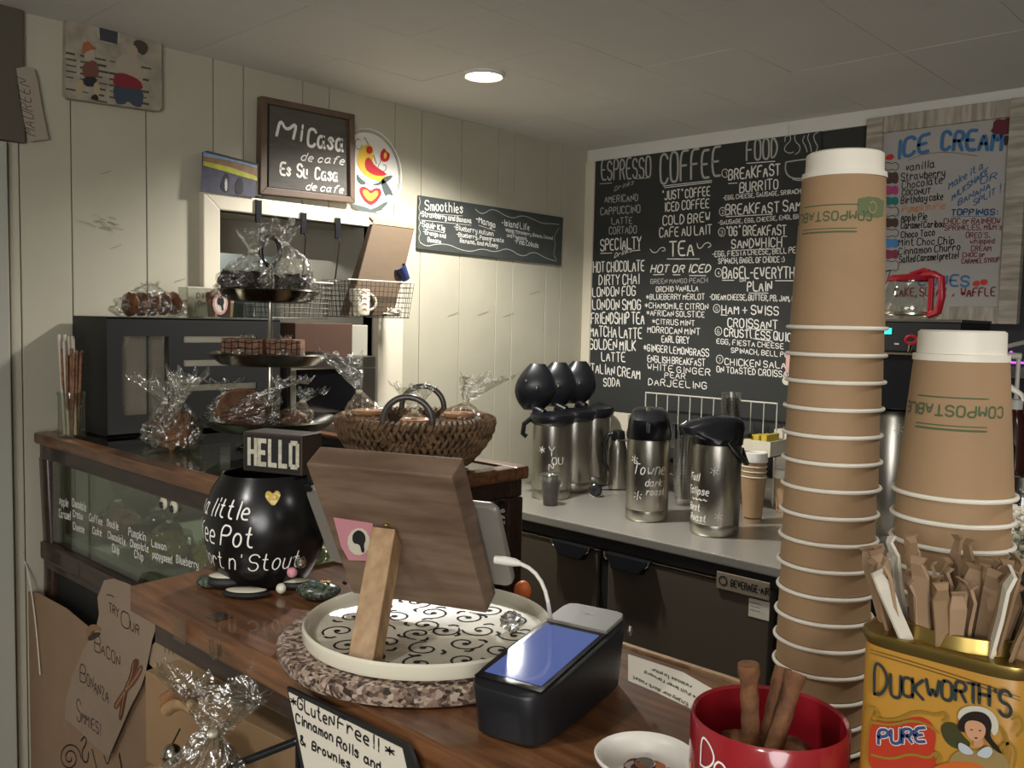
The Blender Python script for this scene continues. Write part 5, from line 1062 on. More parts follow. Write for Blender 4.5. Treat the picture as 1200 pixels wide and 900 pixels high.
# ---------------- mustard tin with wrapped stirrers ----------------
tn = thing('mustard_tin', 'old mustard-yellow tin with brass top and printed woman, holding wrapped stirrers', 'tin', (-.175, .64, KT))
tx0, tx1, tyf, tyb, tz = -.236, -.132, .600, .672, KT + .192
tcx, tcy, ta, tbb = (tx0 + tx1) / 2, (tyf + tyb) / 2, (tx1 - tx0) / 2, (tyb - tyf) / 2
MB().loft([(KT + .0005, tcx, tcy, ta - .002, tbb - .002, 5), (KT + .004, tcx, tcy, ta, tbb, 5), (tz - .004, tcx, tcy, ta, tbb, 5), (tz - .002, tcx, tcy, ta - .0005, tbb - .0005, 5)], 96).build('body', M['mustard'], tn, smooth=True)
MB().loft([(tz - .005, tcx, tcy, ta + .0004, tbb + .0004, 5), (tz, tcx, tcy, ta + .0022, tbb + .0022, 5), (tz + .0035, tcx, tcy, ta + .0018, tbb + .0018, 5), (tz + .004, tcx, tcy, ta - .001, tbb - .001, 5), (tz + .002, tcx, tcy, ta - .004, tbb - .004, 4), (tz + .003, tcx, tcy, .042, .029, 2), (tz + .012, tcx, tcy, .0405, .0275, 2), (tz + .0125, tcx, tcy, .0395, .0265, 2), (tz - .02, tcx, tcy, .039, .026, 2)], 96, cap0=False, cap1=False).build('brass_top', M['brass'], tn, smooth=True)
tfp = lambda x, y: PY(x, y, tyf - .0004)
def tart(nm, col, shapes, off=.0003): return art(nm, mat('tin_' + col, col, .4), tn, lambda x, y: tfp(x, y), NY, shapes, off, 2, .0001)
m_ = MB(); 
for ch, x, y, h in zip("DUCKWORTH'S", (1025, 1044, 1058, 1070, 1086, 1104, 1120, 1135, 1148, 1164, 1172), (813, 816, 815, 817, 818, 819, 820, 822, 824, 820, 838), (36, 26, 22, 22, 22, 22, 22, 22, 22, 14, 30)):
    write_px(m_, ch, x, y, x + (15 if ch in 'DW' else 12 if ch not in "'S" else 3 if ch == "'" else 13), y + 2.5, h, tfp, .0021, NY, jit=.02, off=.0006)
m_.build_lines('tin_lettering', mat('tin_navy', '2A3230', .4), tn)
ln = MB()
for dy in (0, 4): ln.mark(); ln.strip([(tfp(1020 + 22 * k, 761 + dy + (6.2 + .1 * k) * k) + Vector((0, -.0004, 0)), Vector(NY)) for k in range(9)], .0006)
ln.build_lines('tin_border', mat('tin_dark', '5A4420', .4), tn)
tart('red_banner', 'A8321E', [[(1018, 862), (1024, 842), (1050, 848), (1075, 838), (1092, 845), (1098, 862), (1094, 882), (1100, 905), (1085, 915), (1018, 910)]])
tart('dark_shade', '3A3A1E', [[(1100, 848), (1120, 845), (1128, 862), (1140, 872), (1128, 880), (1108, 872)]], .0002)
sc_ = MB()
for s_ in ([(1016, 838), (1018, 830), (1026, 829), (1030, 836), (1026, 841), (1040, 844), (1055, 842), (1070, 834), (1084, 834), (1098, 838), (1108, 834), (1112, 840), (1106, 845)], [(1022, 846), (1045, 850), (1070, 843), (1090, 850), (1100, 858)], [(1022, 884), (1045, 890), (1068, 882), (1088, 889), (1098, 880), (1104, 886), (1098, 892)], [(1160, 858), (1168, 850), (1178, 856), (1182, 872), (1178, 892)], [(1170, 880), (1182, 868), (1192, 878), (1188, 900)], [(1186, 842), (1196, 838), (1200, 852), (1192, 862)]): line_px(sc_, s_, tfp, .0018, NY, off=.0008)
sc_.build_lines('gilt_scroll', mat('tin_gilt', '8A6A24', .4), tn)
m_ = MB()
for ch, x, y in zip('PURE', (1030, 1045, 1058, 1073), (871, 871, 870, 869)): write_px(m_, ch, x, y, x + 11, y - .5, 16, tfp, .0034, NY, jit=0, off=.0007)
m_.build_lines('banner_outline', mat('tin_white', 'C8C4BA', .4), tn); m_ = MB()
for ch, x, y in zip('PURE', (1030, 1045, 1058, 1073), (871, 871, 870, 869)): write_px(m_, ch, x, y, x + 11, y - .5, 16, tfp, .0020, NY, jit=0, off=.0010)
m_.build_lines('banner_lettering', mat('tin_blue', '3A4470', .4), tn)
tart('printed_bonnet', 'B8B4A4', [[(1122, 840), (1126, 830), (1138, 826), (1156, 828), (1168, 838), (1172, 852), (1166, 864), (1160, 852), (1144, 838), (1128, 846)]], .0010)
tart('printed_hair', '1E1410', [[(1122, 848), (1130, 836), (1144, 832), (1158, 836), (1164, 848), (1160, 862), (1172, 876), (1176, 884), (1166, 878), (1156, 866), (1138, 842), (1130, 850), (1132, 858), (1125, 856)]], .0013)
tart('printed_face', 'B88A6A', [[(1131, 848), (1136, 843), (1148, 844), (1156, 850), (1156, 860), (1150, 868), (1141, 868), (1133, 860)]], .0016)
tart('printed_neck', 'B08264', [[(1141, 864), (1152, 862), (1154, 874), (1142, 876)]], .0012)
tart('printed_dress', '8A7448', [[(1112, 892), (1118, 882), (1132, 876), (1150, 880), (1166, 876), (1180, 886), (1188, 912), (1112, 912)]], .0009)
tart('printed_collar', 'A8B0B4', [[(1124, 868), (1134, 872), (1144, 882), (1134, 884), (1124, 878)], [(1144, 882), (1158, 872), (1166, 878), (1160, 888), (1150, 886)]], .0018)
tart('printed_eyes', '2A1A14', [[(1137, 854), (1141, 853), (1141, 855)], [(1147, 855), (1151, 854), (1151, 856)], [(1142, 863), (1148, 863), (1145, 865)]], .0020)
tart('printed_orange', 'B85A1E', [[(1090, 900), (1110, 892), (1140, 892), (1160, 900), (1150, 912), (1095, 912)]], .0011)
# stirrers
random.seed(11)
for k in range(46):
    a = k * 2.39996; r = math.sqrt((k + .5) / 46); bx2, by2 = tcx + r * .026 * math.cos(a), tcy + r * .016 * math.sin(a)
    ln_ = .125 + random.uniform(-.012, .012); lx, ly = math.cos(a) * r * .38 + random.uniform(-.05, .05), math.sin(a) * r * .22 + random.uniform(-.04, .04)
    if k == 44: lx = -.42
    d = Vector((lx, ly, 1)).normalized(); p0 = Vector((bx2, by2, tz - .07)); p1 = p0 + d * ln_; sd = Vector((random.uniform(-1, 1), random.uniform(-1, 1), 0)).normalized(); sd = (sd - d * sd.dot(d)).normalized(); td = d.cross(sd)
    w2, h2 = random.uniform(.0035, .0055), .0012; mb = MB(); rs = []
    for t, ww_, off_ in ((0, 1, 0), (.3, 1, 0), (.75, 1.05, 0), (.9, 1.25, .0012), (.97, .8, -.0012), (1, 1.15, .0015)):
        c_ = p0.lerp(p1, t) + td * off_; rs.append([c_ + sd * w2 * ww_ + td * h2, c_ - sd * w2 * ww_ + td * h2 * .8, c_ - sd * w2 * ww_ - td * h2, c_ + sd * w2 * ww_ - td * h2 * .8])
    wh = k in (44, 31, 17)
    o = mb.rings(rs).build('wrapped_stirrer', M['paper'] if wh else mat('stirrer_kraft', '9A7E62', .8, var=.12, vs=40) if k == 0 else M['card'] if k % 3 == 0 else bpy.data.materials['stirrer_kraft'])
    tag(o, 'white paper-wrapped stirrer standing in the mustard tin' if wh else 'brown paper-wrapped stirrer standing in the mustard tin', 'stirrer', 'white stirrers in the tin' if wh else 'brown stirrers in the tin')
# ---------------- red mug of dog bones ----------------
mx, my = -.301, .607
rmug = thing('red_mug', 'wide red glazed mug with white writing and snowflake, holding brown dog treats', 'mug', (mx, my, KT))
MR, MH = .0575, .112
MB().lathe([(.002, KT + .0005), (MR * .62, KT + .0005), (MR * .8, KT + .008), (MR * .93, KT + .035), (MR, KT + .07), (MR, KT + MH - .003), (MR - .0015, KT + MH), (MR - .0035, KT + MH - .002), (MR - .004, KT + .06), (MR * .7, KT + .012), (.002, KT + .01)], (mx, my, 0), 72).build('body', M['red'], rmug, smooth=True)
fm = math.atan2(-my, -mx); mf = cyl_fn(mx, my, MR, fm, 0)
m_ = MB()
for k, ch in enumerate('Dog'): write_at(m_, ch, lambda u_, v_: mf(u_ - .046 + .013 * k, KT + .083 + v_ - .004 * k), .021, .0015, jit=.02)
for k, ch in enumerate('Bones'): write_at(m_, ch, lambda u_, v_: mf(u_ - .040 + .012 * k, KT + .055 + v_ - .003 * k), .016, .0015, jit=.02)
for k in range(6):
    a = k * math.pi / 3 + .3; c0 = (.004, .078); m_.mark()
    m_.strip([mf(c0[0] + t * math.cos(a), KT + c0[1] + t * math.sin(a)) for t in (0, .006, .012, .018)], .0018)
    for s_ in (.5, -.5): m_.mark(); m_.strip([mf(c0[0] + .011 * math.cos(a), KT + c0[1] + .011 * math.sin(a)), mf(c0[0] + .011 * math.cos(a) + .006 * math.cos(a + s_ * 1.6), KT + c0[1] + .011 * math.sin(a) + .006 * math.sin(a + s_ * 1.6))], .0016)
m_.build_lines('painted_lettering', M['chalk'], rmug)
ha_ = fm - R(98); pts = [Vector((mx, my, KT + .06)) + Vector((math.cos(ha_), math.sin(ha_), 0)) * (MR - .003 + .026 * max(0, math.cos(t))) + Vector((0, 0, .03 * math.sin(t))) for t in [-math.pi / 2 + math.pi * k / 12 for k in range(13)]]
for q, (x0, y0, x1, y1, d0, d1) in enumerate(((880, 866, 877, 778, .66, .655), (900, 868, 918, 782, .665, .675), (908, 872, 933, 788, .655, .665))):
    p0, p1 = PD(x0, y0, d0), PD(x1, y1, d1); 
    v = (p1 - p0); v.normalize(); t_ = thing('dog_treat', ['upright brown dog treat stick on the left in the red mug', 'middle brown dog treat stick in the red mug', 'right brown dog treat stick leaning in the red mug'][q], 'dog treat', p0, 'dog treats in the red mug')
    pts = []; rad = []
    for k in range(15):
        s_ = k / 14; pts.append(p0 - v * .03 + (p1 - p0 + v * .03) * s_ + Vector((0, 0, 0))); rad.append(.0066 + .0004 * math.sin(k * 2.1 + q) + (.0014 if k >= 13 and q != 1 else 0))
    MB().tube(pts, rad, 14).build('stick', M['teddy'], t_, smooth=True)
for q, (dx, dy) in enumerate(((-.026, .008), (.025, -.004), (.008, .022), (.0, -.02))):
    tag(MB().blob((mx + dx, my + dy, KT + .078), (.017, .014, .010), q, .4, 2, 16, 10, q).build('biscuit_chunk', M['teddy'], smooth=True), ['left', 'right', 'rear', 'front'][q] + ' brown biscuit chunk down inside the red mug', 'dog treat', 'biscuit chunks in the red mug')
# ---------------- tub of pennies ----------------
qx, qy = PD(757, 900, .775).x, PD(757, 900, .775).y
tu_ = thing('coin_tub', 'shallow white plastic tub of copper pennies at the front of the counter', 'tub', (qx, qy, KT))
MB().lathe([(.002, KT + .0004), (.034, KT + .0004), (.0375, KT + .02), (.0405, KT + .026), (.0445, KT + .0265), (.045, KT + .0285), (.0435, KT + .0295), (.0395, KT + .0275), (.036, KT + .021), (.033, KT + .004), (.002, KT + .003)], (qx, qy, 0), 64).build('tub', M['white'], tu_, smooth=True)
random.seed(21)
cpm, cpd = mat('penny_copper', 'A8603A', .3, 1), mat('penny_dark', '4A3A30', .4, .9)
for k in range(16):
    a = k * 2.4; r = .022 * math.sqrt(k / 16); c_ = Vector((qx + r * math.cos(a), qy + r * math.sin(a), KT + .0055 + .0013 * (15 - k) * .6 + (k % 3) * .001)); ax = Matrix.Rotation(random.uniform(-.22, .22), 3, 'X') @ Matrix.Rotation(random.uniform(-.22, .22), 3, 'Y')
    tag(MB().lathe([(.0004, 0), (.0093, 0), (.0095, .0004), (.0095, .0011), (.0093, .0015), (.0085, .0013), (.0004, .0013)], c_, 24, ax=ax).build('penny', cpm if k % 3 == 0 else cpd), ('bright copper' if k % 3 == 0 else 'dark worn') + ' penny lying in the white plastic tub', 'coin', ('bright' if k % 3 == 0 else 'dark') + ' pennies in the tub')
# ================= back counter: worktop refrigerator =================
FZ, FY, FX0, FX1 = .87, 2.19, -2.37, -1.0
fr = thing('worktop_refrigerator', 'stainless steel worktop refrigerator with two dark doors under the chalk menu', 'refrigerator', ((FX0 + FX1) / 2, 2.55, 0))
MB().box(FX0, FX1, FY - .02, 2.96, FZ - .028, FZ).build('worktop', M['steelh'], fr, bevel=.004)
MB().box(FX0, FX1, 2.96, 2.975, FZ - .028, FZ + .09).build('backsplash', M['steel'], fr, bevel=.003)
MB().box(FX0 + .01, FX1 - .005, FY + .03, 2.95, .12, FZ - .028).build('cabinet', M['blackm'], fr)
MB().box(FX0 + .01, FX1 - .005, FY - .004, FY + .03, FZ - .066, FZ - .03).build('top_rail', M['blackm'], fr, bevel=.003)
xg0, xg1, xr_ = PY(704, 640, FY).x, PY(716, 641, FY).x, PY(905, 690, FY).x
zd = FZ - .070
for q, (a, b) in enumerate(((FX0 + .3, xg0), (xg1, xr_))):
    dr_ = MB().box(a, b, FY - .012, FY + .03, .14, zd).build('door', M['fdoor'], fr, bevel=.004)
    MB().box(a, b, FY - .0145, FY - .011, zd - .004, zd - .001).build('door_edge_strip', M['silver'], dr_)
    h0 = PY(655, 640, FY).x if q == 0 else PY(717, 640, FY).x; h1 = h0 + (.155 if q == 0 else .165); zt2, zb_ = zd + .006, zd - .036
    hmb = MB(); hmb.hexa([(h0 + .03, FY - .045, zb_), (h1 - .035, FY - .045, zb_), (h1 - .035, FY - .012, zb_ - .006), (h0 + .03, FY - .012, zb_ - .006), (h0, FY - .035, zt2), (h1, FY - .035, zt2), (h1, FY - .012, zt2), (h0, FY - .012, zt2)])
    hmb.build('door_handle', M['black'], dr_, bevel=.003)
    for x in (h0, h1): MB().tube([(x, FY - .037, zt2 + .003), (x + (.004 if x == h0 else -.004), FY - .039, zt2 - .014), (x + (.012 if x == h0 else -.012), FY - .041, zt2 - .02)], .0028, 8).build('handle_end', M['silver'], dr_)
MB().box(FX1 - .06, FX1 - .006, FY - .006, FY + .03, .14, zd).build('side_post', M['blackm'], fr, bevel=.003)
MB().box(xg0 + .002, xg1 - .002, FY + .0, FY + .03, .14, zd).build('centre_post', M['blackm'], fr)
fp = onY(FY - .0135)
c0, c1 = PY(841, 667, FY - .0135), PY(903, 681, FY - .0135); wd_ = (c1.x - c0.x)
bpz = c0.z
npl = MB().box(c0.x, c0.x + wd_, FY - .0185, FY - .0125, bpz - .052, bpz - .004).build('name_plate', mat('plate_bronze', '978A78', .4, .3), fr, bevel=.002)
m_ = MB(); nf = lambda u_, v_: (Vector((c0.x + .045 + u_, FY - .0186, bpz - .037 + v_)) + Vector((0, -.0006, 0)), Vector(NY))
write_at(m_, 'BEVERAGE-AIR', nf, .019, .0034, jit=0, center=False, xs=.62 * wd_ / .17)
m_.mark(); m_.strip([nf(-.024 + .012 * math.cos(t), .010 + .012 * math.sin(t)) for t in [k * .5 for k in range(14)]], .004); m_.build_lines('plate_lettering', M['ink'], npl)
MB().box(c0.x + wd_ * .62, c0.x + wd_ * 1.0, FY - .0135, FY - .0125, bpz - .108, bpz - .058).build('label_sticker', M['paper'], fr)
m_ = MB()
for k in range(3): m_.mark(); m_.strip([(Vector((c0.x + wd_ * .65 + .03 * t, FY - .0141, bpz - .068 - k * .010)), Vector(NY)) for t in (0, 1)], .002)
m_.build_lines('sticker_lines', mat('label_grey', '6E6A64', .7), fr)
# second counter on the right
rc = thing('right_counter', 'low dark steel counter on the right carrying the coffee brewer and syrups', 'counter', (-.4, 2.6, 0))
MB().box(-.985, .5, 2.25, 2.96, FZ - .03, FZ).build('worktop', M['steelh'], rc, bevel=.003); MB().box(-.98, .49, 2.28, 2.95, .02, FZ - .031).build('cabinet', M['blackm'], rc)
# ---------------- airpots ----------------
def starmark(m_, fn, u0, v0, s):
    m_.mark()
    for k in range(3):
        a = k * math.pi / 3 + .4; m_.strip([fn(u0 - s * math.cos(a), v0 - s * math.sin(a)), fn(u0 + s * math.cos(a), v0 + s * math.sin(a))], .0028)
def body(t_, x, y, r, h):
    MB().lathe([(.002, FZ + .0005), (r * .94, FZ + .0005), (r * .99, FZ + .006), (r, FZ + .035), (r * .985, FZ + .037), (r, FZ + .040), (r, FZ + h - .012), (r * .97, FZ + h), (.002, FZ + h)], (x, y, 0), 64).build('body', M['steel'], t_, smooth=True)
away = Vector((-.684, .729, 0))
def frontpt(px_, py_, r): return PZ(px_, py_, FZ) + away * r
def airpot(name, label, px_, py_, r, h, head, words, stars, face=0):
    p = frontpt(px_, py_, r); x, y = p.x, p.y; t_ = thing(name, label, 'airpot', (x, y, FZ), 'steel airpots on the back counter')
    body(t_, x, y, r, h); z0 = FZ + h; a0 = math.atan2(-y, -x) + face
    d = sw if head == 'side' else Vector((math.cos(a0), math.sin(a0), 0)); ax = Matrix((d, Vector((-d.y, d.x, 0)), Vector((0, 0, 1)))).transposed()
    if head == 'side':   # spout to the left of the picture, bail on the right
        MB().loft([(0, 0, 0, r * 1.03, r * 1.03, 2), (.018, 0, 0, r * 1.05, r * 1.05, 2), (.03, -.018, 0, r * 1.28, r * .9, 2.4), (.05, -.020, 0, r * 1.36, r * .8, 2.4), (.066, -.004, 0, r * 1.08, r * .7, 2.4), (.078, .012, 0, r * .72, r * .5, 2.2), (.082, .016, 0, r * .45, r * .3, 2)], 48, (x, y, z0), ax).build('pump_head', M['black'], t_, smooth=True)
        MB().tube([p + Vector((0, 0, h + .058)) - sw * r * 1.25, p + Vector((0, 0, h + .05)) - sw * r * 1.45, p + Vector((0, 0, h + .026)) - sw * r * 1.47], [.013, .011, .008], 12).build('spout', M['black'], t_, smooth=True)
        MB().loft([(0, 0, 0, .018, .030, 4), (.014, 0, 0, .016, .028, 4)], 24, p + sw * r * 1.12 + Vector((0, 0, h + .02)), ax).build('hinge_block', M['black'], t_)
        MB().tube([p + sw * r * .25 - away * r * 1.03 + Vector((0, 0, h + .015)), p + sw * r * .5 - away * r * .98 + Vector((0, 0, h - .01)), p + sw * r * .8 - away * r * .75 + Vector((0, 0, h - .035)), p + sw * r * 1.12 - away * r * .4 + Vector((0, 0, h - .055)), p + sw * r * 1.2 + Vector((0, 0, h - .055)), p + sw * r * 1.1 + away * r * .4 + Vector((0, 0, h - .02))], .0085, 10).build('bail_handle', M['black'], t_, smooth=True)
    else:
        MB().loft([(0, 0, 0, r * 1.04, r * 1.04, 2), (.016, 0, 0, r * 1.05, r * 1.05, 2.2), (.03, .006, 0, r * 1.06, r * 1.0, 2.6), (.065, .010, 0, r * 1.0, r * .92, 3), (.090, -.004, 0, r * .78, r * .80, 3), (.098, -.012, 0, r * .55, r * .6, 2.6)], 40, (x, y, z0), ax).build('pump_head', M['black'], t_, smooth=True)
        MB().loft([(0, 0, 0, .022, .014, 3), (.01, 0, 0, .018, .012, 3)], 20, p + d * .02 + Vector((0, 0, h + .092)), ax).build('push_button', M['silver'], t_, smooth=True)
        MB().tube([p + d * r * .95 + Vector((0, 0, h + .055)), p + d * r * 1.3 + Vector((0, 0, h + .05)), p + d * r * 1.36 + Vector((0, 0, h + .028))], [.012, .010, .008], 12).build('spout', M['black'], t_, smooth=True)
        MB().loft([(0, 0, 0, .010, .02, 4), (.05, 0, 0, .008, .018, 4)], 16, p + sw * r * 1.04 + Vector((0, 0, h + .0)), ax).build('handle_lug', M['black'], t_)
    if words or stars:
        m_ = MB(); fn = cyl_fn(x, y, r, a0, 0)
        for s_, u_, v_, sz in words: write_at(m_, s_, lambda a, b, u_=u_, v_=v_: fn(a + u_, FZ + v_ + b), sz, .0030, slant=.25, xs=.8)
        for u_, v_, k_ in stars: starmark(m_, lambda a, b: fn(a, FZ + b), u_, v_, k_)
        m_.build_lines('marker_writing', M['chalk'], t_)
    return p
airpot('airpot', 'steel airpot with black side-spout pump head, rightmost, nearest the cup stacks', 843, 631, .074, .275, 'side', [('Full', -.075, .165, .022), ('Eclipse', -.062, .125, .022), ('~~~~', -.055, .1, .02), ('Best', -.072, .075, .02), ('Roast', -.058, .045, .02)], [(-.005, .2, .012), (.012, .065, .012)])
airpot('airpot', 'steel airpot with black pump head and underlined white writing, in the middle', 761, 613, .069, .262, 'front', [('Towne', .004, .155, .034), ('dark', .02, .118, .022), ('roast', .028, .09, .020)], [(-.045, .2, .012), (-.03, .085, .014)])
fnm = None
# three servers on the left with flipped-up lids
for q, (px_, py_, lb) in enumerate(((646, 587, 'nearest of three steel servers at the left wall, black lid flipped up'), (672, 578, 'middle of three steel servers at the left wall, black lid flipped up'), (695, 570, 'rearmost of three steel servers at the left wall, black lid flipped up'))):
    r, h = .070, .268; p = frontpt(px_, py_, r); t_ = thing('thermal_server', lb, 'airpot', (p.x, p.y, FZ), 'thermal servers by the left wall')
    body(t_, p.x, p.y, r, h); z0 = FZ + h
    MB().lathe([(r * 1.0, z0 - .004), (r * 1.12, z0 + .004), (r * 1.16, z0 + .022), (r * 1.12, z0 + .034), (r * .8, z0 + .038), (.002, z0 + .03)], (p.x, p.y, 0), 48).build('collar', M['black'], t_, smooth=True)
    ax = Matrix((sw, -away * 1.0, Vector((0, 0, 1)))).transposed()
    lc = p - sw * (.062 if q == 0 else .066 if q == 1 else .062) + away * .05 + Vector((0, 0, h + .120))
    lid = MB(); secs = []
    for k in range(13):
        t = k / 12; zz = -.078 + .168 * t; wq = .078 * math.sin(math.pi * (.10 + .80 * t)) ** .75 * (1.08 - .25 * t); secs.append((zz, .012 * (t - .5), 0, wq, .030 * math.sin(math.pi * (.08 + .84 * t)) + .004, 2.3))
    ld_ = lid.loft(secs, 28, lc, ax).build('lid', M['black'], t_, smooth=True)
    MB().blob(lc - away * .034 + sw * .005 + Vector((0, 0, .005)), (.007, .007, .007), n=12, m=8).build('lid_rivet', M['silver'], ld_, smooth=True)
    MB().blob(lc - away * .03 - sw * .035 + Vector((0, 0, .03)), (.005, .005, .005), n=10, m=8).build('lid_rivet', M['silver'], ld_, smooth=True)
    MB().tube([lc + Vector((0, 0, -.075)), p - sw * .03 + away * .03 + Vector((0, 0, h + .03))], .017, 10).build('hinge', M['black'], t_, smooth=True)
    if q == 0:
        MB().tube([p - sw * r * 1.02 + Vector((0, 0, h + .02)), p - sw * r * 1.45 + Vector((0, 0, h - .005)), p - sw * r * 1.5 + Vector((0, 0, h - .04)), p - sw * r * 1.3 + Vector((0, 0, h - .05))], .009, 10).build('side_handle', M['black'], t_, smooth=True)
        m_ = MB(); fn = cyl_fn(p.x, p.y, r, math.atan2(-p.y, -p.x), 0)
        for s_, u_, v_, sz in (('Y', .0, .16, .03), ('OU', .022, .13, .024), ('N', .0, .11, .026), ('~~', .0, .085, .02), ('Now', .02, .05, .018)): write_at(m_, s_, lambda a, b, u_=u_, v_=v_: fn(a + u_, FZ + v_ + b), sz, .0024)
        starmark(m_, lambda a, b: fn(a, FZ + b), -.035, .18, .011); m_.build_lines('marker_writing', M['chalk'], t_)
# small carafe
p = frontpt(724, 575, .034); cf = thing('small_carafe', 'slim steel carafe with black handle and spout, left of the middle airpot', 'carafe', (p.x, p.y, FZ))
MB().lathe([(.002, FZ + .0005), (.032, FZ + .0005), (.034, FZ + .01), (.034, FZ + .15), (.026, FZ + .185), (.022, FZ + .19), (.002, FZ + .19)], (p.x, p.y, 0), 36).build('body', M['steel'], cf, smooth=True)
MB().lathe([(.024, FZ + .186), (.027, FZ + .195), (.024, FZ + .222), (.012, FZ + .228), (.002, FZ + .229)], (p.x, p.y, 0), 28).build('lid', M['black'], cf, smooth=True)
MB().tube([p + sw * .01 + Vector((0, 0, .215)), p - sw * .036 + Vector((0, 0, .21)), p - sw * .055 + Vector((0, 0, .17)), p - sw * .050 + Vector((0, 0, .10)), p - sw * .034 + Vector((0, 0, .07))], [.008, .009, .009, .008, .006], 10).build('handle', M['black'], cf, smooth=True)
tag(MB().box(*sorted((PY(714, 500, 2.9).x, PY(739, 500, 2.9).x)), 2.88, 2.93, FZ + .0005, PY(725, 484, 2.9).z).build('cream_carton', M['trim'], bevel=.002), 'plain cream carton against the wall behind the slim carafe', 'box')
# iced coffee, loose lid
p = frontpt(645, 594, .03); ic = thing('iced_coffee', 'clear plastic cup of dark iced coffee at the left end of the steel top', 'drink', (p.x, p.y, FZ))
MB().lathe([(.002, FZ + .001), (.024, FZ + .001), (.034, FZ + .085), (.002, FZ + .085)], (p.x, p.y, 0), 32).build('coffee', mat('iced_coffee', '1C0E08', .15), ic, smooth=True)
MB().lathe([(.025, FZ + .0004), (.0362, FZ + .10), (.038, FZ + .102), (.0365, FZ + .108), (.03, FZ + .114), (.002, FZ + .116)], (p.x, p.y, 0), 32).build('cup_and_lid', M['glassd'], ic, smooth=True)
for k in range(5): MB().box(-.009, .009, -.009, .009, -.008, .008).build('ice_cube', M['acryl'], ic, world=False).location = (.016 * math.cos(k * 1.3), .016 * math.sin(k * 1.3), .093)
p = PZ(698, 583, FZ); ll = thing('loose_lid', 'round black lid with a steel rod lying before the slim carafe', 'lid', (p.x, p.y, FZ))
ax = Matrix((sw, Vector((0, 0, 1)), -away)).transposed(); c_ = p + Vector((0, 0, .0245)) + away * .01
MB().lathe([(.001, -.008), (.020, -.008), (.024, -.004), (.024, .004), (.021, .008), (.016, .009), (.001, .006)], c_, 32, ax=ax).build('lid', M['black'], ll, smooth=True); MB().lathe([(.0225, .0055), (.0238, .0085), (.0225, .0095)], c_, 32, ax=ax).build('chrome_ring', M['silver'], ll, smooth=True)
MB().tube([c_ + away * .008, c_ + sw * .12 + away * .05 + Vector((0, 0, -.006))], .004, 8).build('rod', M['silver'], ll)
# ---------------- clear cup stacks ----------------
def clear_stack(px_, base, x, y, z0, n, r0, pitch, lb):
    for i in range(n):
        t_ = MB().lathe([(.001, 0), (r0 * .72, 0), (r0, .095), (r0 * 1.05, .096), (r0 * 1.05, .099), (r0 * .98, .099), (r0 * .70, .003)], (0, 0, 0), 28).build('clear_cup', clear('thin_cup_plastic', 'FAFAF8', .07, .2), smooth=True) if i == 0 else first.copy()
        if i == 0: first = t_
        else: C.objects.link(t_)
        t_.location = (x, y, z0 + i * pitch); tag(t_, 'clear plastic cup nested in ' + lb, 'plastic cup', 'clear cups in ' + lb)
p = frontpt(802, 594, .035); clear_stack(0, 0, p.x, p.y, FZ + .0005, 17, .036, .0115, 'the stack between the two front airpots')
q_ = PY(857, 462, 2.8); rkz = 1.06
# wire rack with tray
wr_ = thing('wire_rack', 'white wire rack standing against the black wall behind the airpots', 'rack', (-1.7, 2.86, FZ))
ry = 2.90; a, b = PY(757, 460, ry), PY(911, 472, ry); rt = a.z
MB().tube([(a.x, ry, FZ + .002), (a.x, ry, rt), (b.x, ry, rt), (b.x, ry, FZ + .002)], .0035, 8).build('frame', M['wirew'], wr_, smooth=True)
for k in range(1, 11): x = a.x + (b.x - a.x) * k / 11; MB().tube([(x, ry, FZ + .06), (x, ry, rt)], .0018, 6).build('upright_wire', M['wirew'], wr_)
for z in (FZ + .06, rkz): MB().tube([(a.x, ry, z), (b.x, ry, z)], .002, 6).build('cross_wire', M['wirew'], wr_)
for x in (a.x, b.x): MB().tube([(x, ry, rkz), (x, 2.72, rkz), (x, 2.72, FZ + .002)], .003, 6).build('side_wire', M['wirew'], wr_)
MB().box(a.x, b.x, 2.72, ry, rkz, rkz + .004).build('rack_shelf', M['alum'], wr_)
clear_stack(0, 0, PY(857, 470, 2.82).x, 2.82, rkz + .0045, 10, .034, .0115, 'the stack on the wire rack')
x0, x1 = PY(876, 500, 2.78).x, PY(912, 500, 2.78).x
dt = thing('white_drawer_tray', 'open white tray holding yellow packets on the wire rack', 'tray', ((x0 + x1) / 2, 2.8, rkz + .005))
for a_2 in ((x0, x1, 2.73, 2.735, 0, .055), (x0, x1, 2.855, 2.86, 0, .055), (x0, x0 + .005, 2.735, 2.855, 0, .055), (x1 - .005, x1, 2.735, 2.855, 0, .055), (x0, x1, 2.73, 2.86, -.0, .004)): MB().box(a_2[0], a_2[1], a_2[2], a_2[3], rkz + .005 + a_2[4], rkz + .005 + a_2[5]).build('tray_side', M['trim'], dt)
for k in range(3): tag(MB().box(x0 + .012 + .028 * k, x0 + .032 + .028 * k, 2.75, 2.84, rkz + .0095, rkz + .070 + .004 * k).build('yellow_packet', mat('packet_yellow', 'C8B040', .5), bevel=.001), ['left', 'middle', 'right'][k] + ' yellow packet standing in the white tray', 'packet', 'yellow packets in the white tray')
tag(MB().box(PY(908, 520, 2.94).x, PY(924, 520, 2.94).x, 2.93, 2.975, FZ + .0005, PY(915, 503, 2.94).z).build('cream_container', M['trim'], bevel=.003), 'tall cream container at the wall right of the wire rack', 'container')
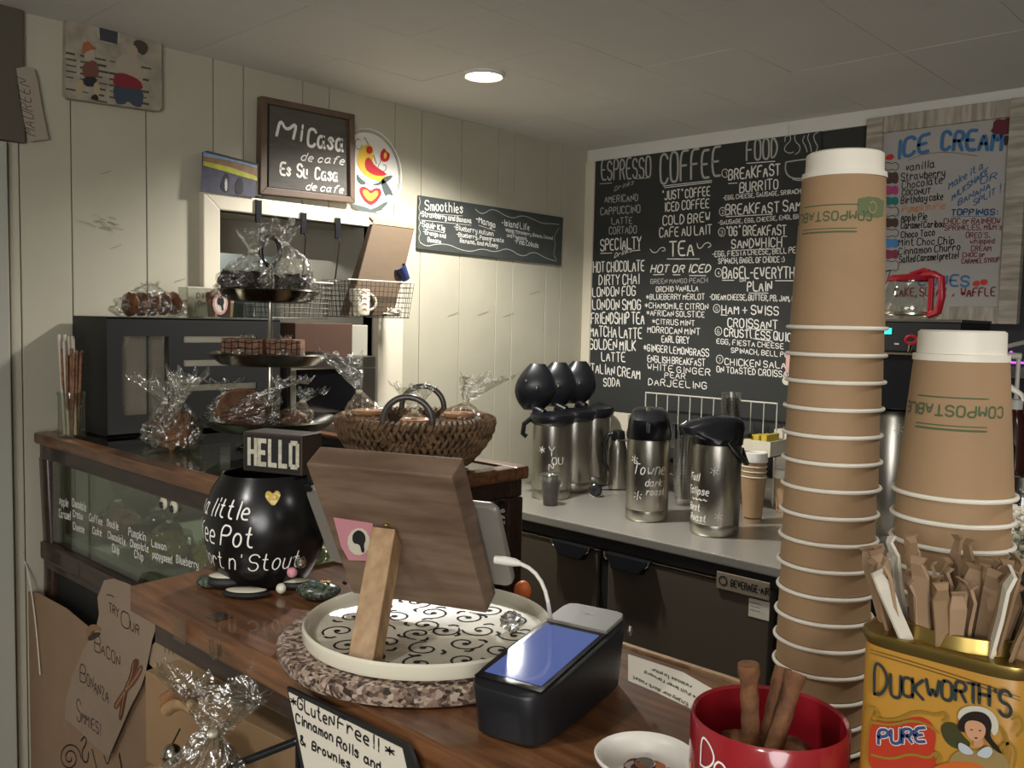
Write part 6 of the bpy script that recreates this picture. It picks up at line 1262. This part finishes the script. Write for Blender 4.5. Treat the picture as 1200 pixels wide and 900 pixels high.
# kraft cups with lids
def lidded(px_, py_, n, h, r, lb, grp):
    p = frontpt(px_, py_, r * .72)
    for i in range(n):
        z = FZ + .0005 + i * .0165; t_ = thing('takeaway_cup', lb % (['lowest', 'second', 'third', 'topmost'][i] if n > 1 else 'single'), 'paper cup', (p.x, p.y, z), grp)
        MB().lathe([(.002, z), (r * .70, z), (r * .97, z + h), (r * .94, z + h), (.002, z + h - .004)], (p.x, p.y, 0), 36).build('sleeve', M['kraft'], t_, smooth=True)
        MB().tube([(p.x + r * .98 * math.cos(a), p.y + r * .98 * math.sin(a), z + h) for a in [2 * math.pi * k / 32 for k in range(32)]], .0018, 6, closed=True).build('rolled_rim', M['cupw'], t_, smooth=True)
        if i == 0: 
            m_ = MB(); fn = cyl_fn(p.x, p.y, lambda zz: r * (.7 + .27 * (zz - z) / h), math.atan2(-p.y, -p.x), 0)
            for k in range(7): m_.mark(); m_.strip([fn(-.028 + k * .009, z + .016), fn(-.023 + k * .009, z + .016)], .005)
            m_.build_lines('printed_dash', M['ink'], t_)
        if i == n - 1: MB().lathe([(r * 1.03, z + h - .002), (r * 1.05, z + h + .004), (r * 1.0, z + h + .012), (r * .97, z + h + .026), (r * .9, z + h + .028), (r * .86, z + h + .022), (.002, z + h + .022)], (p.x, p.y, 0), 36).build('lid', M['white'], t_, smooth=True)
lidded(884, 614, 4, .15, .041, '%s kraft cup of the lidded stack right of the side-spout airpot', 'lidded cup stack')
lidded(923, 602, 1, .12, .042, '%s lidded kraft cup beside the lidded stack, behind the tall stack', None)
tag(MB().box(PZ(900, 612, FZ).x, PZ(938, 612, FZ).x, PZ(900, 616, FZ).y - .0, PZ(900, 616, FZ).y + .05, FZ + .0005, FZ + .018).build('black_caddy', M['blackm'], bevel=.002), 'low black caddy on the steel top by the lidded cups', 'caddy') if 0 else None
# wall bits by the tall stack
tag(MB().box(PY(921, 430, WB - .021).x, PY(934, 430, WB - .021).x, WB - .024, WB - .0215, PY(925, 437, WB - .021).z, PY(925, 412, WB - .021).z).build('pink_note', mat('pink_note', 'D8A8A0', .7)), 'small pink paper note on the black wall beside the tall cup stack', 'note')
P = PY(922, 446, WB - .021); tag(MB().lathe([(.001, 0), (.017, 0), (.016, .003), (.001, .004)], P, 20, ax=Matrix(((1, 0, 0), (0, 0, -1), (0, 1, 0)))).build('round_badge', M['cream'], smooth=True), 'small round white badge under the pink note', 'badge')
P = PY(935, 478, WB - .021); tag(MB().tube([P + Vector((.028 * math.cos(t), -.004, .058 * math.sin(t))) for t in [k * math.pi / 14 for k in range(28)]], .003, 6, closed=True).build('wire_loop', M['wirew'], smooth=True), 'white oval wire loop hanging on the black wall beside the tall cup stack', 'wire loop')
# ---------------- coffee brewer ----------------
by0 = 2.5; x0, x1 = PY(985, 400, by0).x, PY(1125, 400, by0).x; zt_2 = PY(1050, 377, by0).z; zm = PY(1050, 412, by0).z; zl = PY(1050, 480, by0).z
cbw = thing('coffee_brewer', 'black coffee brewer with cyan light, standing behind the two cup stacks', 'coffee brewer', ((x0 + x1) / 2, by0 + .2, FZ))
MB().box(x0, x1, by0, by0 + .26, zm, zt_2).build('control_head', M['blackm'], cbw, bevel=.004); MB().box(x0 + .004, x1 - .004, by0 + .01, by0 + .26, zl, zm - .008).build('brew_head', M['black'], cbw, bevel=.004)
MB().box(x0 - .002, x1 + .002, by0 - .003, by0 + .26, zm - .008, zm - .002).build('chrome_strip', M['silver'], cbw)
MB().box(x0 - .002, x1 + .002, by0 - .003, by0 + .26, zt_2, zt_2 + .008).build('warming_plate', M['alum'], cbw, bevel=.001)
MB().box(x0 + .004, x1 - .004, by0 + .20, by0 + .26, FZ + .0005, zl).build('rear_column', M['blackm'], cbw); MB().box(x0, x1, by0 - .0, by0 + .26, FZ + .0005, FZ + .045).build('brewer_base', M['alum'], cbw, bevel=.003)
P = PY(1041, 388, by0); MB().box(P.x - .009, P.x + .009, by0 - .003, by0 - .0002, P.z - .008, P.z + .008).build('indicator_light', mat('cyan_light', '28D8C8', .5, emit=2.2), cbw)
P = PY(1051, 403, by0); MB().box(P.x - .006, P.x + .006, by0 - .002, by0 - .0002, P.z - .002, P.z + .002).build('badge', M['cream'], cbw)
P = PY(1068, 398, by0 - .03); MB().tube([P + Vector((.014 * math.cos(t), 0, .010 * math.sin(t))) for t in [k * math.pi / 8 for k in range(16)]], .0045, 8, closed=True).build('red_knob', M['redp'], cbw, smooth=True); MB().tube([P + Vector((0, .0, -.006)), P + Vector((-.006, .006, -.03)), P + Vector((-.006, .032, -.03))], .005, 8).build('knob_stem', M['silver'], cbw)
sx = PY(1042, 500, by0 + .12).x
sv = thing('brewer_server', 'steel coffee server with a white star, standing under the brewer head', 'airpot', (sx, by0 + .13, FZ + .0455))
MB().lathe([(.002, FZ + .0458), (.070, FZ + .0458), (.073, FZ + .06), (.073, zl - .03), (.066, zl - .012), (.002, zl - .01)], (sx, by0 + .13, 0), 48).build('body', M['steel'], sv, smooth=True)
m_ = MB(); fn = cyl_fn(sx, by0 + .13, .073, math.atan2(-by0 - .13, -sx), 0); starmark(m_, fn, .022, zl - .06, .014); m_.build_lines('star_mark', M['chalk'], sv)
# glass decanter on the warming plate
P = PY(1068, 376, by0 + .14); dz0 = zt_2 + .0085; dc = thing('glass_decanter', 'glass coffee decanter with red lid and red handle on top of the brewer', 'coffee pot', (P.x, by0 + .12, dz0))
dx, dy = PY(1066, 350, by0 + .12).x, by0 + .12
MB().lathe([(.002, dz0), (.068, dz0), (.076, dz0 + .012), (.074, dz0 + .045), (.062, dz0 + .085), (.055, dz0 + .105), (.057, dz0 + .112)], (dx, dy, 0), 48).build('glass_bowl', M['glassd'], dc, smooth=True)
MB().lathe([(.0775, dz0 + .010), (.0785, dz0 + .014), (.0775, dz0 + .02)], (dx, dy, 0), 48).build('steel_band', M['silver'], dc, smooth=True)
MB().lathe([(.060, dz0 + .108), (.062, dz0 + .116), (.05, dz0 + .124), (.002, dz0 + .128)], (dx, dy, 0), 40).build('lid', M['redp'], dc, smooth=True)
hx_ = dx + .0; d = Vector((.86, -.5, 0)).normalized(); c_ = Vector((dx, dy, 0))
MB().tube([c_ + d * .05 + Vector((0, 0, dz0 + .122)), c_ + d * .085 + Vector((0, 0, dz0 + .125)), c_ + d * .118 + Vector((0, 0, dz0 + .112)), c_ + d * .122 + Vector((0, 0, dz0 + .06)), c_ + d * .112 + Vector((0, 0, dz0 + .02)), c_ + d * .078 + Vector((0, 0, dz0 + .012))], .0095, 12).build('handle', M['redp'], dc, smooth=True)
MB().box(-.006, .006, -.008, .008, 0, .10).build('handle_mount', M['redp'], dc, world=False, bevel=.002).location = (dx - dc.location.x + d.x * .082, dy - dc.location.y + d.y * .082, .012)
MB().tube([c_ + Vector((0, 0, dz0 + .126)), c_ + d * .05 + Vector((0, 0, dz0 + .136)), c_ + d * .07 + Vector((0, 0, dz0 + .13))], .007, 8).build('thumb_lever', M['redp'], dc, smooth=True)
# ---------------- syrups, jar, marshmallows at the far right ----------------
def PYc(x, y, Y): return PY(x, y, Y)
for q, (px_, ptop, pb, Y, lb) in enumerate(((1194, 415, 560, 2.62, 'rear dark red syrup bottle with a white pump at the right edge'), (1176, 452, 560, 2.52, 'nearer syrup bottle with a curved white pump, beside the short cup stack'))):
    P = PYc(px_, ptop, Y); zb2 = PYc(px_, 478 if q == 0 else 500, Y).z; t_ = thing('syrup_bottle', lb, 'bottle', (P.x, Y, FZ), 'pump syrup bottles')
    MB().lathe([(.002, FZ + .0005), (.033, FZ + .0005), (.036, FZ + .01), (.036, zb2 - .05), (.018, zb2 - .015), (.014, zb2)], (P.x, Y, 0), 28).build('bottle', mat('syrup_red_%d' % q, '3A1410' if q == 0 else '2C2420', .15), t_, smooth=True)
    MB().lathe([(.0165, zb2 - .004), (.0175, zb2 + .02), (.008, zb2 + .024), (.0055, zb2 + .03), (.0055, P.z - .012), (.002, P.z - .012)], (P.x, Y, 0), 20).build('pump_collar', M['white'], t_, smooth=True)
    e = -1 if q == 0 else 1
    MB().tube([(P.x - .006 * e, Y, P.z - .006), (P.x + .02 * e, Y - .01, P.z - .004), (P.x + .05 * e, Y - .03, P.z - .018), (P.x + .058 * e, Y - .034, P.z - .034)], [.009, .009, .006, .005], 10).build('pump_spout', M['white'], t_, smooth=True)
P = PYc(1196, 565, 2.45); jr = thing('glass_jar', 'glass jar with a steel band lid at the right edge of the picture', 'jar', (P.x, 2.45, FZ))
MB().lathe([(.002, FZ + .0005), (.05, FZ + .0005), (.052, FZ + .01), (.052, P.z - .03), (.045, P.z - .012)], (P.x, 2.45, 0), 36).build('glass', M['glassd'], jr, smooth=True); MB().lathe([(.046, P.z - .016), (.053, P.z - .014), (.053, P.z + .018), (.05, P.z + .02), (.002, P.z + .021)], (P.x, 2.45, 0), 36).build('lid', M['silver'], jr, smooth=True)
c_ = PD(1202, 618, 1.75); pd_ = thing('pedestal_bowl', 'clear bowl heaped with white marshmallows behind the shorter cup stack', 'bowl', (c_.x, c_.y, 0))
tag(MB().box(c_.x - .16, c_.x + .22, c_.y - .12, c_.y + .14, 0, c_.z - .075).build('side_cupboard', M['blackm'], bevel=.004), 'dark side cupboard behind the front counter carrying the marshmallow bowl', 'cupboard')
pd_.location = (c_.x, c_.y, c_.z - .075)
MB().lathe([(.002, c_.z - .0745), (.06, c_.z - .0745), (.074, c_.z - .06), (.080, c_.z + .0), (.078, c_.z), (.07, c_.z - .058), (.002, c_.z - .069)], (c_.x, c_.y, 0), 40).build('bowl', M['glassd'], pd_, smooth=True)
mm_ = MB(); random.seed(3)
for k in range(420):
    a, rr3, zz = random.uniform(0, 6.3), math.sqrt(random.random()), random.random()
    rad = (.062 if zz < .5 else .068 * (1.5 - zz)) * rr3; p = Vector((c_.x + rad * math.cos(a), c_.y + rad * math.sin(a), c_.z - .058 + zz * .095)); ax = Matrix.Rotation(random.uniform(0, 3), 3, 'X') @ Matrix.Rotation(random.uniform(0, 3), 3, 'Y')
    mm_.lathe([(.0045, -.005), (.0058, -.003), (.0058, .003), (.0045, .005)], p, 7, ax=ax, cap=True)
tag(mm_.build('marshmallow_heap', M['cupw'], smooth=True), 'heap of small white marshmallows in the clear bowl', 'marshmallows', kind='stuff')
P, Q = PYc(1168, 421, 2.9), PYc(1215, 406, 2.9)
nl = thing('purple_light_strip', 'thin glowing purple light strips on the wall at the right edge', 'light', PYc(1185, 418, 2.9))
pm = mat('purple_glow', 'B040E0', .5, emit=3); MB().tube([PYc(1160, 427, 2.9), PYc(1186, 412, 2.9)], .003, 8).build('light_tube', pm, nl); MB().tube([PYc(1160, 424, 2.9), PYc(1225, 426, 2.9)], .003, 8).build('light_tube', pm, nl)
MB().box(PYc(1160, 430, 2.91).x, PYc(1230, 430, 2.91).x, 2.905, 2.97, PYc(1185, 443, 2.91).z, PYc(1185, 429, 2.91).z).build('light_shelf', M['alum'], nl, bevel=.002)
P = PYc(1184, 405, 2.88); tag(MB().hexa([P + Vector((a * .04, b * .006, c * .006 + a * .012)) for a, b, c in ((-1, -1, -1), (1, -1, -1), (1, 1, -1), (-1, 1, -1), (-1, -1, 1), (1, -1, 1), (1, 1, 1), (-1, 1, 1))]).build('grey_tag', M['grey'], bevel=.001), 'small grey tag tilted on the black wall above the purple light', 'tag')
yp = PZ(1036, 632, FZ); yg = tag(MB().loft([(FZ + .0005, yp.x, 2.40, .05, .03, 3), (FZ + .02, yp.x, 2.40, .055, .034, 3), (FZ + .034, yp.x, 2.40, .04, .026, 3)], 28).build('yellow_packet_bag', mat('bag_yellow', 'C0A860', .5, bump=.5, bs=30), smooth=True), 'yellow packet on the steel counter between the two cup stacks', 'packet')
# ================= below the counter, lower left =================
bn = thing('low_bench', 'low wooden bench in front of the display case under the counter', 'bench', (-1.25, .55, 0))
MB().box(-1.36, -.93, .395, .775, .745, .78).build('bench_top', M['woodl'], bn, bevel=.003)
for x in (-1.34, -.99):
    for y in (.40, .72): MB().box(x, x + .04, y, y + .04, 0, .745).build('leg', M['woodl'], bn)
cx4 = thing('cardboard_box', 'closed kraft cardboard box under the left end of the counter', 'box', (-1.18, .67, .78))
B4 = [PZ(170, 786, .93), PZ(368, 885, .93), Vector((-.965, .755, .93)), Vector((-1.40, .765, .93))]
bm4 = MB(); bm4.hexa([Vector((p.x, p.y, .781)) for p in B4] + B4); bm4.build('box_body', M['card'], cx4, bevel=.002)
mid = [B4[0].lerp(B4[3], .5), B4[1].lerp(B4[2], .5)]; ty_ = Vector((0, .012, 0)); mb = MB(); mb.hexa([mid[0] - ty_ + Vector((0, 0, .0002)), mid[1] - ty_ + Vector((0, 0, .0002)), mid[1] + ty_ + Vector((0, 0, .0002)), mid[0] + ty_ + Vector((0, 0, .0002)), mid[0] - ty_ + Vector((0, 0, .001)), mid[1] - ty_ + Vector((0, 0, .001)), mid[1] + ty_ + Vector((0, 0, .001)), mid[0] + ty_ + Vector((0, 0, .001))]).build('packing_tape', mat('tape_brown', 'A08060', .3), cx4)
# hanging papers
def sheet(name, lb, cat, plane, pts, m, th=(0, .0008, 0)): 
    t_ = thing(name, lb, cat, plane(*pts[0])); MB().poly([plane(*p) for p in pts], th).build('paper', m, t_); return t_
Q1 = onY(.772)
s1 = sheet('paper_sign', 'torn tan paper sign with bacon drawing and hand lettering, hanging on the display case', 'sign', Q1, [(122, 680), (133, 678), (150, 684), (162, 692), (185, 712), (187, 722), (178, 750), (170, 790), (165, 805), (152, 830), (127, 888), (108, 872), (95, 858), (76, 842), (77, 820), (85, 790), (98, 760), (112, 738), (116, 720), (114, 700)], mat('tan_sign', '988470', .8, var=.08, vs=9, bump=.35, bs=16))
qn = onY(.7718); m_ = MB()
for a in (('TRY', 128, 716, 139, 724, 10), ('O', 142, 733, 152, 738, 18), ('UR', 153, 738, 163, 744, 10), ('B', 111, 762, 118, 766, 19), ('ACON', 119, 766, 141, 782, 13), ('B', 94, 798, 101, 802, 22), ('ONANZA', 102, 803, 127, 824, 14), ('S', 90, 843, 95, 847, 26), ("MMIES!", 96, 846, 118, 862, 13)): write_px(m_, *a, qn, .0026, NY, off=.0004)
line_px(m_, [(125, 697), (130, 697), (134, 700)], qn, .002, NY); m_.build_lines('lettering', M['brownink'], s1)
def qart(nm, c, sh, o=.0004): return art(nm, mat('drawn_' + c, c, .8), s1, qn, NY, sh, o, 1, .0002)
qart('drawn_bacon', '5A3420', [[(155, 775), (160, 771), (164, 775), (158, 792), (150, 808), (147, 826), (143, 845), (139, 843), (141, 828), (144, 810), (152, 792)]]); qart('drawn_bacon_strip', '6E4428', [[(164, 778), (169, 782), (160, 800), (148, 812), (138, 832), (132, 828), (142, 812), (154, 798)]], .0008)
bo = MB(); line_px(bo, [(157, 777), (155, 792), (147, 808), (142, 838)], qn, .0022, NY, off=.0012); line_px(bo, [(166, 783), (157, 798), (146, 811), (136, 828)], qn, .0022, NY, off=.0012); bo.build_lines('bacon_fat', mat('bacon_fat', 'A88460', .8), s1)
qart('drawn_sandwich', '8A6A48', [[(101, 740), (104, 733), (112, 731), (119, 736), (119, 740), (110, 738), (102, 746)]]); qart('drawn_sandwich_filling', '3A2A1E', [[(102, 747), (110, 741), (119, 741), (116, 746), (105, 752)]]); 
Q2 = onY(.778)
s2 = sheet('paper_sign', 'second tan paper sign with lettering, partly behind the wooden counter end', 'sign', Q2, [(196, 725), (230, 737), (246, 742), (247, 756), (232, 768), (205, 776), (186, 790), (175, 778), (176, 758), (190, 745)], M['tan'], (0, .0008, 0))
q2n = onY(.7778); m_ = MB(); write_px(m_, 'TRY', 191, 764, 211, 768, 16, q2n, .002, NY); write_px(m_, 'A', 221, 768, 229, 769, 18, q2n, .002, NY); line_px(m_, [(194, 735), (207, 739), (203, 736)], q2n, .002, NY); write_px(m_, '..', 183, 779, 190, 780, 14, q2n, .003, NY); m_.build_lines('lettering', M['brownink'], s2)
Q3 = onY(.785)
s3 = sheet('kraft_sheet', 'large tan kraft paper sheet tied with twine at the far lower left', 'paper', Q3, [(30, 693), (45, 695), (78, 713), (108, 738), (118, 760), (150, 790), (185, 800), (182, 930), (34, 930), (36, 880), (30, 830), (33, 760)], mat('kraft_sheet', '94785E', .8, var=.08, vs=8, bump=.25, bs=12))
q3n = onY(.7846); m_ = MB(); line_px(m_, [(82 + (2 + 1.1 * k * .5) * math.cos(k * .6), 888 + (3 + 1.4 * k * .5) * math.sin(k * .6)) for k in range(22)], q3n, .0035, NY)
line_px(m_, [(95, 868), (100, 862), (102, 870), (96, 880), (97, 892), (103, 894), (104, 882)], q3n, .004, NY); line_px(m_, [(108, 878), (111, 890), (114, 902)], q3n, .0035, NY); line_px(m_, [(122, 885), (126, 898), (130, 885)], q3n, .003, NY); write_px(m_, 'NO', 140, 888, 143, 905, 8, q3n, .003, NY)
m_.build_lines('ink_drawing', M['ink'], s3)
tw = thing('twine', 'pale twine knotted at the wall, hanging over the kraft sheet', 'twine', Q3(22, 642)); dv = Vector((0, -.006, 0)); kq = [(17, 622), (22, 636), (28, 640)]
for k, pts in enumerate(([(16, 620), (24, 642), (34, 660), (40, 692), (46, 740), (50, 790)], [(11, 643), (20, 637), (28, 642), (20, 648), (12, 652)], [(24, 644), (23, 660), (24, 680), (22, 694)], [(34, 648), (30, 644), (24, 642), (20, 650)])): MB().tube([Q3(*p) + dv * (1 + .3 * k) for p in soften(pts)], .0016, 6).build('strand', M['paper'], tw)
# clear hook under the counter edge
hk = thing('clear_hook', 'clear plastic sign clip hanging under the counter front edge', 'clip', onY(.548)(255, 768)); h_ = onY(.5475)
MB().tube([h_(247, 750), h_(248, 765), h_(252, 772), h_(257, 768), h_(257, 755)], .003, 8).build('clip', M['acryl'], hk, smooth=True)
# gluten free sign
Q5 = onY(.540)
gs_ = thing('gluten_free_sign', 'white handwritten gluten free sign in a dark holder below the counter edge', 'sign', Q5(400, 850))
MB().poly([Q5(336, 805), Q5(478, 873), Q5(500, 930), Q5(358, 930)], (0, .004, 0)).build('holder', M['blackm'], gs_); q5 = onY(.5392)
MB().poly([q5(338, 811), q5(471, 877), q5(482, 925), q5(362, 925)], (0, .0006, 0)).build('card', M['paper'], gs_); q6 = onY(.539); m_ = MB()
for a in (('*', 341, 826, 347, 829, 11), ('GLuteN', 349, 830, 392, 853, 13), ('Free!!', 396, 853, 444, 880, 14), ('*', 452, 884, 462, 889, 13), ('Cinnamon', 347, 846, 390, 869, 10), ('Rolls', 395, 874, 420, 888, 11), ('and', 427, 893, 446, 903, 10), ('&', 352, 871, 358, 875, 10), ('Brownies', 366, 878, 410, 901, 10)): write_px(m_, *a, q6, .0022, NY, off=.0004)
m_.build_lines('lettering', M['ink'], gs_)
# black wire rack in front
rk = thing('black_stand', 'black metal stand with a flat top bar in front of the gluten free sign', 'stand', (PZ(300, 890, .95).x, PZ(300, 890, .95).y, .78)); 
a, b = PD(266, 898, 1.12), PD(348, 866, 1.12); dn2 = Vector((0, 0, -1))
bz2 = min(a.z, b.z); MB().hexa([a + dn2 * .009, b + dn2 * .009, b + dn2 * .009 + away * .012, a + dn2 * .009 + away * .012, a, b, b + away * .012, a + away * .012]).build('top_bar', M['black'], rk, bevel=.003)
for p in (a, b): MB().tube([p + dn2 * .005 + away * .006, Vector((p.x + away.x * .006, p.y + away.y * .006, .7805))], .0035, 8).build('upright', M['black'], rk)
c2_, d2_ = PD(360, 873, 1.13), PD(430, 908, 1.13); MB().tube([c2_, d2_, d2_ + dn2 * .1], .003, 8).build('wire_arm', M['black'], rk); MB().tube([c2_, Vector((c2_.x, c2_.y, .7805))], .003, 8).build('wire_leg', M['black'], rk)
# cellophane gift bag with bell
p = PY(222, 905, .515); p.z = .84; g_ = cello_bag('gift_bag', 'crinkled cellophane gift bag with brown pastry in front of the cardboard box', 'pastry', (p.x, p.y, .781), (.10, .075), PY(240, 800, .515).z - .781, .74, .75, (.05, .03), 77, rot=R(43))
MB().tube([PD(192 + 3 * k, 822 - 9 * math.sin(k * .28), 1.22 - .004 * k) for k in range(12)], .010, 10).build('pastry_twist', M['crust'], g_, smooth=True)
MB().tube([PD(196 + 3 * k, 832 - 8 * math.sin(k * .28), 1.21 - .004 * k) for k in range(12)], .009, 10).build('pastry_twist', mat('pastry_pale', 'A08058', .7, var=.3, vs=60), g_, smooth=True)
lump(g_, 'pastry', (p.x, p.y, .83), (.055, .05, .04), M['crust'], 5); c_ = PD(272, 830, 1.28)
crinkle(MB(), (p.x, p.y, .80), (.085, .062), .13, .8, .6, (.03, .02), 79, rot=R(43)).build('cellophane', M['cello'], g_, smooth='flat')
P = PD(201, 884, 1.17); be = thing('jingle_bell', 'round silver jingle bell on the cellophane gift bag', 'bell', P); MB().blob(P, (.0135,) * 3, n=24, m=16, amp=0).build('bell', M['silver'], be, smooth=True); MB().tube([P + Vector((0, 0, .012)), P + Vector((0, 0, .02)) + away * .03], .0015, 6).build('loop', M['silver'], be)
